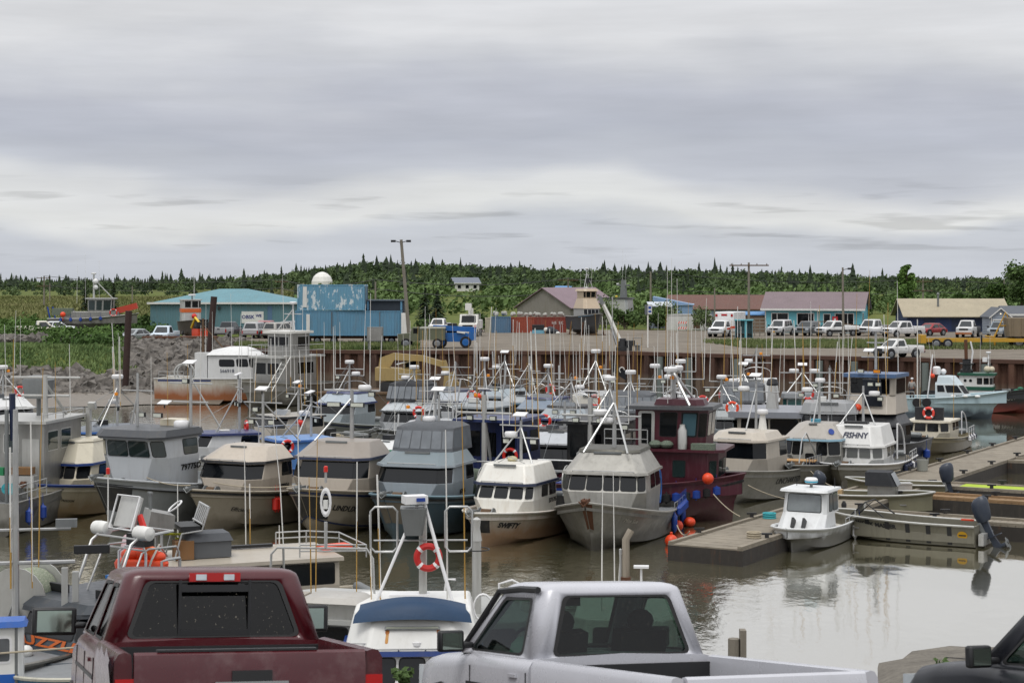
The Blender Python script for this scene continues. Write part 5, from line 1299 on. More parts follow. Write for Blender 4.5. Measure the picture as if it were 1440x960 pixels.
    if mst:
        mx, mz = mst.get('x', -.6), mst.get('z', zt + 1.6); z0 = mst.get('z0', ztop)
        bars = mst.get('bars', ((mz - .15, .75), (mz - .75, 1.1)))
        mast(root, mx, z0, mz, bars, mst.get('r', .07), mst.get('brace', (1.3, 0)), braces=mst.get('n', 1), top=mst.get('top', 'panel'), items=mst.get('items', ()), mat=mst.get('mat'))
        bz, bw = bars[-1]
        for i in range(whips):
            s = 1 if i % 2 else -1; k = i // 2
            kk = rg.choice((0, 0, 1, 2)); hgt = rg.uniform(2.2, 4.6)
            whip(root, mx, s * bw * (1 - .35 * k) , bars[-1][0] if k % 2 == 0 else bars[0][0], bz + hgt, kk, (rg.uniform(-.03, .03), rg.uniform(-.035, .035)))
        if gear:
            radar(root, mx + .1, rg.choice((-1, 1)) * bw * .5, bz + .03, .28) if rg.random() < .6 else None
            for s in (-1, 1):
                if rg.random() < .7: flood(root, mx + .1, s * bw * .75, bz - .14, 1, M_lamp)
    else:
        for i in range(whips):
            s = 1 if i % 2 else -1; whip(root, xa + .4 + .6 * (i // 2), s * w * .8, zw1 if fly else ztop, zw1 + rg.uniform(3, 5.5), rg.choice((0, 1, 2)), (0, rg.uniform(-.01, .01)))
    if arch:
        m = MB(); n = 12; m.tube([(xa - 1.3, -w * .95, fbm)] + [(xa - 1.3, -w * .95 * math.cos(math.pi * i / n), fbm + 1.2 + .7 * math.sin(math.pi * i / n)) for i in range(n + 1)] + [(xa - 1.3, w * .95, fbm)], .03, 6); m.build('stern_arch', M_frame, root)
    if stern_reel: reel(root, xa - 1.6, fbm - .25)
    m = MB(); m.lathe([(.1, -B * .32), (.16, -B * .3), (.16, B * .3), (.1, B * .32)], 10, (-L/2 + .05, 0, fbm + .1), 'Y'); m.build('stern_roller', M_steel, root)
    if fenders:
        for (t, sg, v, mt, r, h) in fenders: p = S(t, sg, v, r + .02); fender(root, p, mt, r, h)
    if extra: extra(root, S, zs, dict(q1=q1, q2=q2, qf=qf, xt=xt, zw1=zw1, zt=ztop, q=q1))
    return root
def rowx(root, S, zs, k):
    """the small gear every working boat carries"""
    r = random.Random(root.name + str(round(root.location.x, 1))); zt = k['zt']; sd = r.choice((-1, 1))
    m = MB(); tp = Vector((-.7, 0, zt + 1.9))
    for p in (S(.96, 1, 1), S(.06, 1, 1), S(.06, -1, 1), S(.5, sd, 1)): m.tube([tp, p], .011, 4)
    m.build('stay_wire', M_steel, root)
    rails(root, [S(t, 1, 1) for t in (.02, .1, .18, .26, .34)], .5, 2, .02)
    if r.random() < .6: m = MB(); m.tube([(-1.0, sd * .8, 1.3), (-1.6, sd * 1.1, zt + r.uniform(1, 2.4))], .045, 6); m.build('boom', M_frame, root)
    if r.random() < .5: reel(root, -2.9, .9, .75, 1.3)
    c = r.choice((M_blueb, M_orange, M_redb, M_trim, M_wtrim)); m = MB(); m.cb((-2.0, sd * 1.1, 1.5), (.7, .7, .7)); m.build('deck_box', c, root)
    if r.random() < .6: m = MB(); m.ball((r.uniform(-1.2, .2), sd * 1.5, zt - .4), .22, 10, 8); m.build('buoy', r.choice((M_orange, M_orange, M_redb)), root)
    if r.random() < .5: ring_buoy(root, (-1.3, -sd * 1.2, zt + .3), 'X', .28)
    m = MB(); n = 8; m.tube([(-1.5, -.9, zt - .1)] + [(-1.5, -.9 * math.cos(math.pi * i / n), zt + .35 + .35 * math.sin(math.pi * i / n)) for i in range(n + 1)] + [(-1.5, .9, zt - .1)], .022, 5); m.build('bridge_hoop', M_frame, root)
    if r.random() < .5 and k['qf']:
        q = k['qf'][2]; a, b = q[3], q[2]; up = Vector((-.25, 0, .3)); m = MB(); m.add([a, b, b + up, a + up], [(0, 1, 2, 3)]); m.build('wind_screen', M_vinyl, root, smooth=False)
    if r.random() < .35: m = MB(); m.lathe([(.1, 0), (.1, .14), (.04, .16)], 8, (-.6, .3, zt + 1.55)); m.build('strobe', flat('amber', '#e08a1a', .3), root)
    m = MB(); m.cb((.0, -.4, zt + .12), (.5, .5, .24)); m.build('roof_box', r.choice((M_wtrim, M_trim, M_canvas)), root)
def stem(px, py, hd, L=9.75, rake=.95):
    """centre of a boat whose stem meets the water at photo pixel px, py"""
    p = at(px, py, 0); a = R(-90 + hd); x = L / 2 - rake * .9; return Vector((p.x - math.cos(a) * x, p.y - math.sin(a) * x, 0))
def topat(px, py, z, hd, x=1.0):
    """centre of a boat whose point (x, 0, z) is seen at px, py"""
    p = at(px, py, z); a = R(-90 + hd); return Vector((p.x - math.cos(a) * x, p.y - math.sin(a) * x, 0))
# ---------------------------------------------------------------- the front row
M_tan = S_paint('#9f9687', wl=('#5f5646', .35, .6)); M_tanl = S_paint('#b3a99b'); M_bluegr = S_paint('#465964', wl=('#39423f', .3, .5)); M_lblue = S_paint('#868f95')
M_lgrey = S_paint('#b3b7ba'); M_grey = S_paint('#7f8386', wl=('#55554f', .35, .6)); M_creamh = S_paint('#d6cdb6', wl=('#93713f', .9, .75)); M_navy = S_paint('#1f3a77'); M_navyd = S_paint('#18233f')
M_whiteh = paint('white_hull', '#dad8d1', .4, .5, '#9a8b6c', var=.08, wl=('#9a6a34', 1.0, .8)); M_wtop = paint('white_top', '#dcdad2', .4, .3, '#a08a68', var=.06, rust=.15)
M_aluh = paint('bare_hull', '#84827c', .4, .5, '#4a4740', metal=.55, var=.3, rust=.12, wl=('#3f3c33', .3, .7)); M_alut = paint('bare_top', '#a5a39c', .42, .4, '#5f5b52', metal=.5, var=.2)
M_letter = flat('black_letter', '#141414', .6)
def b1x(root, S, zs, k):
    q = k['qf'][2]
    for u in (.2, .48, .76): m = MB(); m.panel(q, u - .07, u + .07, .9, .96, .05, .05, .02); m.build('hatch_grip', M_steel, root)
    m = MB(); m.cb((-.6, .1, k['zt'] + .7), (.2, .2, 1.4)); m.cb((-.55, .3, k['zt'] + 1.5), (.2, .35, .3), 0, .3); m.build('post', M_alul, root); flood(root, -.45, -.3, k['zt'] + 1.0, 1, M_lamp, .45)
    m = MB(); m.tube([(-.6, -.7, k['zt'] + .8), (-.6, .6, k['zt'] + .8)], .04, 6); m.build('post_bar', M_frame, root)
gill('cream boat with blue gunwale and brow at the left of the front row', stem(48, 735, -15), -15, B=3.7, xf=2.3, xa=-.8, fbb=1.75, fbm=1.2, hullm=M_creamh, rub=M_navy, housem=M_creamh, flym=S_paint('#cdc6b2'), browm=M_navy, lip=S_paint('#cdc6b2'), win=3, zw0=1.65, zw1=2.25, zt=3.25, w=1.35, capm=M_navy, rubv=.97,
     text_side=('FREEDOM', .80, .45, .16, M_letter), whips=0, extra=b1x, seed=1, rusty=True, hw=1)
def b2x(root, S, zs, k):
    zt = k['zw1'] + .35
    mast(root, .6, zt, zt + 2.3, ((zt + 1.55, .8),), .06, (0, 0), y=-1.0, braces=0, top=None); flood(root, .5, -.9, zt + .5, 1, M_lamp, .45); flood(root, .5, .0, zt + .5, 1, M_lamp, .45)
    mast(root, .2, zt, zt + 2.6, ((zt + 1.9, 1.1), (zt + 1.1, .9)), .07, (-.6, 1.1), y=1.5, braces=1, top='panel', items=(('flood', .3, 1.3, zt + 2.0), ('panel', .3, .2, zt + 1.05)))
    m = MB(); m.lathe([(.3, 0), (.34, .05), (.34, .25), (.28, .32), (.02, .34)], 14, (.3, 1.1, zt - .02)); m.build('life_raft', M_clean, root)
    m = MB(); m.cb((-.4, .3, zt + .15), (.8, 1.1, .3)); m.build('roof_box', M_creamh, root)
    for y, z in ((-.9, 3), (1.5, 3.6), (2.3, 4.4), (.2, 3.2)): whip(root, 0, y * .8, zt, zt + z, rng.choice((0, 1)))
gill('big grey boat numbered 79775D with a dark grey roof and black bow panel', stem(150, 748, -25), -25, B=4.4, fbb=2.35, fbm=1.6, hullm=S_paint('#94989a', wl=('#4a4a46', .35, .6)), rub=M_black, rubv=.8, housem=M_lgrey, capm=M_lgrey, fly=False, zw0=2.95, zw1=3.75, wrake=.18, crake=-.1, w=1.68, xf=2.6, xa=-.2, ch=(.45, .5),
     win=[(2, .04, .48, .1, .88), (2, .52, .96, .1, .88), (1, .12, .9, .1, .88), (3, .1, .9, .1, .88), (4, .52, .95, .1, .88), (0, .05, .4, .1, .88)], winm=M_glassg, roof=(.22, .2, .28, S_paint('#3d4044')), browm=S_paint('#4a4d50'), guard=(.87, M_black), text_house=[(4, '79775D', .72, .72, .36, M_letter)], whips=0, extra=b2x, seed=2, bulw=.35)
def b3x(root, S, zs, k):
    for t in (.63, .615): p = S(t, 1, .62, .14); fender(root, p, M_redb, .15, .6)
gill('tan boat with sloping tan top, black window band and fancy script name', stem(283, 748, -27), -27, B=4.1, xf=2.7, xa=-.3, fbb=1.85, fbm=1.35, hullm=M_tan, rub=M_black, rubv=.9, housem=M_tanl, flym=M_tanl, browm=M_black, zw0=2.05, zw1=2.7, zt=3.35, w=1.65, finset=.45, frake=1.0, text_side=('Efficiency', .79, .42, .27, M_letter, dict(shear=.35)),
     text_house=[(4, '37056', .7, .62, .24, M_letter)], mst=dict(x=-.4, z=5.5, bars=((5.1, 1.0), (4.4, .7)), n=1, brace=(-1.4, 1), items=(('flood', -.3, -.3, 4.8),)), whips=4, extra=b3x, seed=3)
def b4x(root, S, zs, k):
    for y in (-.75, .35): flood(root, -.2, y, 5.1, 1, M_lamp, .62)
gill('tan boat with navy trim, black bow wedge and twin floodlights on its mast', stem(432, 755, -19), -19, B=4.3, xf=2.5, xa=-.6, fbb=2.05, fbm=1.45, hullm=M_tan, rub=M_navyd, rubv=.88, housem=M_tanl, flym=S_paint('#8d857c'), browm=M_navyd, zw0=2.2, zw1=2.95, zt=3.65, w=1.75, finset=.4, frake=1.0, guard=(.88, M_black), text_side=('LINDUX', .80, .5, .34, M_letter, dict(shear=.25, bold=.01)),
     text_house=[(4, '769541', .6, .66, .34, M_navyd)], mst=dict(x=-.4, z=5.75, bars=((5.7, 1.3),), n=1, brace=(1.7, -.95), r=.1, top=None), whips=4, extra=b4x, seed=4, rub2=(.05, .04, M_navyd))
def b5x(root, S, zs, k):
    pass
gill('slate blue boat with a grey canvas bridge cover and pale blue top', stem(550, 763, -19), -19, B=4.2, xf=2.3, xa=-1.0, fbb=2.0, fbm=1.45, hullm=M_bluegr, rub=M_black, rubv=.9, housem=M_lblue, flym=S_paint('#6f7b80'), browm=M_lblue, zw0=2.15, zw1=2.8, zt=3.35, w=1.7, finset=.25, frake=.75, guard=(.9, S_paint('#6d665c')), text_house=[(4, '6796', .42, .6, .28, M_letter)],
     canv=(-1.6, 1.0, 1.35, .95), mst=dict(x=-1.2, z=5.6, bars=((5.2, 1.1), (4.4, .8)), n=0, top='panel'), whips=5, extra=b5x, seed=5, capm=S_paint('#6b8590'))
def b6x(root, S, zs, k):
    m = MB(); m.tube([(k['xt'] - .9, -.6, k['zt']), (k['xt'] - .6, 0, k['zt'] + .3), (k['xt'] - .9, .6, k['zt'])], .02, 5); m.build('bridge_hoop', M_frame, root)
    m = MB(); m.ball((.0, -.3, k['zt'] + .08), .22, 10, 6, .6); m.build('seat', S_paint('#b9b089'), root)
gill('white boat SWIFTY with rust stains and a black bow guard', stem(674, 770, -23), -23, B=3.6, fbb=1.45, fbm=1.05, hullm=M_whiteh, rub=None, housem=M_wtop, flym=M_wtop, browm=M_navyd, win=3, framem=M_wtop, zw0=1.62, zw1=2.2, zt=3.0, w=1.32, finset=.18, frake=.4, xf=2.2, xa=-.9, ch=(.35, .3), guard=(.93, M_black, .1), text_side=('SWIFTY', .83, .5, .33, M_letter, dict(shear=.3, bold=.016)),
     text_house=[(4, '37175', .8, .82, .27, M_letter)], mst=dict(x=-.2, z=4.7, z0=2.9, bars=((4.45, .95), (3.95, .8)), n=2, brace=(.9, 0), top='panel'), whips=5, extra=b6x, seed=6, light_bar=True, deckm=M_wtop)
def b7x(root, S, zs, k):
    m = MB()
    for i in range(9): m.torus((-1.9, 1.62, 1.75 + .01 * i), .33 + .03 * (i % 4), .022, 'Y', 20, 5)
    o = m.build('rope_coil', flat('blue_rope', '#2b62a8', .8), root); o.scale = (.8, 1, 1.5); o.location = (-.1, 0, -.75)
    for i in range(9): t = .30 - .03 * i; p = S(t, 1, .92, .12); fender(root, p, M_blueb, .11, .34)
    for t in (.33, .08): p = S(t, 1, .45, .14); fender(root, p, M_blueb, .13, .75)
    for t, mt in ((.22, M_orange),): p = S(t, 1, .05, .2); m = MB(); m.ball((p.x, p.y, .2), .24, 14, 10); m.build('buoy', M_orange, root)
    rails(root, [S(t, 1, 1) for t in (.02, .1, .18, .26, .34)], .28, 1); hull_patch(root, S, .975, .999, .1, .98, 1, M_rust, 'rust_streak', .01); hull_patch(root, S, .98, .999, .1, .98, -1, M_rust, 'rust_streak', .01)
    m = MB(); m.lathe([(.03, -.3), (.34, -.3), (.34, -.25), (.2, -.2), (.2, .2), (.34, .25), (.34, .3)], 14, (-1.7, -1.0, 3.0), 'Y'); m.build('winch_drum', paint('pale_net', '#aeb7a6', .8, .6), root)
gill('bare aluminium boat with rust streaked stem and a coiled blue hose', stem(829, 776, -16), -16, B=4.5, fbb=2.0, fbm=1.0, rake=1.0, hullm=M_aluh, rub=None, housem=M_alut, flym=M_alut, browm=M_alut, lip=paint('alu_lip', '#5d5c55', .5, .4, metal=.5), win=4, zw0=2.05, zw1=2.72, zt=3.55, w=1.72, finset=.42, frake=.85, xf=2.1, xa=-1.4, ch=(.35, .3), text_side=('Miss Sue', .78, .62, .24, flat('pale_letter', '#b9b5aa', .6), dict(shear=.4)),
     mst=dict(x=-.3, z=5.9, bars=((4.9, 1.1), (4.6, .6)), n=2, brace=(1.6, 0), r=.09, top=None, items=(('radar', -.2, -.55, 4.95),)), whips=3, extra=b7x, seed=7, rusty=True, capm=M_alut)

# ---------------------------------------------------------------- boats along the dock
MAR = S_paint('#43121f', dirt=.2, dcol='#7d6068'); MARH = S_paint('#4a1526', wl=('#5d4a45', .4, .5))
def maroon():
    L = 9.2; root = thing('maroon_tender', 'tall maroon workboat with a two storey wheelhouse and black fenders', 'boat', at(906, 732, 0) + Vector((0, 1.4, 0)), R(-16), 'fishing boats moored in the harbour')
    S, zs, bg = hull(root, L, 4.4, 2.05, 1.55, .5, MARH, M_black, .74, .07, t0=.6, pw=2.6, deckz=1.15, cap=MAR)
    q1 = tier(root, 'deckhouse', MAR, (.6, 3.5, 1.45, .4, .4, 1.1), (.6, 3.6, 1.5, .4, .4, 3.05), bevel=.02)
    m = MB(); m.loft([plan(-1.4, 3.9, 1.75, .4, .4, 3.05), plan(-1.4, 3.9, 1.75, .4, .4, 3.17)]); m.build('boat_deck', MAR, root)
    q2 = tier(root, 'wheelhouse', MAR, (.0, 3.0, 1.35, .35, .35, 3.17), (.0, 3.15, 1.4, .35, .35, 4.85), bevel=.02)
    m = MB(); m.loft([plan(-.4, 3.4, 1.65, .4, .4, 4.85), plan(-.35, 3.35, 1.6, .4, .4, 5.0)]); m.build('roof', S_paint('#26292d'), root)
    m = MB(); m.loft([plan(.7, 2.9, .8, .3, .3, 5.0), plan(.8, 2.8, .75, .3, .3, 5.25)]); m.build('roof_hatch', MAR, root)
    wins(root, q2, [(0, .40, .66, .32, .92), (0, .74, .99, .32, .92), (1, .12, .88, .32, .9), (2, .08, .46, .32, .9), (2, .54, .92, .32, .9)], M_glass, M_rubber, .06, .03)
    m = MB(); m.panel(q2[0], .05, .31, .02, .96, .02, .03, .12); d = m.build('door', M_alul, root); m = MB(); m.panel(q2[0], .1, .26, .12, .9, .03, .02, .05); m.build('pane', M_glass, d)
    m = MB(); m.panel(q2[0], .76, .97, .34, .9, .022, .02, .05); m.build('curtain', flat('teal_curtain', '#30505a', .7), root)
    wins(root, q1, [(0, .42, .62, .45, .8), (1, .2, .8, .45, .8), (2, .1, .45, .45, .8), (2, .55, .9, .45, .8)], M_glassg, M_rubber, .04, .03)
    m = MB(); m.panel(q1[0], .05, .3, .0, .85, .02, .03, .06); m.build('door', MAR, root)
    mast(root, 1.4, 5.0, 6.7, ((6.4, 1.3), (5.6, 1.5)), .13, (.9, 0), braces=2, top=None, items=(('radar', 1.4, -.55, 6.43), ('radar', 1.4, .8, 6.43), ('orange', 1.4, -.3, 6.1), ('panel', 1.5, .3, 5.5), ('flood', 1.5, 1.0, 6.2)))
    for x, y, z in ((1.4, -1.25, 12.0), (1.4, -.45, 12.3), (1.4, 1.2, 11.4), (2.0, 1.3, 9.2)): whip(root, x, y, 5.1, z - .9, 0)
    rails(root, [(-1.3, -1.7, 3.17), (-.4, -1.7, 3.17), (.6, -1.7, 3.17)], .8, 2); rails(root, [S(t, -1, 1) for t in (.1, .2, .3, .4, .5, .6)], .55, 1)
    m = MB(); m.lathe([(.05, 0), (.2, 0), (.2, .8), (.12, .95), (.12, 1.05), (.05, 1.06)], 12, (2.1, -1.55, 3.18)); m.build('gas_bottle', M_alul, root)
    m = MB(); m.cb((3.0, -1.5, 3.3), (1.0, .5, .26)); m.build('folded_net', M_net, root)
    for x in (.9, 1.4): m = MB(); m.ball((x, -1.45, 3.35), .3, 9, 6, .6); m.build('deck_bundle', M_net, root)
    reel(root, -.6, 1.2, .72, 1.2, paint('pale_web', '#a8a99b', .9, .7, '#5f6f5c', dscale=9, streak=False))
    ring_buoy(root, (-1.7, -1.9, 2.1), 'Y', .36); m = MB(); m.tube([(-2.6, -1.8, 1.5), (-2.5, -1.8, 2.9), (-2.0, -1.8, 3.3), (-.4, -1.8, 3.1), (1.2, -1.8, 1.6)], .03, 6); m.build('deck_arch', M_frame, root)
    for i in range(7): p = S(.62 + .045 * i, -1, .62, .18); fender(root, p, M_rubber if i % 2 else M_blueb, .19, .4)
    for p in ((3.3, -2.1, 2.0),): m = MB(); m.ball(p, .25, 14, 10); m.build('buoy', M_orange, root)
    m = MB(); m.ball((2.6, -2.6, .2), .26, 14, 10, .8); m.build('buoy', M_orange, root)
    m = MB(); m.cb((.9, -1.85, 1.5), (.5, .35, .5)); m.build('bucket', M_clean, root)
maroon()
def unx(root, S, zs, k):
    for i in range(6): p = S(.27 - .042 * i, 1, .86, .15); fender(root, p, M_navyd, .16, .36)
    rails(root, [S(t, 1, 1) for t in (.02, .07, .12, .17, .22, .27)], .42, 1); m = MB(); m.tube([(-2.2, 1.75, 1.4), (-2.6, 1.75, 2.6), (-3.2, 1.75, 2.9), (-4.6, 1.75, 1.7)], .035, 6); m.build('deck_arch', M_frame, root)
    radar(root, -.6, .5, k['zt'] + .75, .27); m = MB(); m.lathe([(.22, 0), (.12, .75)], 10, (-.6, .5, k['zt'])); m.build('radar_post', M_white, root)
gill('grey aluminium boat UNCHARTED with a cream cabin and dark window band', topat(1034, 621, 2.75, -30, 1.6), -30, L=9.75, B=4.3, fbb=1.7, fbm=1.3, hullm=paint('un_hull', '#8f8d86', .45, .4, '#4a473f', metal=.45, var=.15), housem=S_paint('#b5ada0'), flym=S_paint('#b5ada0'), zw0=1.95, zw1=2.75, zt=3.2, w=1.45, finset=.2, frake=.4, wrake=-.1, fxa=-1.0, text_side=('UNCHARTED', .47, .62, .42, M_letter, dict(shear=.2)), whips=4, mst=dict(x=-1.0, z=5.6, bars=((5.0, 1.2),), n=1, top='panel'), extra=unx, seed=8)
def rdx(root, S, zs, k):
    m = MB(); m.panel(k['q1'][2], .38, .62, .35, 1.15, .02, .03, .1); m.build('door', M_glass, root)
    m = MB(); m.tube([(2.3, -1.1, 1.3), (2.3, .8, 1.3)], .2, 12); m.build('tarp_roll', M_canvasd, root); m = MB(); m.cb((2.35, -.2, 1.52), (.5, 1.7, .05), 0, .1); m.build('plank', paint('ply', '#b08a5c', .8, .3), root)
    m = MB(); m.lathe([(.16, 0), (.16, .02)], 14, (0, 0, 0), 'X'); e = m.build('emblem', M_blueb, root); e.location = k['qf'][3][2] * .5 + k['qf'][3][0] * .5 + Vector((.1, .1, 0)); e.rotation_euler = (0, -.5, .7)
    fender(root, S(.3, 1, .7, .15), M_blueb, .16, .4); m = MB(); m.cb((-5.2, .3, .55), (.7, 2.6, .08)); m.build('swim_step', M_alul, root); m = MB(); m.ball(S(.12, 1, .05, .25), .3, 12, 8, .7); m.build('buoy', M_redb, root)
    rails(root, [S(t, 1, 1) for t in (.05, .15, .25, .35)], .35, 1)
    m = MB(); m.cb((-.2, .0, k['zt'] + .12), (.3, .45, .16)); m.build('roof_vent', flat('teal_cap', '#4f93a8', .5), root)
gill('aluminium boat with a domed front and a blue edged roof moored bow out', topat(1139, 619, 2.4, -24, 1.0), -24, B=4.0, fbb=1.5, fbm=1.2, hullm=M_aluh, housem=M_alut, flym=S_paint('#a29d95'), browm=S_paint('#7ea2b4'), win=[(2, .02, .3, .08, .9), (2, .7, .98, .08, .9), (3, .1, .9, .1, .9), (1, .1, .9, .1, .9), (4, .6, .95, .1, .9)], zw0=1.65, zw1=2.38, zt=3.2, w=1.5, finset=.58, frake=.8, ch=(.5, .55), wrake=-.1, xf=1.3, whips=4, mst=dict(x=-.9, z=5.2, bars=((4.7, 1.2),), n=1, top=None), extra=rdx, seed=9)
def fix(root, S, zs, k):
    q_text(root, k['qf'][2], 'FISHNY', .56, .5, .42, M_navyd, shear=.2, bold=.012)
    m = MB(); n = 10; m.tube([(-2.0, 1.5, 1.2), (-2.0, 1.5, 3.0)] + [(-2.0 - 1.9 * math.sin(math.pi / 2 * i / n), 1.5, 3.0 - 1.7 * (1 - math.cos(math.pi / 2 * i / n))) for i in range(n + 1)], .045, 6); m.build('deck_arch', M_clean, root)
    rails(root, [S(t, 1, 1) for t in (.03, .09, .15, .21, .27)], .4, 2)
    for i in range(7): fender(root, S(.4 - .05 * i, 1, .72, .13), M_navyd if i != 4 else M_clean, .14, .34)
    m = MB(); m.lathe([(.15, 0), (.15, .02)], 14, (-.6, 1.62, 1.5), 'Y'); m.build('emblem', M_navyd, root); m = MB(); m.cb((-.2, -.2, k['zt'] + .06), (.5, 1.2, .1)); m.build('roof_rack', M_trim, root)
gill('white boat with blue FISHNY lettering across its flybridge front', topat(1200, 628, 2.05, -24, 1.4), -24, B=4.2, fbb=1.5, fbm=1.15, hullm=paint('fish_hull', '#a3a097', .45, .4, wl=('#6b665a', .9, .6)), housem=S_paint('#d5d5d2'), flym=S_paint('#d5d5d2'), browm=S_paint('#d5d5d2'), win=3, framem=S_paint('#d5d5d2'), zw0=1.45, zw1=2.05, zt=3.1, w=1.5, finset=.2, frake=.45, wrake=-.12, whips=4, mst=dict(x=-.8, z=5.0, bars=((4.5, 1.2),), n=2, top=None, items=(('flood', -.7, .4, 5.1), ('flood', -.7, .8, 5.1))), extra=fix, seed=10, capm=M_clean, winm=flat('grey_glass', '#4a4c48', .15, 0, .8))
BLK = S_paint('#202124', dirt=.3, dcol='#5a5852'); 
def blx(root, S, zs, k):
    zt = k['zt']
    q = tier(root, 'bridge_house', S_paint('#a79f93'), (-1.8, 1.1, 1.5, .4, .4, zt), (-1.8, .6, 1.35, .4, .4, zt + 1.0), bevel=.03)
    q = tier(root, 'bridge_house', S_paint('#a79f93'), (-1.8, .5, 1.35, .2, .2, zt + 1.0), (-1.8, .45, 1.35, .2, .2, zt + 1.95), bevel=.02); wins(root, q, [(2, .04, .46, .1, .9), (2, .54, .96, .1, .9), (4, .1, .9, .1, .9), (0, .1, .9, .1, .9)], M_glass, M_rubber, .05, .03)
    m = MB(); m.loft([plan(-1.9, .8, 1.5, .1, .1, zt + 1.95), plan(-1.9, .8, 1.5, .1, .1, zt + 2.15)]); m.build('roof', S_paint('#4a6488'), root)
    m = MB(); m.cb((1.2, .35, zt + 1.15), (.05, 1.0, 1.5), 0, .22); m.build('solar_panel', M_solar, root)
    mast(root, -.6, zt + 2.15, zt + 4.4, ((zt + 3.0, .8), (zt + 3.8, .5)), .08, (0, 0), braces=0, top='radar', items=(('panel', -.3, -.3, zt + 3.4),))
    flood(root, .85, .5, zt + 2.3, 1, flat('amber', '#e08a1a', .3), .4); flood(root, .85, -.4, zt + 2.3, 1, M_lamp, .35)
    for y, z in ((-1.2, 6.5), (1.2, 7.2), (.6, 6.0), (-.5, 7.8)): whip(root, -.8, y, zt + 2.1, zt + z, rng.choice((0, 1)))
    hull_text(root, S, 'NIKKI', .55, .6, .3, flat('dim_letter', '#55575a', .5), 1, 9.75, shear=.2); fender(root, S(.2, 1, .5, .2), M_blueb, .2, .5)
gill('black boat with a grey upper bridge, solar panel and blue roof strip', stem(1196, 672, -28), -28, B=4.4, fbb=1.9, fbm=1.55, hullm=BLK, housem=BLK, flym=BLK, browm=BLK, zw0=1.95, zw1=2.55, zt=3.2, w=1.75, finset=.3, frake=.8, whips=0, extra=blx, seed=11, lip=None)
def lrx(root, S, zs, k):
    ring_buoy(root, (k['xt'] - .5, .0, k['zt'] + .45), 'X', .3, .08, mat=flat('coral_red', '#d8453a', .5)); m = MB(); m.cb((k['xt'] - .75, 0, k['zt'] + .4), (.3, 1.7, .75)); m.build('bridge_cover', M_canvasd, root)
    m = MB(); n = 10; m.tube([(-2.2, 1.3, .9), (-2.2, 1.3, 2.3)] + [(-2.2 - 1.6 * math.sin(math.pi / 2 * i / n), 1.3, 2.3 - 1.4 * (1 - math.cos(math.pi / 2 * i / n))) for i in range(n + 1)], .035, 6); m.build('deck_arch', M_clean, root)
    for i in range(6): fender(root, S(.3 - .05 * i, 1, .8, .12), M_navyd if i % 2 else M_clean, .13, .3)
    m = MB(); m.cb((-1.7, .8, 1.5), (.5, .6, .8)); m.build('deck_box', M_blueb, root); rails(root, [S(t, 1, 1) for t in (.03, .12, .2, .28)], .5, 2)
gill('small cream boat with a coral life ring on a black bridge cover', stem(1290, 642, -26), -26, L=8.6, B=3.6, fbb=1.15, fbm=.85, hullm=S_paint('#8d8368', wl=('#5b503a', .6, .6)), housem=S_paint('#c7c0ae'), flym=None, fly=False, browm=S_paint('#c7c0ae'), win=2, framem=S_paint('#c7c0ae'), zw0=1.25, zw1=1.85, w=1.3, wrake=-.1, whips=2, extra=lrx, seed=12, rub=M_black, rubv=.97)

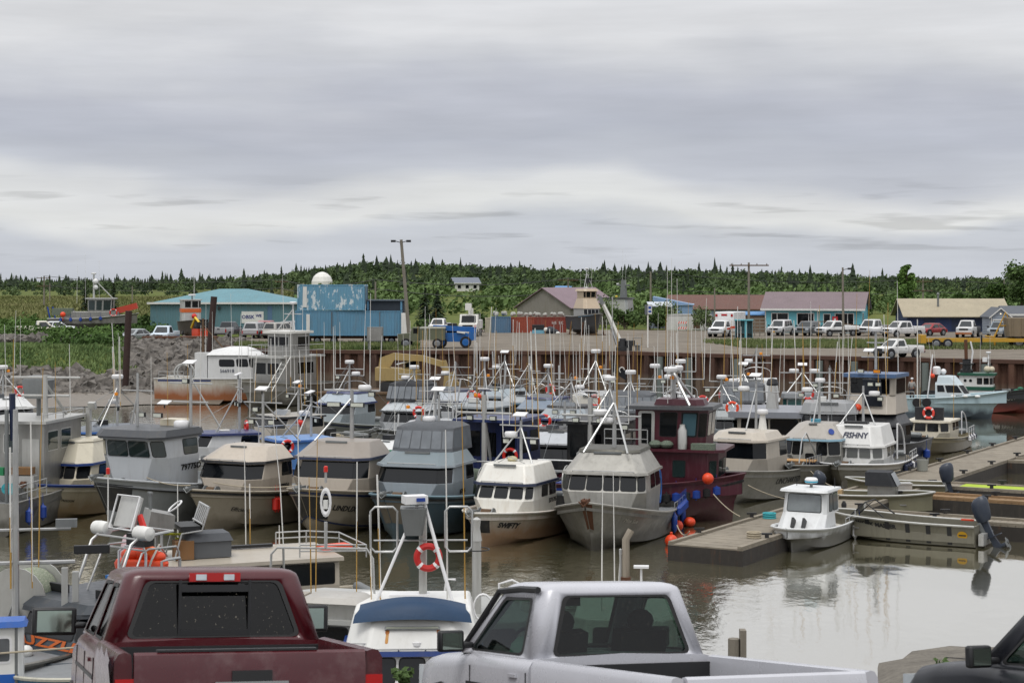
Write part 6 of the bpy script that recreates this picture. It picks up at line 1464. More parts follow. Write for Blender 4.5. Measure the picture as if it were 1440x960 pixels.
# pale blue boat bow right, and the dark green workboat behind it
def pale():
    L = 10.2; root = thing('pale_blue_boat', 'pale blue boat side on, its raked bow pointing right', 'boat', at(1330, 590, 0) + Vector((.0, 2.0, 0)), R(-14), 'fishing boats moored in the harbour')
    H = S_paint('#a9bfc6', wl=('#26303c', .42, .9)); S, zs, bg = hull(root, L, 3.6, 2.1, 1.55, 1.1, H, None, t0=.5, pw=2.0, cap=S_paint('#bccdd2'), deckz=1.2)
    q = tier(root, 'cabin', S_paint('#c3cdd0'), (-.3, 2.7, 1.25, .4, .4, 1.2), (-.3, 1.7, 1.15, .4, .4, 2.65), bevel=.03); wins(root, q, [(0, .08, .36, .58, .92), (0, .42, .96, .55, .92), (1, .05, .95, .5, .92), (2, .05, .95, .5, .92)], M_glass, M_wtrim, .05, .03)
    q = tier(root, 'flybridge', S_paint('#b9c6cb'), (-.2, 1.7, 1.1, .4, .4, 2.65), (-.1, 1.2, .95, .4, .4, 3.2), bevel=.05)
    m = MB()
    for s in (-1, 1): m.tube([(-.9, s * .6, 1.3), (-.5, s * .4, 4.8)], .05, 6)
    for k in range(7): m.tube([(-.85 + .055 * k, -.58 + .03 * k, 1.8 + .48 * k), (-.85 + .055 * k, .58 - .03 * k, 1.8 + .48 * k)], .03, 5)
    m.build('mast_ladder', M_clean, root); m = MB(); m.lathe([(.25, 0), (.3, .1), (.3, .5), (.2, .6), (.02, .62)], 12, (-.2, 0, 3.3)); m.ball((.3, .3, 3.5), .22, 10, 6); m.build('radar', M_clean, root); m = MB(); m.ball((-.5, -.5, 3.2), .18, 8, 6); m.cb((-.6, -.4, 3.6), (.1, .05, .5)); m.build('buoy', M_orange, root)
    for x, z in ((-.6, 6.2), (-.3, 5.8)): whip(root, x, 0, 4.0, z, 0, (-.12, 0))
    for t in (.34, .41): p = S(t, -1, .8, .16); m = MB(); m.lathe([(.14, -.1), (.3, -.1), (.34, 0), (.3, .1), (.14, .1)], 14, p, 'Y'); m.build('tyre_fender', M_tyre, root)
    m = MB(); m.tube([(-1.6, -1.4, 1.3), (-1.6, -1.4, 4.9)], .05, 6); m.tube([(-1.6, -1.4, 4.9), (-1.6, -1.4, 7.5)], .035, 6); m.build('mast', M_whip, root); m = MB(); m.bx(-3.3, -2.5, -1.3, -.7, 1.2, 2.3); m.build('deck_locker', M_alul, root)
    rails(root, [S(t, -1, 1) for t in (.02, .12, .22, .32)], .5, 2); m = MB()
    for k in range(3): m.ball((1.0 + .9 * k, -1.5, 1.75), .22, 8, 5, .5)
    m.build('canvas_bundle', M_wtrim, root); text('lettering', '21025', .3, M_letter, root, lambda a, u, o: (1.3 + a, -1.235 - o, 1.7 + u), bold=.01); bow_roller(root, L/2, 2.15)
pale()
def scout():
    L = 14; root = thing('dark_green_workboat', 'dark green and black workboat POLAR SCOUT against the quay wall', 'boat', at(1398, 583, 0) + Vector((0, 3.2, 0)), R(-20), 'fishing boats moored in the harbour'); root.scale = (.68,) * 3
    H = S_paint('#15181c', wl=('#6d2c22', 1.5, .95)); S, zs, bg = hull(root, L, 4.8, 3.1, 2.2, .8, H, M_rubber, .82, .12, t0=.62, pw=2.4, deckz=1.7, cap=M_black)
    G = S_paint('#17503c'); q = tier(root, 'wheelhouse', M_wtrim, (-2.6, 1.2, 1.4, .4, .4, 1.7), (-2.6, 1.2, 1.4, .4, .4, 4.3), bevel=.03); wins(root, q, [(0, .6, .76, .62, .88), (0, .82, .98, .62, .88), (1, .15, .85, .62, .88), (2, .05, .47, .62, .88), (2, .53, .95, .62, .88)], M_glass, M_woodb, .03, .04)
    for u in (.2, .38): m = MB(); m.lathe([(.17, -.02), (.17, .02)], 14, (-2.6 + 3.4 * u + .0, -1.42, 3.7), 'Y'); m.build('porthole', M_glass, root)
    m = MB(); m.loft([plan(-2.8, 1.5, 1.6, .4, .4, 4.3), plan(-2.8, 1.5, 1.6, .4, .4, 4.55)]); m.build('roof', G, root); m = MB(); m.loft([plan(-2.7, 1.3, 1.5, .4, .4, 2.6), plan(-2.7, 1.3, 1.5, .4, .4, 3.0)]); m.build('green_band', G, root)
    m = MB(); m.lathe([(.75, 0), (.75, .35), (.5, .45), (.45, 1.5), (.55, 1.6)], 12, (-1.9, 0, 4.55)); m.cb((-1.9, 0, 5.6), (1.5, 1.5, .12)); m.build('stack', M_black, root); m = MB(); m.tube([(-1.9, 0, 4.6), (-2.0, 0, 8.4)], .2, 8); m.build('mast', M_rust, root); m = MB(); m.tube([(-1.5, 0, 4.6), (-1.2, .1, 7.0), (-1.45, 0, 8.2)], .1, 6); m.build('derrick', M_clean, root)
    mast(root, .6, 4.55, 6.8, ((6.2, .8), (5.6, .8)), .1, (0, 0), braces=0, top='radar', mat=M_clean); m = MB(); m.ball((.5, -.5, 5.0), .4, 10, 8); m.ball((1.0, -.4, 5.0), .35, 10, 8); m.build('float', paint('pale_float', '#c9bfa8', .5), root); m = MB(); m.cb((.2, 0, 6.1), (.5, .8, .5)); m.build('searchlight', M_clean, root)
    for x, z in ((.8, 10.5), (-.4, 9)): whip(root, x, .3, 4.6, z, 0)
    text('lettering', 'POLAR SCOUT', .5, M_clean, root, lambda a, u, o: S(.66 + a / L, -1, .62 + u / 2.0, .03 + o), bold=.015)
    m = MB()
    for k in range(9): m.ball((3.3 + .45 * k, -.5 + .2 * (k % 3), 2.3 + .25 * ((k * 7) % 3)), .35, 8, 5, .6)
    m.build('net_heap', paint('green_net', '#2c6a52', .95, .5, streak=False), root)
    m = MB(); m.lathe([(.2, -.15), (.42, -.15), (.5, 0), (.42, .15), (.2, .15)], 16, S(.42, -1, .6, .1), 'Y'); m.build('tyre_fender', M_tyre, root)
scout()

# small craft at the dock
def crabber():
    root = thing('small_cabin_boat', 'small white cabin boat with a square windscreen at the end of the dock', 'boat', stem(1112, 776, -28, 5.6, .6), R(-118), 'small craft at the finger docks')
    W_ = S_paint('#d4d6d6', wl=('#6c6a63', .28, .9)); S, zs, bg = hull(root, 5.6, 2.3, .95, .75, .55, W_, None, t0=.55, pw=3.2, cap=S_paint('#d4d6d6'), deckz=.55, deckmat=M_wtop, keel=.3)
    q = tier(root, 'cuddy', S_paint('#d4d6d6'), (-.4, 1.7, .98, .35, .35, .5), (-.4, .75, .9, .2, .2, 1.35), bevel=.03); q2 = tier(root, 'cabin', S_paint('#d4d6d6'), (-.9, .72, .9, .12, .12, 1.3), (-.9, .55, .85, .12, .12, 2.15), bevel=.02)
    wins(root, q2, [(2, .06, .94, .1, .86), (4, .52, .92, .12, .86), (4, .2, .46, .12, .86), (0, .1, .6, .12, .86)], flat('pale_glass', '#6f7576', .1, 0, .8, var=.5, vscale=1.5), M_rubber, .06, .03)
    m = MB(); m.loft([plan(-1.0, .85, .98, .12, .12, 2.15), plan(-1.0, .8, .95, .12, .12, 2.24)]); m.build('roof', S_paint('#d4d6d6'), root)
    m = MB(); m.tube([(-.2, 0, 2.24), (-.2, 0, 2.42)], .06, 6); m.build('radar_stand', M_steel, root); m = MB(); m.lathe([(.24, 0), (.26, .06), (.26, .14), (.2, .2), (.02, .21)], 12, (-.2, 0, 2.42)); m.build('radar', M_clean, root); m = MB(); m.lathe([(.265, 0), (.265, .06)], 12, (-.2, 0, 2.44)); m.build('radar_band', flat('aqua_band', '#3d9db8', .4), root)
    for y in (-.22, .22): m = MB(); m.cb((1.35, y, .98), (.3, .09, .4), 0, -.5); m.build('hatch_vent', M_trim, root)
    fender(root, S(.1, 1, .45, .14), M_clean, .13, .6); fender(root, S(.0, 1, .6, .14), M_blueb, .12, .5)
    m = MB(); m.tube([(-.7, .8, 2.2), (-.7, .8, 2.6)], .015, 5); m.tube([(-.5, -.7, 2.2), (-.5, -.7, 2.5)], .015, 5); m.build('aerial', M_trim, root); rails(root, [S(t, 1, 1) for t in (.02, .12, .22, .32)], .22, 1)
crabber()
def outboard(root, x, y, z, tilt=0, s=1.0, mat=None, name='outboard_motor'):
    mt = mat or S_paint('#2b3340', dirt=.1); M4 = Matrix.Translation((x, y, z)) @ Matrix.Rotation(tilt, 4, 'Y') @ Matrix.Scale(s, 4)
    m = MB(); m.M = M4; rs = []
    for zz, a, b, dx in ((0, .2, .17, 0), (.1, .27, .2, -.01), (.3, .31, .22, -.03), (.55, .33, .22, -.07), (.72, .3, .19, -.11), (.82, .2, .13, -.14), (.85, .06, .05, -.15)): rs.append([Vector((dx - .12 + a * math.cos(q), b * math.sin(q), zz)) for q in [2 * math.pi * i / 14 for i in range(14)]])
    m.loft(rs); o = m.build(name, mt, root)
    m = MB(); m.M = M4; m.prism([(-.22, .02), (.02, .02), (-.02, -.5), (-.04, -.95), (-.3, -1.0), (-.2, -.5)], 'Y', -.07, .07); m.cb((-.2, 0, -.55), (.5, .3, .03)); m.lathe([(.02, -.3), (.08, -.25), (.08, .1), (.03, .2)], 10, (-.2, 0, -.95), 'X'); m.build('gearcase', mt, o)
    m = MB(); m.M = M4
    for k in range(3): m.cb((-.52, .13 * math.cos(k * 2.1), -.95 + .13 * math.sin(k * 2.1)), (.03, .14, .2), 0, 0, k * 2.1)
    m.build('propeller', M_steel, o); m = MB(); m.M = M4; m.bx(.0, .14, -.14, .14, -.35, .05); m.build('bracket', M_steel, o)
def skiff(label, loc, hd, L, B, fb, mat, stripes=False, rail=True, hood=False, motor=(0, 0, 1.0), emblem=False, name='skiff'):
    root = thing(name, label, 'skiff', loc, R(hd), 'small craft at the finger docks'); S, zs, bg = hull(root, L, B, fb * 1.25, fb, .35, mat, None, t0=.6, pw=3.0, cap=M_alul, deckz=.18, keel=.2, deckmat=M_deck, chine=.82)
    if stripes:
        for i in range(6): t = .14 + .13 * i; hull_patch(root, S, t, t + .028, .05, .93, 1, M_trim, 'side_rib', .015, lambda u: (.05, .93)); 
        hull_text(root, S, 'WORK MASTER', .62, .72, .24, M_trim, 1, L, bold=.01)
    if emblem:
        def ep(a, u): return S(.075 - a / L, 1, .55 + u / fb, .022)
        m = MB(); m.add([ep(0, 0)] + [ep(.2 * math.cos(i * .45), .17 * math.sin(i * .45)) for i in range(14)], [(0, i + 1, (i + 1) % 14 + 1) for i in range(14)]); m.build('emblem', flat('gold', '#c99a22', .5), root)
        m = MB(); m.add([S(.075 - a / L, 1, .55 + u / fb, .028) for a, u in ((-.14, -.03), (.14, -.03), (.14, .03), (-.14, .03))], [(0, 1, 2, 3)]); m.build('emblem_bar', M_trim, root)
    for x in (-L * .25, .05 * L, L * .25): m = MB(); m.bx(x - .14, x + .14, -B * .44, B * .44, fb * .55, fb * .62); m.build('thwart', M_alu, root)
    if motor: outboard(root, -L/2 - .05, motor[0], fb + .05, motor[1], motor[2])
    return root, S
r_, S_ = skiff('long grey landing skiff with dark ribs, gold emblem and big outboard', at(1272, 762, 0) + Vector((0, .6, 0)), 150, 6.4, 2.0, .85, paint('skiff_hull', '#7d7a6c', .5, .5, '#57523f', metal=.3), True, True, motor=(0, .45, 1.15), emblem=True)
m = MB(); a, b = (1.1, -.55), (1.1, .55)
m.tube([(2.0, -.7, .85), (1.3, -.6, 1.5), (.5, -.7, .95)], .03, 6); m.tube([(2.0, .7, .85), (1.3, .6, 1.5), (.5, .7, .95)], .03, 6); m.tube([(1.3, -.6, 1.5), (1.3, .6, 1.5)], .03, 6); m.build('windscreen_frame', M_trim, r_)
m = MB(); m.add([(1.95, -.62, .9), (1.95, .62, .9), (1.32, .56, 1.46), (1.32, -.56, 1.46)], [(0, 1, 2, 3)]); m.build('windscreen', M_vinyl, r_)
m = MB(); m.cb((-2.6, -.3, .95), (.5, .1, .06)); m.build('lifejacket', M_orange, r_); m = MB(); m.bx(-3.5, -3.3, -.7, .7, .1, .55); m.build('transom_step', M_alul, r_)
r_, S_ = skiff('olive skiff with a black hooded console and two outboards', at(1236, 722, 0) + Vector((0, .6, 0)), -20, 5.2, 1.9, .8, paint('olive_hull', '#74715c', .55, .5, metal=.3), motor=(0, .5, 1.0))
m = MB(); m.bx(-.3, .9, -.6, .6, .5, 1.25); m.build('console', M_alu, r_)
m = MB(); m.loft([plan(-.4, 1.0, .7, .15, .15, 1.25), plan(-.4, .7, .6, .15, .15, 1.85)]); m.build('console_hood', M_canvasd, r_); m = MB(); m.cb((-1.7, -.35, .75), (.5, .5, .5)); m.build('fuel_box', S_paint('#b89d74'), r_)
m = MB(); m.add([(1.02, -.6, 1.25), (1.02, .6, 1.25), (.74, .55, 1.8), (.74, -.55, 1.8)], [(0, 1, 2, 3)]); m.build('windscreen', M_vinyl, r_)
r_, S_ = skiff('weathered olive skiff tied behind the hooded one with a raised outboard', at(1262, 706, 0) + Vector((.0, .6, 0)), 168, 4.6, 1.8, .85, MATS['olive_hull'], motor=(0, .3, 1.05))
r_, S_ = skiff('low dark green punt lying against the dock left of the hooded skiff', at(1180, 735, 0) + Vector((.0, .5, 0)), 160, 2.8, 1.2, .55, paint('punt', '#4a4c3c', .7, .5), motor=None)
m = MB(); m.lathe([(.1, 0), (.12, .2), (.05, .35)], 8, (-.3, 0, .55)); m.build('fuel_can', M_trim, r_)
for (px, py, lb) in ((1070, 772, 'round orange buoy floating at the corner of the dock end'), (944, 760, 'round orange buoy between the aluminium boat and the dock')):
    m = MB(); m.ball((0, 0, .16), .26, 16, 12); m.lathe([(.05, .4), (.06, .5), (.03, .52)], 8); o = m.build('mooring_buoy', M_orange); o.location = at(px, py + 6, 0); tag(o, lb, 'buoy', 'orange mooring buoys')
# ---------------------------------------------------------------- the rows behind
def cfg(i):
    r = random.Random(100 + i); return r
def row(label, px, py, seed, zt=3.25, hd=-20, **k):
    r = cfg(seed); d = dict(L=9.75, B=4.1, seed=seed, zt=zt, whips=r.choice((3, 4, 5)), mst=dict(x=-.7, z=zt + r.uniform(1.6, 2.6), bars=((zt + 1.5, r.uniform(.7, 1.1)), (zt + r.uniform(.9, 1.2), r.uniform(1.0, 1.4))), n=r.choice((1, 2)), brace=(r.uniform(1.0, 1.6), 0), top=r.choice(('panel', 'radar', None))))
    d['extra'] = rowx; d.update(k); x = d.get('xf', 1.9) - .4 - d.get('frake', .85)
    return gill(label, topat(px, py, zt, hd, x), hd, **d)
BG = S_paint('#929da3'); LG = S_paint('#a6a9ab'); LB = S_paint('#a0abb3'); WT = S_paint('#cdcecd'); NV = S_paint('#1c2a5c'); BLUE = S_paint('#2f5ea0')
row('light grey boat with navy trim in the second row, behind the twin floodlights', 476, 553, 21, hullm=S_paint('#8b918f'), rub=M_navyd, housem=S_paint('#9aa3a6'), flym=LB, browm=NV, lip=NV, hd=-26)
row('pale boat with a black canvas bridge cover in the second row', 570, 563, 22, hullm=LG, rub=M_black, housem=LG, flym=S_paint('#b2b8bb'), browm=M_black, canv=(-1.4, .9, 1.3, .95, M_canvasd))
row('light blue topped boat in the back row right of the black canvas boat', 632, 550, 23, hullm=LG, housem=LG, flym=S_paint('#a3a9af'), browm=M_navyd, lip=M_navyd, hd=-15)
row('slate topped boat in the back row left of the blue roofed pair', 703, 545, 24, hullm=LG, housem=LG, flym=BG, browm=S_paint('#7b8891'), lip=M_black, hd=-14)
row('rear boat of the blue fronted pair left of the radar masts', 760, 561, 25, hullm=LG, housem=M_black, flym=S_paint('#74818f'), browm=M_black, lip=NV, hd=-22)
row('nearer boat of the blue fronted pair, with a navy brow', 792, 573, 26, hullm=LG, housem=NV, flym=S_paint('#8f989d'), browm=NV, lip=M_black, hd=-22)
row('grey fronted boat with a black brow directly behind SWIFTY', 783, 606, 27, hullm=LG, housem=M_black, flym=S_paint('#b4b8bc'), browm=M_black, lip=M_black, hd=-18, mst=dict(x=-.7, z=4.6, n=0, top=None, bars=((4.2, .6),)), whips=2)
row('boat with a grey canvas bridge cover behind the aluminium boat', 880, 580, 28, hullm=WT, housem=WT, flym=WT, browm=M_black, canv=(-1.4, 1.0, 1.4, .95, M_canvas), hd=-15)
row('flat white roofed boat with a tapered radar post in the back row', 832, 556, 29, zt=3.5, hullm=WT, housem=WT, flym=S_paint('#b3b0a6'), finset=.1, frake=.25, hd=-10, whips=6)
row('boat with a grey canvas cover in the back row behind UNCHARTED', 1043, 566, 30, hullm=LG, housem=S_paint('#6b7a8c'), flym=LG, browm=M_navyd, canv=(-1.2, .9, 1.3, 1.0, M_canvas), hd=-12)
row('boat with a high white bridge at the very back beside the quay wall', 1062, 534, 31, zt=4.0, hullm=BG, housem=S_paint('#7f97b5'), flym=WT, finset=.1, frake=.2, win=3, hd=-10)
row('grey boat with pale bridge in the back row behind FISHNY', 1165, 566, 32, zt=3.9, hullm=LG, housem=S_paint('#8d8f90'), flym=S_paint('#8f9192'), win=2, zw0=2.5, zw1=3.3, frake=.2, finset=.1, hd=-12)
row('boat with a light grey deckhouse behind the maroon wheelhouse', 955, 563, 33, zt=3.8, hullm=LG, housem=WT, flym=S_paint('#98a1a5'), win=4, frake=.3, finset=.1, hd=-8, whips=6)
row('silver boat half hidden behind the maroon boat roof', 915, 572, 34, zt=3.3, hullm=M_aluh, housem=M_alut, flym=M_alut, win=4, hd=-15)
row('dark windowed boat behind the slate blue canvas boat', 600, 592, 35, zt=3.0, hullm=LG, housem=S_paint('#5d6468'), flym=LG, browm=M_black, hd=-18, whips=3)
row('low white hooded boat left of the navy wheelhouse', 655, 603, 36, zt=3.0, hullm=WT, housem=WT, flym=S_paint('#d9dcde'), lip=M_black, browm=M_black, hd=-8, whips=2, mst=None)
row('small white boat with green trim behind the twin floodlight mast', 545, 620, 37, zt=2.5, L=8, B=3.4, fbb=1.4, fbm=1.0, w=1.2, hullm=WT, housem=WT, flym=WT, browm=flat('green_trim', '#2f7a5c', .5), hd=-35, whips=2, mst=None)
def totes(root, S, zs, k):
    for (x, y, s) in ((-2.0, .3, 1.1), (-3.2, -.4, .9), (-3.3, .9, .9)): m = MB(); m.loft([[(x - s*.45, y - s*.45, 1.0), (x + s*.45, y - s*.45, 1.0), (x + s*.45, y + s*.45, 1.0), (x - s*.45, y + s*.45, 1.0)], [(x - s*.55, y - s*.55, 1.0 + s), (x + s*.55, y - s*.55, 1.0 + s), (x + s*.55, y + s*.55, 1.0 + s), (x - s*.55, y + s*.55, 1.0 + s)]]); m.build('fish_tote', M_blueb, root)
    ring_buoy(root, (1.2, 1.5, 2.4), 'Y', .28); rails(root, [(1.6, -1.2, k['zt']), (.6, -1.3, k['zt']), (-.6, -1.3, k['zt'])], .5, 1)
row('bright blue boat carrying blue fish totes behind the tan script boat', 402, 615, 38, zt=2.7, hullm=BLUE, housem=S_paint('#5b8ac4'), flym=S_paint('#5b86bd'), browm=BLUE, hd=-60, extra=totes, whips=4)
row('low white boat behind the big grey 79775D roof', 300, 612, 39, zt=2.5, L=8.5, B=3.4, hullm=WT, housem=WT, flym=WT, browm=NV, hd=-70, whips=3, w=1.2, mst=dict(x=-.7, z=5.4, bars=((4.9, .9), (4.2, .5)), n=1, top='panel'))
row('cream boat with a grey covered bow left of the light grey navy boat', 392, 583, 40, zt=2.7, hullm=S_paint('#b8ad95'), housem=S_paint('#a8a298'), flym=S_paint('#9a958b'), browm=M_canvasd, hd=-50, whips=5)
row('dark grey boat with a black roof at the left behind the cream one', 128, 598, 41, zt=2.9, hullm=S_paint('#3c4654'), housem=S_paint('#4b5360'), flym=S_paint('#5a626c'), browm=BLUE, hd=-70, whips=4)
row('pale boat with the lowest roof behind the black cabin boat', 850, 600, 42, zt=2.9, hullm=WT, housem=WT, flym=WT, win=3, hd=-15, whips=3)
row('grey boat with tall twin whips in the back row below the red containers', 735, 556, 43, zt=3.1, hullm=LG, housem=LG, flym=S_paint('#999fa2'), browm=S_paint('#4d6a7c'), hd=-20)
row('silver boat with dark windows right of the hooded canvas boats', 1010, 575, 44, zt=3.1, hullm=LG, housem=S_paint('#7c8489'), flym=S_paint('#9a9fa0'), hd=-15, win=4)
row('weathered boat with an orange strobe at the back row centre', 668, 566, 45, zt=2.9, hullm=LG, housem=S_paint('#8f9a9e'), flym=S_paint('#8f9598'), hd=-25, whips=5)
row('pale green boat at the far left edge beyond the aluminium house', 12, 560, 46, zt=3.2, hullm=WT, housem=WT, flym=WT, hd=30, whips=4)

def sternview(label, loc, hd, mat, trim, seed, roofz=4.3):
    """boats lying stern to camera: house with aft door, windows, deck, mast"""
    r = random.Random(seed); root = thing('gillnet_boat', label, 'boat', loc, R(-90 + hd), 'fishing boats moored in the harbour')
    S, zs, bg = hull(root, 9.75, 4.1, 1.9, 1.35, .9, mat, trim, deckz=1.05, cap=trim)
    q = tier(root, 'cabin', mat, (-.8, 2.4, 1.35, .4, .4, 1.05), (-.8, 2.2, 1.3, .4, .4, roofz), bevel=.03)
    q2 = [tuple(v) for v in q]; wins(root, q, [(5, .06, .32, .5, .86), (5, .7, .95, .5, .86), (4, .1, .4, .55, .85), (4, .55, .9, .55, .85), (0, .1, .4, .55, .85), (0, .55, .9, .55, .85), (2, .05, .95, .6, .86)], M_glass, trim, .06, .03)
    m = MB(); m.panel(q[5], .4, .64, .02, .88, .02, .03, .08); d = m.build('door', mat, root); m = MB(); m.panel(q[5], .43, .61, .5, .84, .03, .02, .05); m.build('pane', M_glass, d)
    m = MB(); m.loft([plan(-1.6, 2.5, 1.5, .4, .4, roofz), plan(-1.6, 2.4, 1.48, .4, .4, roofz + .12)]); m.build('roof', trim, root)
    mast(root, -1.5, 1.05, roofz + 1.2, ((roofz + .4, 1.3), (roofz + .1, 1.0)), .14, (1.2, 0), braces=1, top='panel', mat=M_alul); flood(root, -1.7, -.5, roofz + .2, -1, M_lamp, .3); flood(root, -1.7, .6, roofz + .2, -1, M_lamp, .3)
    ring_buoy(root, (-.95, -1.0, 2.7), 'X', .3); ring_buoy(root, (-2.8, 1.75, 1.5), 'Y', .3, mat=M_orange)
    rails(root, [(-2.2, -1.7, 1.35), (-3.2, -1.8, 1.35), (-4.3, -1.8, 1.35)], .8, 2); m = MB(); m.tube([(-3.6, -1.7, 1.3), (-3.6, -1.7, 2.7), (-3.6, 1.7, 2.7), (-3.6, 1.7, 1.3)], .045, 6); m.build('deck_arch', M_frame, root)
    m = MB(); m.cb((-2.2, .9, 1.35), (.8, .7, .55)); m.build('deck_box', M_blueb, root)
    for i in range(5): whip(root, r.uniform(-.5, 1.5), r.choice((-1, 1)) * r.uniform(.5, 1.4), roofz, roofz + r.uniform(2.5, 4.5), r.choice((0, 1, 2)))
    reel(root, -3.0, 1.05, .7, 1.2)
    return root
sternview('navy blue boat seen from behind with a red life ring by its door', at(690, 722, 0) + Vector((.3, 0, 0)), 158, S_paint('#1b2955'), S_paint('#22305c'), 51, 4.2)
sternview('black cabined boat seen from behind, left of the maroon boat', at(838, 722, 0) + Vector((.2, 0, 0)), 160, S_paint('#17181b'), M_black, 52, 4.1)

def aluhouse():
    root = thing('aluminium_workboat', 'bare aluminium workboat with a flat roofed house cut by the left edge', 'boat', atd(30, 78, 0), R(82), 'fishing boats moored in the harbour')
    S, zs, bg = hull(root, 11, 4.4, 1.9, 1.35, .8, M_aluh, None, deckz=.95); Z = 4.25
    q = tier(root, 'cabin', M_alu, (-1.2, 3.2, 1.55, .2, .2, .95), (-1.2, 3.2, 1.55, .2, .2, Z), bevel=.02); wins(root, q, [(5, .1, .34, .62, .86), (5, .42, .62, .62, .86), (0, .1, .35, .64, .88), (0, .45, .7, .64, .88), (4, .08, .3, .62, .88), (4, .36, .62, .62, .88), (2, .1, .9, .6, .88)], M_glassg, M_alul, .05, .05)
    m = MB(); m.panel(q[5], .68, .93, .03, .8, .02, .02, .05); m.build('door', M_alul, root)
    m = MB(); m.loft([plan(-1.5, 3.4, 1.75, .2, .2, Z), plan(-1.5, 3.4, 1.75, .2, .2, Z + .12)]); m.build('roof', M_alul, root); rails(root, [(-1.4, -1.6, Z + .1), (.8, -1.6, Z + .1), (3.2, -1.6, Z + .1), (3.2, 1.6, Z + .1), (.8, 1.6, Z + .1), (-1.4, 1.6, Z + .1)], .28, 1)
    mast(root, .5, Z + .1, Z + 2.0, ((Z + 1.9, 1.6), (Z + 1.1, 1.1)), .13, (2.4, 0), braces=1, top=None, y=-.9, mat=M_alul); m = MB(); m.loft([plan(1.4, 2.4, .45, .1, .1, Z + .9), plan(1.3, 2.5, .55, .1, .1, Z + 1.7), plan(1.4, 2.4, .4, .1, .1, Z + 1.9)]); m.tube([(1.9, 0, Z), (1.9, 0, Z + 1)], .1, 6); m.build('roof_locker', M_steel, root)
    for x, y, z in ((-.9, 1.4, 3.2), (.2, -1.5, 2.6), (1.6, 1.4, 4.2), (-.2, .3, 3.6), (2.6, -1.2, 3.3)): whip(root, x, y, Z, Z + z, rng.choice((0, 1)))
    m = MB(); m.tube([(-2.2, -.3, 1), (-2.2, -.3, 4.9)], .09, 7); m.build('boom_post', M_steel, root); m = MB(); m.tube([(-2.0, -.5, 3.6), (-2.1, -.5, 5.6)], .14, 8); m.build('rolled_cover', M_navyd, root)
    m = MB(); m.cb((-1.9, -.9, 2.3), (.5, .9, .3)); m.build('net_bag', paint('brown_bag', '#7a5a38', .9, .4), root); m = MB(); m.cb((-1.9, .1, 2.25), (.4, .4, .35)); m.build('bucket', flat('green_bucket', '#1f7a4c', .5), root); m = MB(); m.cb((-1.95, -.2, 1.85), (.5, 2.6, .5)); m.build('deck_shelf', M_alul, root)
    m = MB()
    for i in range(7): m.torus((-2.2, -.6 + .05 * i, 1.55), .22, .03, 'X', 12, 5)
    m.build('rope_coil', flat('teal_rope', '#3fa0a8', .8), root); rails(root, [(-2, -2, 1.3), (-3, -2, 1.3), (-4, -2, 1.3), (-5, -2, 1.3)], .7, 2); fender(root, (-3, -2.25, .7), M_blueb, .16, .6); fender(root, (-4.4, -2.25, .7), M_blueb, .16, .6)
aluhouse()

def flatroof():
    root = thing('aluminium_workboat', 'long flat roofed aluminium workboat behind UNCHARTED with wide dark windows', 'boat', topat(1082, 587, 3.0, -12, 2.6), R(-102), 'fishing boats moored in the harbour'); S, zs, bg = hull(root, 11, 4.4, 1.5, 1.2, .8, M_alu, None, deckz=.8); Z = 3.0
    q = tier(root, 'cabin', S_paint('#b0a89a'), (-2.5, 2.6, 1.75, .15, .15, .8), (-2.5, 2.6, 1.75, .15, .15, Z), bevel=.02); wins(root, q, [(2, .03, .47, .6, .95), (2, .52, .97, .6, .95), (4, .55, .95, .62, .92), (0, .1, .45, .62, .92)], M_glass, M_rubber, .05, .03)
    m = MB(); m.loft([plan(-2.8, 3.0, 2.2, .1, .1, Z), plan(-2.8, 3.0, 2.2, .1, .1, Z + .32)]); m.build('roof', S_paint('#83868d'), root); m = MB(); m.loft([plan(-.2, .5, .35, .1, .1, Z + .32), plan(-.1, .4, .2, .1, .1, Z + 1.6)]); m.build('radar_post', M_alul, root); m = MB(); m.lathe([(.3, 0), (.34, .1), (.25, .35), (.05, .4)], 12, (.1, 0, Z + 1.6)); m.build('dome', M_trim, root)
    ring_buoy(root, (2.7, -2.0, Z + .5), 'X', .3, mat=M_orange)
    for x, y, z in ((-.5, -1.8, 4), (.3, 1.7, 4.6), (-1.5, 1.2, 3.4), (1.5, -1.6, 3.2)): whip(root, x, y, Z + .3, Z + z, rng.choice((0, 1, 2)))
flatroof()
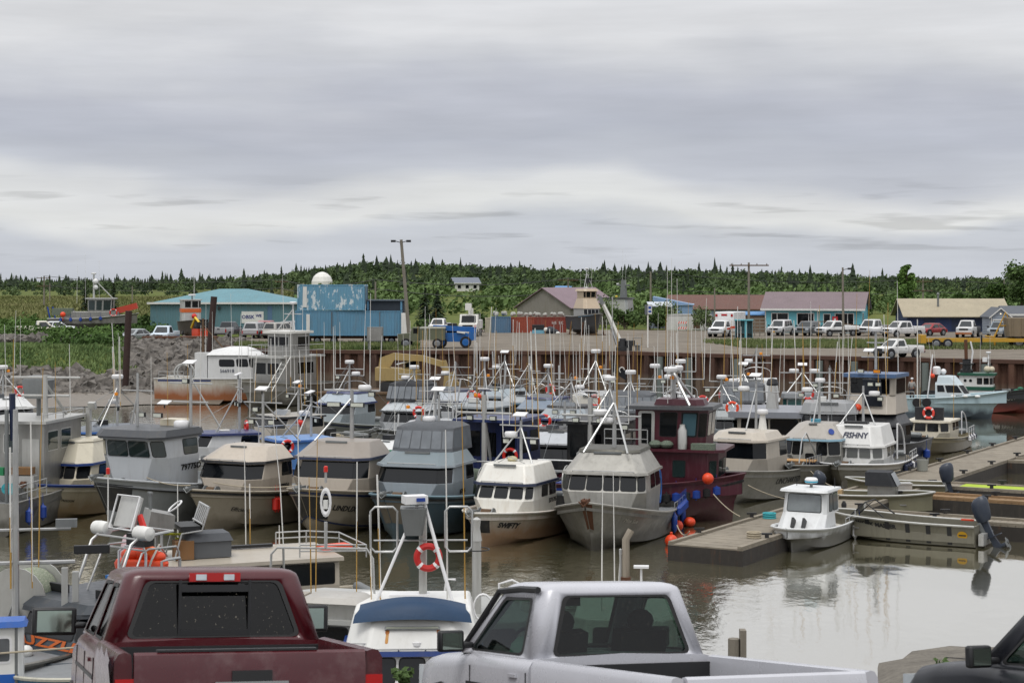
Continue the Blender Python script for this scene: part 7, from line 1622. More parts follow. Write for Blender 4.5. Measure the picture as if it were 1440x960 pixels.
def pilot():
    root = thing('pilot_boat', 'boat with a small teal windowed pilothouse on a cream base behind FISHNY', 'boat', topat(1128, 557, 3.6, -10, .8), R(-100), 'fishing boats moored in the harbour'); S, zs, bg = hull(root, 10, 4.2, 2.0, 1.5, .8, M_alu, None, deckz=1.1)
    q = tier(root, 'cabin', S_paint('#b8b2a8'), (-2, 2.2, 1.6, .4, .4, .8), (-1.6, 1.4, 1.3, .3, .3, 2.65), bevel=.04); q2 = tier(root, 'pilothouse', M_alu, (-1.2, .9, 1.15, .25, .25, 2.65), (-1.2, .85, 1.12, .25, .25, 3.5), bevel=.02); wins(root, q2, [(2, .03, .47, .15, .9), (2, .53, .97, .15, .9), (3, .1, .9, .15, .9), (4, .3, .9, .15, .9), (1, .1, .9, .15, .9)], flat('teal_window', '#2d5b58', .1, 0, .8), M_alul, .04, .04)
    m = MB(); m.loft([plan(-1.3, 1.1, 1.25, .2, .2, 3.5), plan(-1.3, 1.0, 1.2, .2, .2, 3.75)]); m.build('roof', S_paint('#6b6f72'), root); mast(root, -.8, 3.75, 5.2, ((4.9, 1.3), (4.3, .8)), .08, (1, 0), top='panel', items=(('radar', -.7, -.5, 4.92), ('radar', -.7, .7, 4.92)))
    for y, z in ((-1.1, 8), (1.0, 7.2), (.4, 8.6)): whip(root, -.9, y, 3.7, z, rng.choice((0, 1)))
    m = MB(); m.cb((1.3, .6, 2.75), (.25, .35, .25)); m.build('life_raft', M_redb, root)
pilot()
def rusty():
    L = 12; root = thing('rust_stained_trawler', 'white boat with a heavily rust stained hull aground by the riprap', 'boat', at(310, 566, 0) + Vector((.4, 1.5, .15)), R(-6), 'fishing boats moored in the harbour'); H = paint('rusty_white', '#c9c5ba', .5, .5, '#a58a5f', wl=('#8f4f1f', 1.7, .95), rust=.35)
    S, zs, bg = hull(root, L, 4.0, 2.0, 1.9, .8, H, None, t0=.6, pw=2.4, deckz=1.5, cap=S_paint('#2b4f8c') if False else WT); hull_patch(root, S, .03, .42, .88, .95, -1, M_navy, 'stripe', .012)
    q = tier(root, 'cabin', WT, (-1.4, 3.0, 1.4, .5, .5, 1.5), (-1.4, 2.6, 1.35, .5, .5, 3.9), bevel=.05); wins(root, q, [(0, .28, .64, .6, .84), (0, .7, .97, .6, .86), (1, .05, .95, .58, .86), (2, .05, .95, .58, .86), (3, .05, .95, .58, .86)], M_glass, M_rubber, .12, .03)
    m = MB(); m.loft([plan(-1.5, 3.0, 1.5, .5, .5, 3.9), plan(-1.0, 2.4, 1.1, .5, .5, 4.35), plan(.2, 1.8, .6, .4, .4, 4.6)]); m.build('roof', S_paint('#d6d7d6'), root); text('lettering', '566918', .42, M_navyd, root, lambda a, u, o: (.3 + a, -1.41 - o, 2.55 + u))
    m = MB(); m.bx(-2.6, -1.5, -1.2, -.2, 1.5, 4.1); m.build('stack_house', WT, root); mast(root, -2.2, 4.0, 7.0, ((6.0, .8),), .12, (2.2, 0), braces=1, top=None, mat=M_woodb); m = MB(); m.torus((-4.0, 0, 2.3), .75, .08, 'Y', 18, 6); m.torus((-4.0, .9, 2.3), .75, .08, 'Y', 18, 6); m.build('reel_hoop', M_alul, root)
    for x, z in ((-1.8, 8.5), (-1.2, 7.6), (.5, 9.2)): whip(root, x, -.6, 4, z, 0)
    rails(root, [(-5.6, -1.7, 1.9), (-4.6, -1.8, 1.9), (-3.4, -1.8, 1.9)], .6, 2)
rusty()
def towerboat():
    root = thing('aluminium_tender', 'two deck aluminium tender with ladders beside the quay wall corner', 'boat', atd(402, 150, 0), R(-120), 'fishing boats moored in the harbour'); S, zs, bg = hull(root, 12, 4.6, 2.2, 1.7, .8, M_aluh, None, deckz=1.3)
    q = tier(root, 'cabin', M_alu, (-2, 2.6, 1.7, .3, .3, 1.3), (-2, 2.6, 1.7, .3, .3, 4.0), bevel=.02); wins(root, q, [(2, .05, .47, .5, .85), (2, .53, .95, .5, .85), (4, .4, .9, .5, .85)], M_glass, M_alul, .04, .04)
    m = MB(); m.loft([plan(-3, 2.9, 1.9, .2, .2, 4.0), plan(-3, 2.9, 1.9, .2, .2, 4.15)]); m.build('upper_deck', M_alul, root); q = tier(root, 'pilothouse', M_alu, (-1.6, 1.0, 1.3, .2, .2, 4.15), (-1.6, 1.0, 1.3, .2, .2, 6.0), bevel=.02); wins(root, q, [(2, .05, .47, .4, .85), (2, .53, .95, .4, .85), (4, .3, .9, .4, .85)], M_glass, M_alul, .04, .04)
    m = MB(); m.loft([plan(-1.9, 1.4, 1.5, .2, .2, 6.0), plan(-1.9, 1.4, 1.5, .2, .2, 6.2)]); m.build('roof', M_white, root); rails(root, [(-3, -1.8, 4.15), (-1, -1.8, 4.15), (1, -1.8, 4.15), (2.8, -1.8, 4.15), (2.8, 0, 4.15), (2.8, 1.8, 4.15), (1, 1.8, 4.15), (-3, 1.8, 4.15)], .9, 2)
    m = MB()
    for s in (-.3, .3): m.tube([(2.2, 1.9 + s, 4.2), (4.8, 1.9 + s, 1.4)], .05, 5)
    for i in range(8): m.tube([(2.2 + 2.6 * i / 8, 1.6, 4.2 - 2.8 * i / 8), (2.2 + 2.6 * i / 8, 2.2, 4.2 - 2.8 * i / 8)], .03, 4)
    m.build('ladder', M_alul, root); mast(root, -1, 6.2, 8.4, ((7.6, .9),), .1, (1, 0), top='radar')
    for y, z in ((-1, 11), (1, 10.2)): whip(root, -1, y, 6.2, z, 0)
towerboat()
def barge():
    root = thing('work_barge', 'low timber edged barge moored at the foot of the quay wall', 'barge', atd(585, 151, 0), R(-4)); m = MB(); m.bx(-8, 8, -3, 3, -.4, .95); m.build('hull', paint('barge_side', '#57483a', .8, .5), root); m = MB(); m.bx(-8.1, 8.1, -3.1, 3.1, .95, 1.1); m.build('deck', M_woodb, root)
    m = MB()
    m.tube([(3.5, -2.6, 1.25), (11.5, -2.6, 1.5)], .3, 7)
    m.build('log', M_woodb, root)
    ex = thing('excavator', 'sand coloured excavator with its bucket arm folded, standing on the barge', 'excavator', atd(568, 151, 1.1), R(-4)); Y_ = paint('sand_paint', '#9c8757', .5, .5, '#6b5b3b', rust=.2)
    for s in (-1, 1):
        m = MB(); m.prism([(-1.9, .15), (-1.6, 0), (1.6, 0), (1.9, .15), (1.9, .6), (1.6, .8), (-1.6, .8), (-1.9, .6)], 'Y', s * 1.2 - .3, s * 1.2 + .3); m.build('track', M_trim, ex)
    m = MB(); m.prism([(-2.3, .9), (1.3, .9), (1.3, 1.7), (-.3, 1.9), (-2.3, 2.0)], 'Y', -1.2, 1.2); m.build('body', Y_, ex); m = MB(); m.prism([(-.2, 1.7), (1.2, 1.7), (1.1, 2.9), (.0, 3.0)], 'Y', .3, 1.2); c = m.build('cab', Y_, ex); m = MB(); m.bx(.1, 1.05, .26, .29, 1.95, 2.8); m.build('window', M_glass, c)
    m = MB(); m.prism([(-2.2, 1.6), (-2.0, 2.8), (-.9, 3.2), (1.6, 3.0), (3.4, 2.5), (3.3, 2.0), (1.6, 2.5), (-.8, 2.6), (-1.4, 1.6)], 'Y', -.35, .15); m.build('boom', Y_, ex); m = MB(); m.prism([(3.0, 2.5), (3.6, 2.6), (4.1, 1.0), (3.7, .8)], 'Y', -.3, .1); m.build('stick', Y_, ex)
    m = MB(); m.prism([(3.5, 1.3), (4.3, 1.7), (4.6, .7), (4.1, .1), (3.4, .3)], 'Y', -.6, .4)
    for k in range(4): m.bx(4.5, 4.75, -.55 + .27 * k, -.4 + .27 * k, .5, .75)
    m.build('bucket', Y_, ex); m = MB(); m.tube([(-.6, -.1, 2.2), (1.2, -.1, 2.7)], .09, 8); m.build('hydraulic_ram', M_chrome, ex)
barge()
# ---------------------------------------------------------------- boats and machines ashore
def hauled():
    root = thing('hauled_out_boat', 'large boat with a cream wheelhouse propped up ashore in the yard', 'boat', atd(826, 214, 4.56), R(-68)); root.scale = (.67,) * 3; H = S_paint('#3a3c40'); S, zs, bg = hull(root, 11, 4.2, 3.0, 2.4, .9, H, M_alu, t0=.5, keel=.7, rubv=.97, rubr=.1)
    C = S_paint('#b3a28b'); q = tier(root, 'deckhouse', S_paint('#9a9a98'), (-2.5, 2.6, 1.6, .6, .5, 2.2), (-2.5, 2.5, 1.6, .6, .5, 3.8), bevel=.02); wins(root, q, [(2, .02, .32, .35, .9), (2, .35, .65, .35, .9), (2, .68, .98, .35, .9), (3, .05, .95, .35, .9), (1, .05, .95, .35, .9), (4, .5, .9, .4, .85)], M_glass, M_wtrim, .04, .05)
    q = tier(root, 'upper_house', C, (-2.4, 2.6, 1.75, .6, .5, 3.8), (-1.8, 1.5, 1.3, .4, .4, 5.6), bevel=.04); q = tier(root, 'wheelhouse', C, (-1.7, 1.4, 1.25, .35, .35, 5.6), (-1.7, 1.5, 1.3, .35, .35, 6.9), bevel=.02); wins(root, q, [(2, .04, .46, .15, .9), (2, .54, .96, .15, .9), (3, .1, .9, .15, .9), (4, .5, .95, .15, .9), (1, .1, .9, .15, .9)], M_glass, C, .05, .04)
    m = MB(); m.loft([plan(-1.9, 1.8, 1.6, .4, .4, 6.9), plan(-1.8, 1.6, 1.4, .4, .4, 7.3)]); m.build('roof', C, root); mast(root, -.3, 7.3, 10.8, ((8.9, .7), (9.8, .5)), .1, (.8, 0), top='radar', items=(('radar', .9, -.6, 7.4),)); m = MB(); m.cb((-.2, .3, 8.8), (.6, .8, .9)); m.build('instrument_box', M_trim, root)
    for y, z in ((-1, 12), (1.2, 13), (.6, 11.4)): whip(root, -.8, y, 7.2, z, 0)
    hull_patch(root, S, .62, .8, .7, 1.0, 1, M_blueb, 'tarp', .03); hull_patch(root, S, .55, .9, .9, 1.0, -1, flat('sky_tarp', '#5f9fd0', .6), 'tarp', .03)
    for x, y in ((-3, -1.9), (-3, 1.9), (2.2, -1.9), (2.2, 1.9)):
        m = MB(); m.tube([(x, y * 1.15, -1.0), (x, y * .95, 1.4)], .14, 6); m.bx(x - .3, x + .3, y * 1.15 - .3, y * 1.15 + .3, -1.0, -.85); m.build('prop_stand', M_rust, root)
    m = MB(); m.bx(-4, 3.5, -.4, .4, -1.0, -.62); m.build('keel_block', M_woodb, root)
hauled()
root = thing('boat_hulk', 'grey boat roof with an aerial tower showing above the green bushes', 'boat', atd(872, 262, 3.9), R(-30)); root.scale = (.74,) * 3; S, zs, bg = hull(root, 10, 4, 2.4, 2.0, .8, M_alu); q = tier(root, 'cabin', M_alul, (-3, 2.5, 1.7, .4, .4, 1.8), (-3, 2.2, 1.6, .4, .4, 5.2)); m = MB(); m.loft([plan(-3.6, 2.6, 1.9, .4, .4, 5.2), plan(-3.4, 2.4, 1.8, .4, .4, 5.5)]); m.build('roof', M_trim, root)
m = MB(); m.loft([plan(.2, 1.4, .5, .1, .1, 5.5), plan(.4, 1.2, .35, .1, .1, 9.0)]); m.build('tower', M_steel, root); m = MB(); m.bx(-.6, 2.0, -.3, .3, 7.8, 8.1); m.build('tower_arm', M_steel, root); radar(root, -.5, 0, 8.1); whip(root, .4, .3, 8, 15, 0); whip(root, 1.4, -.3, 8, 14, 0); m = MB(); m.ball((-1, .4, 5.6), .3, 8, 5); m.build('buoy', flat('yellow', '#d8b62a', .5), root)

def beached():
    L = 10.5; root = thing('beached_boat', 'aluminium fishing boat with red fabric at its bow sitting in the bushes', 'boat', atd(132, 212, 4.75), R(8)); S, zs, bg = hull(root, L, 3.6, 1.8, 1.2, .8, M_aluh, None, t0=.55, keel=.4, deckz=.6, cap=M_alul)
    q = tier(root, 'cabin', M_alu, (-2.5, 3.0, 1.4, .4, .4, .6), (-2.5, 3.0, 1.4, .4, .4, 2.0), bevel=.02); q = tier(root, 'wheelhouse', M_alu, (-.6, 2.3, 1.2, .2, .2, 2.0), (-.6, 2.4, 1.2, .2, .2, 3.5), bevel=.02); wins(root, q, [(0, .04, .3, .12, .9), (0, .36, .6, .12, .9), (0, .66, .97, .12, .9), (1, .1, .9, .12, .9), (5, .1, .9, .2, .9)], M_glassg, M_alul, .03, .03)
    m = MB(); m.loft([plan(-.9, 2.7, 1.4, .2, .2, 3.5), plan(-.9, 2.7, 1.4, .2, .2, 3.62)]); m.build('roof', M_alul, root); mast(root, .0, 3.6, 6.4, ((5.2, .6),), .12, (2.2, 0), braces=1, top='radar', mat=M_alul); m = MB(); m.ball((.2, 0, 5.6), .35, 8, 6); m.ball((.2, 0, 4.9), .3, 8, 6); m.build('float_ball', M_clean, root)
    m = MB(); m.cb((3.9, 0, 2.4), (2.4, 1.6, .7), 0, -.25); m.build('red_cover', flat('red_fabric', '#b3412f', .8, bump=.4), root); ring_buoy(root, (2.4, -1.45, 1.9), 'Y', .4); m = MB(); m.cb((-3.6, 0, 2.0), (2.4, 1.8, .8)); m.build('net_cover', M_net, root); reel(root, -2.8, .7, .8, 1.4)
    for i in range(5): fender(root, S(.15 + .11 * i, -1, .9, .14), M_blueb, .18, .4)
    m = MB()
    for x in (-5.0, -4.4): m.tube([(x, -.8, 1.2), (x - .3, -.8, 2.6)], .09, 6)
    m.build('davit', M_blueb, root); m = MB(); m.tube([(-3.4, -1.9, 1.0), (-3.4, -1.9, 1.6)], .04, 5); m.ball((-3.4, -1.9, 1.7), .32, 10, 8); m.build('buoy', M_orange, root)
    for x, z in ((-2, 7.6), (.6, 8.2), (-1, 9)): whip(root, x, .3, 3, z, 0)
beached()
def orangetop():
    root = thing('beached_boat', 'grey boat with an orange banded wheelhouse standing by the teal warehouse', 'boat', atd(268, 196, 4.5), R(-75)); root.scale = (.82,) * 3; S, zs, bg = hull(root, 8, 3.2, 2.0, 1.7, .6, paint('dark_hull2', '#4a443d', .7, .5), None)
    q = tier(root, 'cabin', M_alul, (-2, 1.6, 1.3, .3, .3, 1.4), (-2, 1.5, 1.25, .3, .3, 3.0)); m = MB(); m.loft([plan(-2.05, 1.56, 1.3, .3, .3, 3.0), plan(-2.05, 1.56, 1.3, .3, .3, 3.5)]); m.build('orange_band', flat('orange_band', '#c4602b', .5), root)
    q = tier(root, 'wheelhouse', M_alul, (-2, 1.5, 1.25, .3, .3, 3.5), (-2, 1.5, 1.25, .3, .3, 4.6)); wins(root, q, [(2, .05, .45, .15, .9), (2, .55, .95, .15, .9), (3, .1, .9, .15, .9), (4, .3, .9, .15, .9)], M_glass, M_alul, .04, .04); m = MB(); m.loft([plan(-2.1, 1.7, 1.4, .3, .3, 4.6), plan(-2.1, 1.7, 1.4, .3, .3, 4.72)]); m.build('roof', M_alul, root)
    radar(root, 0, .2, 5.2, .5); m = MB(); m.tube([(0, .2, 4.7), (0, .2, 5.2)], .1, 6); m.build('radar_stand', M_steel, root); m = MB(); m.ball((2.2, .3, 2.5), .36, 10, 8); m.build('buoy', M_redb, root)
    for x, z in ((-1, 8), (.3, 9)): whip(root, x, .5, 4.6, z, 0)
    m = MB(); m.bx(-3.6, 3.4, -1.2, 1.2, -.75, -.5); m.build('cradle', M_rust, root)
    for x in (-2.5, 2.2): wheel(root, x, -1.2, .3, .2, -1); wheel(root, x, 1.2, .3, .2, 1)
    t = thing('flatbed_trailer', 'rusty flatbed trailer standing in front of the orange banded boat', 'trailer', atd(254, 183.5, 3.75)); m = MB(); m.bx(-3.8, 3.8, -1, 1, .75, .95); m.build('bed', M_rust, t)
    for x in (-1.6, -.6, 1.6): wheel(t, x, -1, .36, .24, -1)
    e = thing('tracked_loader', 'small orange and yellow loader beside the orange banded boat', 'loader', atd(283, 190, 4.0), R(-60)); m = MB(); m.bx(-1, 1, -.7, .7, .45, 1.3); m.build('body', M_orange, e); m = MB(); m.bx(-.5, .5, -.6, .6, 1.3, 2.3); c = m.build('cab', M_trim, e); m = MB(); m.bx(-.4, .42, -.63, -.6, 1.45, 2.2); m.bx(.5, .53, -.5, .5, 1.45, 2.2); m.build('window', M_glass, c)
    m = MB(); m.tube([(-.8, -.8, 1.4), (.4, -.8, 2.5), (1.6, -.8, 2.0)], .14, 5); m.build('arm', flat('yellow', '#d8b62a', .5), e); m = MB(); m.cb((1.8, -.6, 1.8), (.6, 1.4, .5)); m.build('bucket', M_trim, e)
    for s in (-1, 1): m = MB(); m.prism([(-1.1, .1), (-.9, 0), (.9, 0), (1.1, .1), (1.1, .5), (-1.1, .5)], 'Y', s * .85 - .15, s * .85 + .15); m.build('track', M_trim, e)
orangetop()
def yardmachines():
    t = thing('army_truck', 'small olive army truck with a canvas topped bed near the blue telehandler', 'truck', atd(594, 171, 3.95), R(178)); O = paint('olive_drab', '#5c604c', .6, .5)
    m = MB(); m.bx(-2.2, .2, -.95, .95, .8, 1.9); m.build('bed', O, t); m = MB(); m.loft([plan(-2.25, .2, 1.0, .1, .1, 1.9), plan(-2.2, .15, .9, .1, .1, 2.05)]); m.build('canvas_cover', paint('pale_canvas', '#8e8f84', .9, .3), t); m = MB(); m.prism([(.25, .7), (2.3, .7), (2.3, 1.35), (1.1, 1.45), (.9, 2.0), (.25, 2.0)], 'Y', -.9, .9); c = m.build('cab', O, t); m = MB(); m.bx(.35, .8, -.93, -.9, 1.45, 1.9); m.bx(.35, .8, .9, .93, 1.45, 1.9); m.build('window', M_glass, c)
    for x in (-1.5, 1.5):
        for s in (-1, 1): wheel(t, x, s * .85, .48, .3, s)
    t = thing('telehandler', 'bright blue telehandler parked at the quay edge with its boom lowered', 'telehandler', atd(638, 172, 3.95), R(2)); B_ = paint('machine_blue', '#155a9c', .4, .2)
    m = MB(); m.prism([(-1.7, .6), (1.7, .6), (1.9, 1.1), (1.2, 1.45), (-1.7, 1.45)], 'Y', -.75, .75); m.build('body', B_, t); m = MB(); m.cb((.1, -.1, 1.85), (4.2, .5, .48), 0, .05); m.build('boom', B_, t); m = MB(); m.prism([(1.3, .7), (2.1, .75), (2.15, 1.6), (1.5, 1.5)], 'Y', -.8, .8); m.build('counterweight', B_, t); m = MB(); m.bx(2.02, 2.1, -.4, .1, 1.95, 2.2); m.build('reflector', M_redb, t)
    m = MB(); m.prism([(-.7, 1.4), (.5, 1.4), (.3, 2.35), (-.6, 2.35)], 'Y', .2, .95); m.build('cab', M_trim, t); m = MB(); m.cb((.7, -.8, 1.5), (.8, .3, .14), 0, .15); m.build('mudguard', M_white, t)
    for x in (-1.2, 1.15):
        for s in (-1, 1): wheel(t, x, s * .8, .56, .36, s, B_)
    t = thing('bucket_truck', 'white utility truck with a folded boom facing the quay', 'truck', atd(660, 208, 3.9), R(-95)); m = MB(); m.prism([(-.8, .6), (1.9, .6), (1.9, 1.45), (.8, 1.6), (.5, 2.6), (-.8, 2.6)], 'Y', -1.05, 1.05); c = m.build('cab', M_white, t); m = MB(); m.add([(.83, -.85, 1.68), (.83, .85, 1.68), (.56, .8, 2.45), (.56, -.8, 2.45)], [(0, 1, 2, 3)]); m.build('windscreen', M_glass, c, smooth=False)
    m = MB(); m.bx(-4.6, -.9, -1.1, 1.1, .9, 1.9); m.build('service_body', M_white, t); m = MB(); m.tube([(-1.6, 0, 1.9), (-1.6, 0, 3.3)], .3, 8); m.tube([(-1.6, 0, 3.2), (.6, 0, 3.35)], .18, 6); m.build('boom', M_white, t); m = MB(); m.cb((.9, 0, 3.5), (.7, .7, .8)); m.build('bucket', M_white, t); m = MB(); m.cb((1.95, 0, .75), (.1, 2.1, .45)); m.build('bumper', M_white, t); m = MB(); m.cb((1.98, 0, .78), (.1, 1.9, .1)); m.build('green_stripe', flat('green_stripe', '#3c8a5c', .5), t); m = MB(); m.cb((1.93, 0, 1.2), (.05, 1.2, .4)); m.build('grille', M_trim, t)
    for x in (1.1, -3.2):
        for s in (-1, 1): wheel(t, x, s * .95, .45, .3, s)
    # yellow boat trailer, dump truck, A frame
    t = thing('boat_trailer', 'long yellow boat trailer with twin axles parked on the quay road', 'trailer', atd(1362, 171, 3.95), R(-2)); YL = paint('trailer_yellow', '#b98f26', .5, .4); m = MB(); m.bx(-4.2, 5.6, -1.0, -.75, .62, .95); m.bx(-4.2, 5.6, .75, 1.0, .62, .95)
    for x in (-3.8, -.4, 2.4, 5.0): m.bx(x - .1, x + .1, -.75, .75, .66, .9)
    m.build('frame', YL, t); m = MB(); m.bx(-4.75, -4.25, -1.1, 1.1, .5, 1.3); m.build('end_frame', YL, t)
    for x in (-3.3, -2.2):
        for s in (-1, 1): wheel(t, x, s * 1.0, .46, .3, s)
    m = MB(); m.bx(.9, 1.1, -1.0, -.8, .2, 1.3); m.bx(.6, 1.4, -1.1, -.7, .15, .2); m.build('jack', M_trim, t)
    t = thing('dump_truck', 'tan tipper truck body cut by the right edge of the yard', 'truck', atd(1452, 172, 3.95), R(-4)); T_ = paint('tipper_tan', '#7a6d58', .6, .5); m = MB(); m.prism([(-2.4, 1.1), (2.6, 1.1), (2.6, 2.9), (-2.6, 2.9)], 'Y', -1.2, 1.2); m.build('tipper_bed', T_, t); m = MB()
    for k in range(6): m.bx(-2.2 + .9 * k, -2.1 + .9 * k, -1.28, -1.2, 1.15, 2.85)
    m.build('bed_rib', T_, t); m = MB(); m.bx(2.8, 4.6, -1.1, 1.1, .8, 2.7); m.build('cab', T_, t); m = MB(); m.bx(-2.4, 4.5, -.5, .5, .7, 1.1); m.build('chassis', M_trim, t)
    for x in (-1.5, -.3, 3.6):
        for s in (-1, 1): wheel(t, x, s * 1.0, .55, .35, s)
    t = thing('yellow_frame', 'yellow A shaped lifting frame at the front of the boat trailer', 'lifting frame', atd(1414, 172.5, 3.95)); m = MB(); m.tube([(-1.1, 0, 1.0), (0, 0, 3.4), (1.1, 0, 1.0)], .1, 6); m.tube([(-1.0, 0, 0), (-1.1, 0, 1.0)], .1, 6); m.tube([(1.0, 0, 0), (1.1, 0, 1.0)], .1, 6); m.tube([(-.6, 0, 2.1), (.6, 0, 2.1)], .07, 5); m.build('frame', YL, t); m = MB(); m.tube([(-1.1, 0, 1.0), (-2.0, 0, 1.1)], .08, 5); m.build('drawbar', YL, t)
yardmachines()
# ---------------------------------------------------------------- foreground boats under the near bank
def puzzle():
    DG = S_paint('#3a4148', dirt=.15); hd = -38; a = R(-90 + hd); d = 42.5
    p = atd(56, d, 0); x0 = 2.6; loc = Vector((p.x - math.cos(a) * x0, p.y - math.sin(a) * x0, 0))
    def ex(root, S, zs, k):
        q_text(root, k['q1'][2], 'PUZZLE', .5, .86, .36, flat('orange_letter', '#c4622a', .5), bold=.012)
        Z = 2.66
        m = MB(); m.loft([plan(-3.0, 1.2, 1.55, .5, .5, Z - .06), plan(-3.0, 1.1, 1.5, .5, .5, Z)]); m.build('roof_deck', S_paint('#8e9499', dirt=.3, streak=False), root)
        # tubular helm tower with electronics and a white screen
        m = MB()
        for s in (-.75, .75): m.tube([(1.0, s, Z), (.45, s, Z + 1.25), (.2, s, Z + 1.4), (-.9, s, Z + 1.45)], .04, 7); m.tube([(.6, s, Z), (.1, s, Z + 1.0), (-.1, s, Z + 1.08), (-1.0, s, Z + 1.05), (-1.1, s, Z + .9), (-1.1, s, Z)], .026, 7)
        for x, z in ((.3, 1.37), (-.9, 1.45), (0, 1.05)): m.tube([(x, -.75, Z + z), (x, .75, Z + z)], .026, 6)
        m.build('helm_tower', M_tube, root)
        m = MB(); m.cb((-.1, 0, Z + 1.95), (.06, .78, .78), 0, -.35); o = m.build('screen', M_alul, root); m = MB(); q = [(-.1 + s * .27 * 0, y, z) for s, y, z in ((0, -.42, 1.55), (0, -.42, 2.35), (0, .42, 2.35), (0, .42, 1.55))]; m.tube([(.03 - (z - 1.95) * .36, y, Z + z) for _, y, z in q], .03, 6, True); m.build('screen_frame', M_clean, o)
        for y in (-.8, .8): m = MB(); m.lathe([(.04, -.3), (.17, -.24), (.19, 0), (.17, .24), (.04, .3)], 12, (.1, y, Z + 1.5), 'Y'); m.build('hailer_float', M_wtrim, root)
        m = MB(); m.cb((-.3, .2, Z + 1.25), (.3, .7, .3)); m.build('instrument_box', M_trim, root); m = MB(); m.tube([(.1, -.55, Z + 1.5), (.1, -.55, Z + 2.9)], .018, 5); m.build('light_pole', M_whip, root); m = MB(); m.lathe([(.05, 0), (.05, .14), (.02, .16)], 7, (.1, -.55, Z + 2.88)); m.build('nav_light', M_redb, root); m = MB(); m.cb((-.1, .5, Z + 1.75), (.08, .14, .34), 0, 0, .5); m.build('fire_extinguisher', M_redb, root)
        m = MB(); m.cb((.1, -.1, Z + .35), (.5, .5, .08)); m.build('blue_tray', flat('tray_blue', '#2a6fb4', .5), root)
        m = MB(); m.tube([(-.4, .9, Z), (-.4, .9, Z + .75), (-.5, 1.0, Z + .8), (-.9, 1.0, Z + .8), (-1.0, .9, Z + .75), (-1.0, .9, Z)], .035, 6); m.tube([(-.4, .9, Z + .4), (-1.0, .9, Z + .4)], .03, 5); m.build('roof_step', M_tube, root)
        m = MB(); m.loft([[Vector((-2.3 + a_ * c_, b_ * s_, z)) for c_, s_ in [(math.cos(t * .524), math.sin(t * .524)) for t in range(12)]] for z, a_, b_ in ((Z, .22, .3), (Z + .3, .3, .36), (Z + .65, .26, .34), (Z + .95, .1, .3), (Z + 1.0, .03, .2))]); o = m.build('seat_cover', flat('pink_cover', '#b9a2a6', .8, bump=.3, bscale=6), root); o.location = (1.1, -1.2, .15)
        m = MB(); m.tube([(1.2, -1.62, Z - .05), (0, -1.62, Z - .05)], .03, 4); m.build('gutter', M_clean, root)
        for y in (-1.1, .75): flood(root, 1.2, y, Z + .12, 1, M_trim, .7)
        m = MB()
        for i in range(4): m.ball((2.9 + .05 * (i % 2), -1.0 + .32 * i, 1.6), .16, 9, 6)
        m.build('corks', M_wtrim, root)
    gill('dark grey boat with orange lettering under its window and a tubular roof tower', loc, hd, L=9.7, B=4.2, fbb=1.6, fbm=1.3, hullm=DG, housem=S_paint('#4a525a'), fly=False, zw0=1.85, zw1=2.4, wrake=-.25, xf=2.6, xa=-3.0, w=1.5, browm=S_paint('#2b3036'), roof=(.1, .22, .18, S_paint('#30363c')), whips=0, gear=False, extra=ex, seed=61,
         win=[(2, .02, .98, .05, .95), (1, .05, .95, .05, .95), (3, .05, .95, .05, .95), (4, .5, .95, .1, .9)])
puzzle()
# life raft of orange bags tied on that roof
def raft():
    c = atd(199, 45.5, 3.02); root = thing('life_raft_bag', 'bright orange inflatable raft bundle tied on the dark grey boat roof', 'raft', c, R(-15)); OR = flat('raft_orange', '#e0481a', .55, bump=.5, bscale=5)
    m = MB(); m.loft([[Vector((a_ * math.cos(t * .314), b_ * math.sin(t * .314), z)) for t in range(20)] for z, a_, b_ in ((0, .62, .45), (.05, .7, .5), (.18, .72, .52), (.27, .66, .48), (.3, .5, .4))]); m.build('lower_tube', OR, root)
    m = MB()
    for (x, y, z, r) in ((-.25, 0, .38, .3), (.1, .05, .4, .33), (.42, 0, .34, .24)): m.ball((x, y, z), r, 14, 8, .62)
    m.build('upper_bag', OR, root); m = MB(); m.cb((.28, -.1, .52), (.3, .24, .2), .3, .4); m.build('loose_flap', flat('raft_flap', '#e86a24', .6), root)
    m = MB()
    for x in (-.3, .5): m.tube([(x, -.53, 0), (x, -.54, .2), (x, -.42, .34), (x, 0, .66), (x, .45, .3)], .028, 5)
    m.build('strap', flat('strap_grey', '#b9b5ac', .7), root)
    m = MB(); m.tube([(-.35, -.56, -.05), (-.35, -.56, .55), (-.2, -.5, .66), (.3, -.5, .66), (.4, -.56, .5), (.4, -.56, -.05)], .035, 6); m.build('retaining_hoop', M_clean, root)
raft()
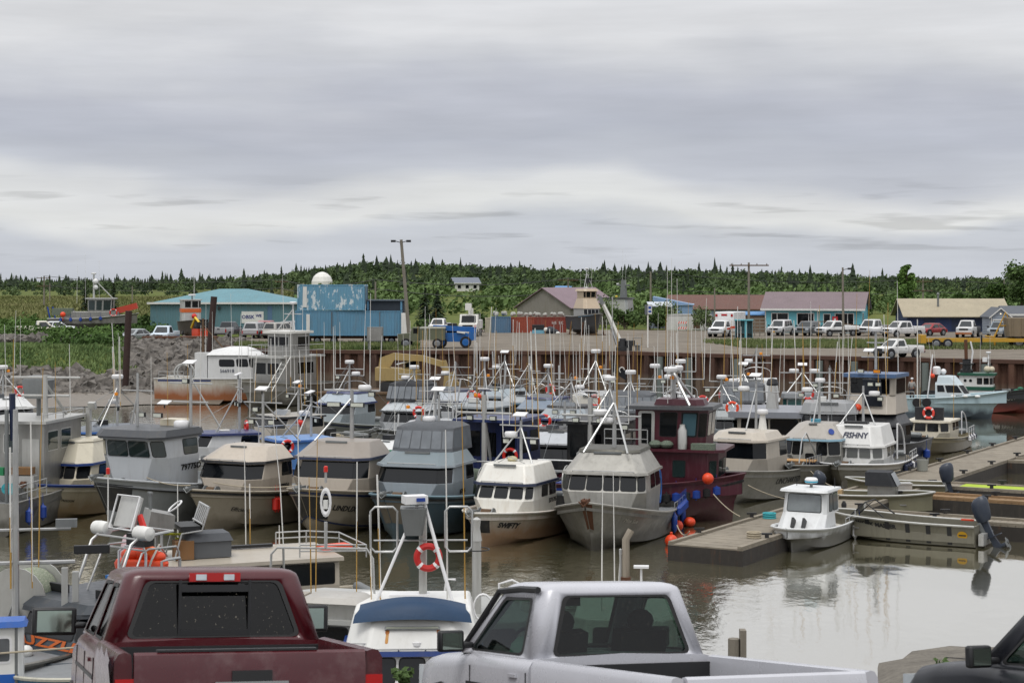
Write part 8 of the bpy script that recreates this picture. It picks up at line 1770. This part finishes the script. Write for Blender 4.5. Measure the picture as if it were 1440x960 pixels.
def cream2():
    hd = -68; d = 49; a = R(-90 + hd); p = atd(290, d, 0)
    def ex(root, S, zs, k):
        Z = k['zw1'] + .12
        m = MB(); m.loft([[(1.0, -.5, Z + .75), (1.0, .5, Z + .75), (1.7, .5, Z + .85), (1.7, -.5, Z + .85)], [(.95, -.5, Z + 1.2), (.95, .5, Z + 1.2), (1.6, .5, Z + 1.35), (1.6, -.5, Z + 1.35)]]); m.build('helm_console', M_alu, root); m = MB(); m.tube([(1.3, -.4, Z), (1.3, -.4, Z + .8)], .04, 6); m.tube([(1.3, .4, Z), (1.3, .4, Z + .8)], .04, 6); m.tube([(1.9, 0, Z), (1.3, 0, Z + .8)], .05, 6); m.build('console_stand', M_tube, root)
        m = MB(); m.torus((0, 0, 0), .22, .025, 'X', 18, 6); o = m.build('steering_wheel', M_clean, root); o.location = (.86, 0, Z + 1.4); o.rotation_euler = (0, -.9, 0)
        for y in (-.3, -.1): m = MB(); m.tube([(1.5, y, Z + 1.3), (1.5, y, Z + 1.75)], .025, 6); m.lathe([(.06, 0), (.06, .04)], 8, (1.5, y, Z + 1.75)); m.build('vent_pipe', M_steel, root)
        m = MB()
        for y in (-.62, .62): m.tube([(.4, y, Z), (.2, y, Z + .72), (-.35, y, Z + .78), (-.55, y, Z + 1.4)], .026, 6)
        m.tube([(-.55, -.62, Z + 1.4), (-.55, .62, Z + 1.4)], .035, 6); m.tube([(-.37, -.62, Z + .95), (-.37, .62, Z + .95)], .03, 6)
        for i in range(6): y = -.5 + .2 * i; m.tube([(-.37, y, Z + .95), (-.55, y, Z + 1.4)], .022, 5)
        o1 = m.build('bench_frame', M_tube, root); m = MB(); m.cb((-.05, 0, Z + .84), (.55, 1.1, .12)); o2 = m.build('bench_cushion', M_trim, root); o1.location.x = o2.location.x = .6
        m = MB(); m.bx(-2.1, -.9, -.45, .45, Z, Z + .45); o = m.build('cooler', flat('cooler_grey', '#55585b', .6), root); o.location.x = 1.5; m = MB(); m.loft([plan(-2.15, -.85, .5, .08, .08, Z + .45), plan(-2.05, -.95, .4, .1, .1, Z + .66)]); m.build('cooler_cover', M_canvas, o); m = MB()
        for x in (-2.0, -1.5, -1.0): m.tube([(x, -.48, Z), (x, -.48, Z + .4), (x + .25, -.5, Z + .46)], .03, 5)
        m.tube([(-2.1, -.5, Z + .46), (.2, -.62, Z + .62)], .035, 5); m.build('yellow_strap', flat('strap_yellow', '#c9cc2c', .6), o)
        m = MB(); m.cb((.7, .3, Z + .25), (.5, .5, .5)); m.build('brown_carton', paint('carton', '#7c5a38', .9, .3), root)
        rails(root, [(-2.3, -1.3, Z), (-3.2, -1.3, Z), (-4.2, -1.35, Z - .1), (-4.2, 1.3, Z - .1), (-2.3, 1.3, Z)], .34, 2); m = MB(); m.cb((-3.6, .2, Z + .08), (.9, .5, .1), .2); m.build('orange_rope', M_orange, root)
        for x, y, z, kd in ((-1.4, -1.2, 5.6, 0), (-1.5, -1.1, 4.4, 2), (-2.3, -.9, 3.2, 0)): whip(root, x, y, Z, Z + z - 2.6, kd)
        whip(root, .6, -.9, Z, Z + 1.9, 0); m = MB(); m.cb((-1.2, -.95, Z + .05), (1.8, .18, .08)); m.build('light_bar', M_trim, root)
    gill('cream boat with an open roof helm, bench seat and strapped grey cooler', Vector((p.x, p.y, 0)), hd, L=9.5, B=3.8, fbb=1.6, fbm=1.4, hullm=S_paint('#a39b8b'), housem=S_paint('#aaa294'), fly=False, zw0=2.05, zw1=2.72, wrake=-.3, xf=2.0, xa=-3.4, w=1.45, browm=S_paint('#a8a092'), whips=0, gear=False, extra=ex, seed=62)
cream2()
def archboat():
    hd = 165; a = R(-90 + hd); p = atd(474, 42, 0)
    def ex(root, S, zs, k):
        Z = k['zw1'] + .1; m = MB(); y0 = 1.25
        m.tube([(-1, -y0 - .05, Z), (-1, -y0, Z + 1.2), (-1, -y0 + .15, Z + 1.42), (-1, y0 - .15, Z + 1.36), (-1, y0, Z + 1.2), (-1, y0 + .05, Z)], .028, 7); m.tube([(-1, y0 - .3, Z + 1.35), (-.2, y0, Z)], .03, 6); m.build('antenna_arch', M_tube, root)
        m = MB(); m.tube([(-1, -.1, Z + 1.4), (-1, -.1, Z + 2.0)], .04, 6); m.tube([(-1, -.1, Z + 2.9), (-1, -.1, Z + 3.15)], .03, 6); o = m.build('light_post', M_tube, root); m = MB(); m.torus((0, 0, 0), .14, .035, 'X', 16, 6); h = m.build('loop_aerial', M_clean, o); h.location = (-1, -.1, Z + 2.45); h.scale = (1, .8, 2); m = MB(); m.lathe([(.05, 0), (.05, .12), (.02, .14)], 7, (-1, -.1, Z + 3.15)); m.build('nav_light', M_redb, o); m = MB(); m.cb((-1, -.1, Z + 2.4), (.07, .1, .2)); m.build('lamp', M_wtrim, o)
        for y, t in ((.95, .06), (.55, .05)): whip(root, -1, y, Z + 1.42, Z + 4.4, 0, (0, t))
        whip(root, -1, -.85, Z, Z + 3.4, 2); whip(root, -1, .15, Z, Z + 3.9, 1); whip(root, -.9, .3, Z, Z + 3.0, 1)
        m = MB(); m.bx(-2.1, -1.4, -1.25, -.1, Z - .1, Z + .36); m.build('roof_box', M_alul, root); m = MB(); m.loft([plan(-2.3, -1.2, .75, .1, .1, 0), plan(-2.2, -1.3, .6, .1, .1, .12)]); o = m.build('box_lid', S_paint('#aeaba4'), root); o.location = (0, -.65, Z + .36); m = MB(); m.bx(-2.3, -1.4, .1, .75, Z, Z + .45); m.build('battery_box', S_paint('#9a9386'), root); m = MB(); m.lathe([(.06, 0), (.06, .2), (.03, .3)], 8, (-1.8, .3, Z + .45)); m.build('deck_lamp', flat('slate', '#5c6770', .4), root)
        m = MB(); m.loft([plan(-1.6, -1.5, .05, .01, .01, 0), plan(-1.65, -1.45, .16, .01, .01, .35)]); o = m.build('boat_hook', M_trim, root); o.location = (.0, 1.0, Z + .5)
    gill('grey boat with a white antenna arch and boxes on its roof behind the trucks', Vector((p.x, p.y, 0)), hd, L=9.5, B=3.9, fbb=1.6, fbm=1.35, hullm=S_paint('#8a8c8a'), housem=S_paint('#9b9c98'), fly=False, zw0=1.95, zw1=2.75, xf=2.0, xa=-2.2, w=1.4, browm=S_paint('#a2a39f'), whips=0, gear=False, extra=ex, seed=63, win=[(5, .1, .45, .1, .9), (5, .55, .9, .1, .9), (4, .1, .9, .1, .9), (0, .1, .9, .1, .9)])
archboat()
def visor():
    hd = 2; d = 38.0; a = R(-90 + hd); p = atd(576, d, 0); W2 = paint('white_boat', '#dcdcd8', .35, .25, '#9a9480', var=.05)
    def ex(root, S, zs, k):
        zt = k['zt']; B_ = flat('visor_blue', '#0f3352', .6, bump=.2, bscale=10)
        n = 14; top = []; bot = []; mid = []
        for i in range(n + 1):
            y = -1.28 + 2.56 * i / n; c = math.cos((i / n - .5) * 2.2); top.append((.95 + .5 * c, y * .9, zt - .12 + .40 * c)); mid.append((1.12 + .5 * c, y * .97, zt - .16 + .30 * c)); bot.append((1.2 + .5 * c, y, zt - .3 + .24 * c))
        m = MB(); m.loft([[Vector(q) for q in bot], [Vector(q) for q in mid], [Vector(q) for q in top], [Vector(q) + Vector((-.5, 0, .02)) for q in top]], closed=False, cap=(False, False)); m.build('visor', B_, root)
        q = k['qf'][2]; m = MB(); m.panel(q, .16, .84, .56, .65, .06, .06, .02); o = m.build('light_bar', M_steel, root); m = MB(); m.panel(q, .18, .82, .58, .63, .075, .02, .01); m.build('lens', flat('bar_lens', '#8f9284', .2), o)
        RS = paint('rust_run', '#c08a45', .6, .5, '#e0cfae', streak=True, dscale=2)
        for u in (.2, .82):
            m = MB(); m.panel(q, u - .015, u + .02, .2, .56, .006, .01, .03); m.build('rust_streak', RS, root); m = MB(); m.panel(q, u - .025, u + .025, .45, .57, .008, .01, .04); m.build('rust_streak', paint('rust_core', '#a8662a', .7, .4), root)
        # A frame mast with satellite box, hoops and life ring
        m = MB(); m.tube([(.5, -.95, zt - .2), (-.15, .12, zt + 2.25)], .035, 8); m.tube([(.5, 1.0, zt - .4), (-.15, .2, zt + 2.3)], .04, 8); m.build('mast_leg', M_clean, root)
        m = MB(); m.tube([(-.3, .2, zt - .2), (-.3, .2, zt + 1.9)], .09, 8); m.build('mast', M_alul, root); m = MB(); m.loft([plan(-.4, .15, .2, .05, .05, zt + 1.5), plan(-.45, .2, .3, .05, .05, zt + 2.1)]); m.build('radar_bracket', M_steel, root)
        m = MB(); m.cb((-.1, .02, zt + 2.28), (.36, .52, .18), .3); o = m.build('satellite_box', M_clean, root); m = MB(); m.cb((.085, .16, zt + 2.29), (.02, .2, .08), .3); m.build('blue_mark', M_blueb, o)
        m = MB()
        for y in (-.62, .95):
            s = -1 if y < 0 else 1
            m.tube([(-.2, y + s*.35, zt + 2.0), (-.2, y + s*.25, zt + 2.1), (-.2, y - s*.15, zt + 2.1), (-.2, y - s*.25, zt + 2.0), (-.2, y - s*.25, zt + 1.2), (-.2, y - s*.15, zt + 1.1), (-.2, y + s*.25, zt + 1.1), (-.2, y + s*.35, zt + 1.2)], .028, 6, True)
        m.tube([(-.2, -.9, zt + 1.35), (-.2, 1.2, zt + 1.35)], .02, 5); m.build('aerial_hoop', M_tube, root)
        ring_buoy(root, (.0, .32, zt + 1.0), 'X', .25, .075, mat=flat('ring_red', '#b3201c', .6))
        m = MB(); m.cb((-.3, -.1, zt + .12), (.4, .9, .05)); m.build('hatch_lid', M_clean, root)
        rails(root, [(1.55, -1.3, k['zw1'] + .12), (1.62, -.6, k['zw1'] + .12), (1.62, .6, k['zw1'] + .12), (1.55, 1.3, k['zw1'] + .12)], .12, 1, .014)
        m = MB(); m.lathe([(.08, 0), (.08, .05), (.11, .06), (.11, .13), (.03, .15)], 10, (1.6, .1, k['zw1'] + .14)); m.build('mooring_light', M_clean, root)
        m = MB(); m.torus((0, 0, 0), .3, .03, 'X', 16, 6); o = m.build('hoop_rail', M_clean, root); o.location = (-.4, 1.55, zt - .2); o.scale = (1, .7, 1)
        for y, z, kd, t in ((-.75, 3.0, 2, 0), (.75, 4.0, 0, 0), (1.15, 4.6, 1, -.01), (-.95, 2.1, 2, 0)): whip(root, -.4, y, zt - .2, zt + z - .2, kd, (0, t))
        m = MB(); m.panel(k['q'][2], .1, .9, .9, .96, .02, .02, .01); m.build('trim_line', M_navy, root)
    gill('white boat with an arched navy visor, rust streaks and a red life ring', Vector((p.x, p.y + 1.6, 0)), hd, L=9.5, B=3.9, fbb=1.6, fbm=1.3, hullm=W2, housem=W2, flym=W2, browm=M_navy, zw0=1.78, zw1=2.42, zt=3.25, w=1.48, finset=.14, frake=.35, wrake=-.18, xf=2.0, win=[(2, .04, .3, .1, .88), (2, .36, .64, .1, .88), (2, .7, .96, .1, .88), (1, .1, .9, .1, .88), (3, .1, .9, .1, .88), (4, .5, .95, .1, .88)], whips=0, extra=ex, seed=64, light_bar=False)
visor()
def pipeboat():
    p = atd(655, 41, 0); root = thing('grey_pole_boat', 'grey boat mostly hidden by the silver truck, carrying a thick pipe mast', 'boat', Vector((p.x + .2, p.y + 1, 0)), R(-80), 'fishing boats moored in the harbour'); S, zs, bg = hull(root, 9, 3.6, 1.6, 1.2, .8, S_paint('#8a8c8a'), M_black, deckz=.9)
    q = tier(root, 'cabin', S_paint('#9b9c98'), (-2, 1.6, 1.2, .3, .3, .9), (-2, 1.4, 1.15, .3, .3, 2.6)); wins(root, q, [(2, .1, .9, .55, .9), (4, .3, .9, .55, .9)], M_glass, M_rubber, .05, .03)
    m = MB(); m.tube([(.2, 0, 2.5), (.2, 0, 4.3)], .11, 10); m.lathe([(.13, 4.3), (.11, 4.42), (.08, 4.6), (.1, 4.8), (.03, 4.85)], 10, (.2, 0, 0)); m.build('pipe_mast', M_alul, root); m = MB(); m.torus((.2, 0, 4.1), .3, .015, 'Z', 18, 5); m.build('wire_ring', M_trim, root)
    m = MB(); m.tube([(-.2, .6, 2.6), (-.2, .6, 3.2), (-.1, .9, 3.3), (-.1, 1.1, 3.2), (-.1, 1.1, 2.6)], .03, 6); m.tube([(.0, -.8, 2.6), (.1, -.7, 3.4), (.2, -.5, 3.4)], .03, 6); m.build('handrail', M_clean, root)
pipeboat()
def hidden():
    p = atd(884, 40, 0); root = thing('post_boat', 'low boat behind the silver truck roof showing a rusty bent post and whips', 'boat', Vector((p.x, p.y + .8, 0)), R(-95), 'fishing boats moored in the harbour'); S, zs, bg = hull(root, 9, 3.6, 1.6, 1.2, .8, S_paint('#8a8c8a'), M_black, deckz=.9)
    q = tier(root, 'cabin', M_wtop, (-2, 1.6, 1.2, .3, .3, .9), (-2, 1.4, 1.15, .3, .3, 2.9)); wins(root, q, [(2, .1, .9, .55, .9)], M_glass, M_rubber, .05, .03); P_ = paint('weathered_post', '#8f8678', .8, .5, '#5b4a38', rust=.3)
    m = MB(); m.tube([(.5, 0, 2.8), (.5, 0, 4.55), (.45, .12, 4.75)], .085, 8); m.build('bent_post', P_, root); m = MB(); m.cb((.5, .0, 3.6), (.22, .22, .2)); m.build('clamp', M_rust, root)
    whip(root, .5, -.18, 2.9, 4.3, 0); whip(root, .5, -.25, 2.9, 6.1, 0); whip(root, .4, -.55, 2.9, 6.0, 0); m = MB(); m.tube([(.5, -.12, 2.9), (.5, -.12, 4.2)], .03, 6); m.lathe([(.035, 0), (.035, .12), (.01, .14)], 7, (.5, -.12, 4.2)); m.build('light_staff', M_tube, root); m = MB(); m.cb((.6, .35, 3.95), (.2, .34, .05)); m.tube([(.6, .35, 2.9), (.6, .35, 3.95)], .03, 6); m.build('antenna_panel', M_clean, root)
hidden()
def leftboats():
    p = atd(18, 39, 0); root = thing('blue_trim_boat', 'white cabin with a thick blue stripe cut by the lower left corner', 'boat', Vector((p.x - .75, p.y, 0)), R(-78), 'fishing boats moored in the harbour'); S, zs, bg = hull(root, 8, 3.4, 1.5, 1.2, .6, M_white, M_navy, deckz=.8)
    W_ = paint('white_boat', '#dcdcd8'); BL = S_paint('#1f58a8'); q = tier(root, 'cabin', W_, (.5, 1.0, 1.0, .1, .1, .8), (.5, 1.0, 1.0, .1, .1, 3.0), bevel=.02); m = MB(); m.loft([plan(.4, 1.1, 1.08, .1, .1, 2.98), plan(.4, 1.05, 1.02, .1, .1, 3.1)]); m.build('roof_edge', BL, root)
    wins(root, q, [(2, .56, .9, .66, .88)], flat('curtained_glass', '#5a5d60', .2, var=.4), M_clean, .05, .05); m = MB(); m.panel(q[2], .72, .745, .66, .88, .03, .03, 0); m.build('mullion', M_clean, root); m = MB(); m.panel(q[2], .0, 1, .44, .53, .006, .01, 0); m.build('blue_band', BL, root); m = MB(); m.tube([(1.06, .1, 2.42), (1.06, 2.3, 2.5)], .022, 6); m.build('boom_pole', M_rope, root); m = MB(); m.panel(q[2], .96, .995, .02, .98, .01, .01, 0); m.build('corner_strip', M_steel, root)
    p = atd(70, 36.5, 0); root = thing('teal_hulled_boat', 'old teal blue hull with a pale gunwale beside the blue striped cabin', 'boat', Vector((p.x - .35, p.y + 3.4, 0)), R(-65), 'fishing boats moored in the harbour'); T_ = paint('teal_hull', '#1e5c7c', .5, .5, '#7aa4b0', dscale=2.5); S, zs, bg = hull(root, 8, 3.2, 2.3, 1.7, .6, T_, S_paint('#2f6fa0'), deckz=1.5, cap=paint('pale_cap', '#b8b6a8', .6, .5)); windlass(root, 2.4, 1.9)
    p = atd(14, 43, 0); root = thing('net_reel_boat', 'aluminium boat with a big net reel and a tall grey mast at the left edge', 'boat', Vector((p.x, p.y + 1.4, 0)), R(-80), 'fishing boats moored in the harbour'); S, zs, bg = hull(root, 9, 3.6, 1.7, 1.4, .8, M_aluh, None, deckz=1.2); reel(root, .0, 1.75, .8, 1.3, paint('cork_net', '#7d8672', .95, .8, '#d5d0c0', dscale=10, streak=False)).rotation_euler = (0, 0, 1.25)
    m = MB(); m.bx(.0, 1.3, -1.3, 1.3, 1.6, 1.73)
    for x in (.1, 1.2):
        for y in (-1.2, 1.2): m.bx(x - .05, x + .05, y - .05, y + .05, 1.1, 1.6)
    m.build('reel_platform', M_alul, root); m = MB(); m.tube([(1.5, -.1, 1.2), (1.5, -.1, 7.3)], [.1, .06], 8); m.tube([(1.5, -1.4, 4.4), (1.5, 1.2, 4.4)], .035, 6); m.tube([(1.5, -.8, 3.6), (1.5, 1.3, 3.6)], .05, 6); m.build('mast', M_tube, root); m = MB(); m.bx(1.7, 1.85, 1.0, 1.15, 1.8, 3.5); m.bx(1.7, 1.85, 1.25, 1.4, 1.8, 3.4); m.bx(1.6, 1.8, .6, 1.9, 1.9, 2.1); m.build('roller_frame', M_alul, root)
    whip(root, 1.6, .3, 3.0, 7.0, 2); whip(root, 1.6, .45, 3.5, 8.3, 1); m = MB(); m.cb((1.6, 1.1, 4.55), (.15, .5, .2)); m.build('pulley', M_steel, root); flood(root, 1.6, 1.7, 3.9, 1, M_trim, .85)
    whip(root, 1.6, -.2, 3.0, 6.4, 2)
leftboats()

# mooring post and weeds on the near bank
m = MB(); m.tube([(0, 0, -1.5), (0, 0, .9)], .1, 8); m.bx(.1, .2, -.1, .1, -.8, 1.05); o = m.build('bank_post', M_wood); o.location = atd(1032, 30, zat(893, 30) - .95); tag(o, 'short grey post showing past the right edge of the silver truck roof', 'post')
def weed(label, c, h, seed):
    rg = random.Random(seed); mb = MB(); 
    for i in range(16):
        a = rg.uniform(0, 6.3); l = h * rg.uniform(.4, 1); z = l; dx, dy = math.cos(a) * l * .45, math.sin(a) * l * .45
        mb.tube([(0, 0, 0), (dx * .5, dy * .5, z * .7), (dx, dy, z)], [.008, .006, .003], 4)
        for k in range(7):
            f = .3 + .1 * k; p = Vector((dx * f, dy * f, z * (.35 + f * .65))); u = Vector((rg.gauss(0, 1), rg.gauss(0, 1), rg.gauss(0, .6))).normalized() * .05; w = u.orthogonal().normalized() * .025
            mb.add([p - w, p + u, p + w, p - u], [(0, 1, 2, 3)])
    o = mb.build('weed', M_bush, smooth=False); o.location = c; tag(o, label, 'weed')
weed('green weed sprig on the bank left of the black vehicle hood', atd(1322, 24, zat(965, 24)), .42, 1)
weed('green weed sprig between the red truck and the silver truck', atd(566, 20, zat(975, 20)), .3, 2)

# ---------------------------------------------------------------- the trucks on the sloping lot
def gz(y): return 6.25 - .15 * (y - 13)
RED = paint('truck_red', '#4a1018', .22, .12, '#7c6a68', dscale=1.0, streak=False, var=.12, spec=.6); REDB = paint('truck_red_dusty', '#460f17', .26, .28, '#8a7a78', dscale=1.6, streak=False, var=.15, spec=.6)
r = car('red_pickup', 'dusty dark red crew cab pickup parked facing the harbour, seen from behind', Vector((-2.56, 15.1, gz(15.1))), 107, 'pickup', near=True, W=2.02, H=2.0, belt=1.38, hood=1.28, rail=1.41, cabL=2.15, bed=1.95, L_front=1.2, body_mat=RED, bed_mat=REDB, pitch=.15, mir=1.6, glass=M_carglassd, rear=(.045, .955, .1, .95), zb=.5, group='pickups on the near lot')
m = MB(); m.cb((.09, 0, 1.925), (.05, .44, .075)); o = m.build('brake_light', M_tail, r); m = MB()
for y in (-.12, .12): m.cb((.062, y, 1.925), (.02, .09, .05)); 
m.build('cargo_lamp', M_head, o)
m = MB()
for y in (-.3, .3): m.bx(.03, .06, y - .012, y + .012, 1.42, 1.9)
m.bx(.03, .06, -.29, .29, 1.8, 1.86); m.bx(.03, .06, -.29, .29, 1.43, 1.48); m.build('sliding_window_frame', M_trim, r)
FILM = flat('plastic_film', '#80737a', .25, 0, .6, bump=.6, bscale=5, var=.25, vscale=5)
m = MB(); g = []
for j in range(5):
    for i in range(9):
        x = -2.02 + .16 * i + .04 * ((j * 3 + i) % 3 - 1); z = 1.43 - .1 * j - .04 * ((i * 5) % 3); g.append((x, 1.035 + .012 * ((i * 3 + j * 5) % 3), z - .06 * i * (j == 4)))
m.add(g, [(j*9+i, j*9+i+1, (j+1)*9+i+1, (j+1)*9+i) for j in range(4) for i in range(8)]); m.build('plastic_film', FILM, r)
m = MB(); m.cb((-2.075, 0, 1.16), (.03, .55, .06)); m.build('badge', M_chrome, r); m = MB(); m.cb((-1.97, .1, 1.418), (.1, 1.2, .016)); m.build('tailgate_cap', M_trim, r)
SIL = paint('truck_silver', '#bcbdc3', .26, .12, '#8b8882', dscale=1.2, streak=False, var=.05, metal=.1, spec=.6)
s = car('silver_pickup', 'silver single cab pickup parked at an angle, its bed toward the viewer', Vector((1.02, 16.0, gz(16.0))), 115, 'pickup', near=True, W=1.94, H=1.86, belt=1.2, hood=1.14, rail=1.2, cabL=1.25, bed=2.42, L_front=1.15, body_mat=SIL, pitch=.15, glass=M_carglass, rear=(.05, .95, .06, .94), zb=.45, group='pickups on the near lot')
m = MB(); m.tube([(1.62, .9, 1.2), (1.05, .76, 1.77), (.6, .75, 1.8), (.2, .77, 1.8)], .03, 6); m.build('rain_guard', M_trim, s); m = MB(); m.ball((.9, .55, 1.2), .17, 10, 6); m.build('pale_bag', flat('mint', '#9cc4b4', .8, bump=.5), s)
car('black_suv', 'black vehicle cut by the lower right corner, only hood and mirror showing', Vector((6.34, 14.5, gz(14.5))), 118, 'suv', near=True, W=1.95, H=1.8, belt=1.1, hood=1.1, cabL=2.2, bed=2.2, L_front=1.1, body_mat=paint('truck_black', '#1d1f25', .3, .15, '#4a4a4c', streak=False, spec=.6), pitch=.15, glass=M_carglass, zb=.4, group='pickups on the near lot')
# ---------------------------------------------------------------- mooring lines and dock clutter
def rope(label, a, b, sag=.25, r=.022, mat=None):
    a, b = Vector(a), Vector(b); mb = MB(); mb.tube([a.lerp(b, i / 10) - a - Vector((0, 0, sag * 4 * (i / 10) * (1 - i / 10))) for i in range(11)], r, 5)
    o = mb.build('mooring_line', mat or M_rope); o.location = a; tag(o, label, 'rope', 'mooring lines to the main dock')
def dz(s, t): v = dpt(s, t); return (v[0], v[1], DZ + .28)
rope('pale line from the bare aluminium boat to the dock end', at(952, 738, 1.0), dz(1.6, .15))
rope('pale line from the maroon boat bow down to the dock', at(1003, 694, 1.7), dz(6.5, .15), .1)
rope('taut line from the UNCHARTED boat down to the dock', at(1052, 682, 1.2), dz(12.5, .15), .1)
rope('line from the domed aluminium boat to the dock edge', at(1140, 662, 1.2), dz(18, .15), .15)
rope('line from the white FISHNY boat to the dock edge', at(1232, 655, 1.2), dz(27, .15), .15)
rope('line from the black boat down to the dock edge', at(1275, 640, 1.5), dz(31, .15), .12)
rope('slack line between the grey 79775D boat and the tan script boat', at(206, 671, 2.2), at(268, 682, 1.9), .12)
rope('slack line across the bows of the two tan boats', at(300, 678, 1.9), at(418, 682, 2.0), .15)
def coil(label, s, t, mat):
    v = dpt(s, t); mb = MB()
    for i in range(5): mb.torus((0, 0, .03 + .045 * i), .26 - .02 * (i % 2), .03, 'Z', 18, 5)
    o = mb.build('rope_coil', mat); o.location = (v[0], v[1], DZ); tag(o, label, 'rope', 'coiled lines on the main dock')
coil('coiled pale line on the near end of the dock', 3.0, 2.2, M_rope)
coil('coiled teal line on the dock beside the maroon boat', 8.5, .6, flat('teal_rope', '#3fa0a8', .8))
coil('coiled pale line halfway along the dock', 16, .6, M_rope)
v = dpt(29.5, .5); mb = MB(); mb.lathe([(.2, 0), (.27, .03), (.3, .6), (.27, .6), (.2, .1), (.02, .08)], 14); o = mb.build('bucket', S_paint('#8e9089')); o.location = (v[0], v[1], DZ); tag(o, 'grey tub standing on the dock by the black boat', 'bucket')
mb = MB(); mb.bx(-.4, .4, -.3, .3, 0, .4); mb.bx(-.43, .43, -.33, .33, .4, .46); o = mb.build('dock_box', M_alul); v = dpt(20, 2.5); o.location = (v[0], v[1], DZ); tag(o, 'low aluminium box on the dock above the hooded skiff', 'box')

# ---------------------------------------------------------------- the man on the pale blue boat's after deck
def skin(name, vs, es, rs, mat, parent=None):
    me = bpy.data.meshes.new(name); me.from_pydata(vs, es, []); me.materials.append(mat); o = bpy.data.objects.new(name, me); COL.objects.link(o)
    if parent is not None: o.parent = parent
    o.modifiers.new('skin', 'SKIN').use_smooth_shade = True
    for v, r in zip(me.skin_vertices[0].data if me.skin_vertices else [], rs): v.radius = (r, r)
    if not me.skin_vertices: raise RuntimeError('no skin layer')
    me.skin_vertices[0].data[0].use_root = True; o.modifiers.new('sub', 'SUBSURF').render_levels = 1; return o
def man(c, rz):
    root = thing('person', 'person in grey top and pale cap standing on the pale blue boat', 'person', c, rz)
    V = [(0,0,.95), (0,0,1.15), (0,0,1.38), (0,0,1.47), (.01,0,1.55), (.02,0,1.66), (.015,0,1.75)]; E = [(0,1),(1,2),(2,3),(3,4),(4,5),(5,6)]; Rr = [.15,.14,.15,.065,.06,.1,.07]
    V.append((.12, 0, 1.62)); E.append((5, len(V)-1)); Rr.append(.018)
    for s in (-1, 1):
        k = len(V); V += [(0,s*.19,1.4), (-.02,s*.26,1.13), (.16,s*.2,.97), (.24,s*.17,.95)]; E += [(2,k),(k,k+1),(k+1,k+2),(k+2,k+3)]; Rr += [.065,.048,.034,.036]
        for i, (dy, l) in enumerate(((-.035,.07), (-.015,.085), (.005,.08), (.025,.065))):
            j = len(V); V += [(.28,s*.17+dy,.945), (.28+l*.6,s*.17+dy,.93), (.28+l*.8,s*.17+dy,.9)]; E += [(k+3,j),(j,j+1),(j+1,j+2)]; Rr += [.01,.009,.008]
        j = len(V); V += [(.24,s*.13,.97), (.28,s*.115,.965)]; E += [(k+3,j),(j,j+1)]; Rr += [.011,.009]
        k = len(V); V += [(0,s*.1,.88), (.02,s*.11,.5), (-.02,s*.11,.09), (.13,s*.13,.04)]; E += [(0,k),(k,k+1),(k+1,k+2),(k+2,k+3)]; Rr += [.085,.06,.045,.035]
    skin('body', V, E, Rr, flat('skin', '#a8775c', .6), root)
    V = [(0,0,.92), (0,0,1.15), (0,0,1.38), (0,0,1.46)]; E = [(0,1),(1,2),(2,3)]; Rr = [.175,.165,.175,.09]
    for s in (-1, 1): k = len(V); V += [(0,s*.19,1.41), (-.02,s*.265,1.13), (.13,s*.21,.99)]; E += [(2,k),(k,k+1),(k+1,k+2)]; Rr += [.085,.065,.05]
    skin('jacket', V, E, Rr, flat('grey_wool', '#8e8c88', .9), root)
    V = [(0,0,.96)]; E = []; Rr = [.165]
    for s in (-1, 1): k = len(V); V += [(0,s*.1,.86), (.02,s*.11,.5), (-.02,s*.11,.1)]; E += [(0,k),(k,k+1),(k+1,k+2)]; Rr += [.105,.08,.065]
    skin('trousers', V, E, Rr, flat('dark_cloth', '#1d1f26', .9), root)
    m = MB(); m.ball((.015, 0, 1.72), .112, 12, 8, .75); m.cb((.13, 0, 1.71), (.12, .15, .015)); m.build('cap', M_clean, root)
    for s in (-1, 1): m = MB(); m.cb((.05, s * .12, .035), (.28, .1, .07)); m.build('boot', M_trim, root)
po = at(1330, 590, 0); man(Vector((po.x - 1.95, po.y + 2.6, 1.22)), R(60))
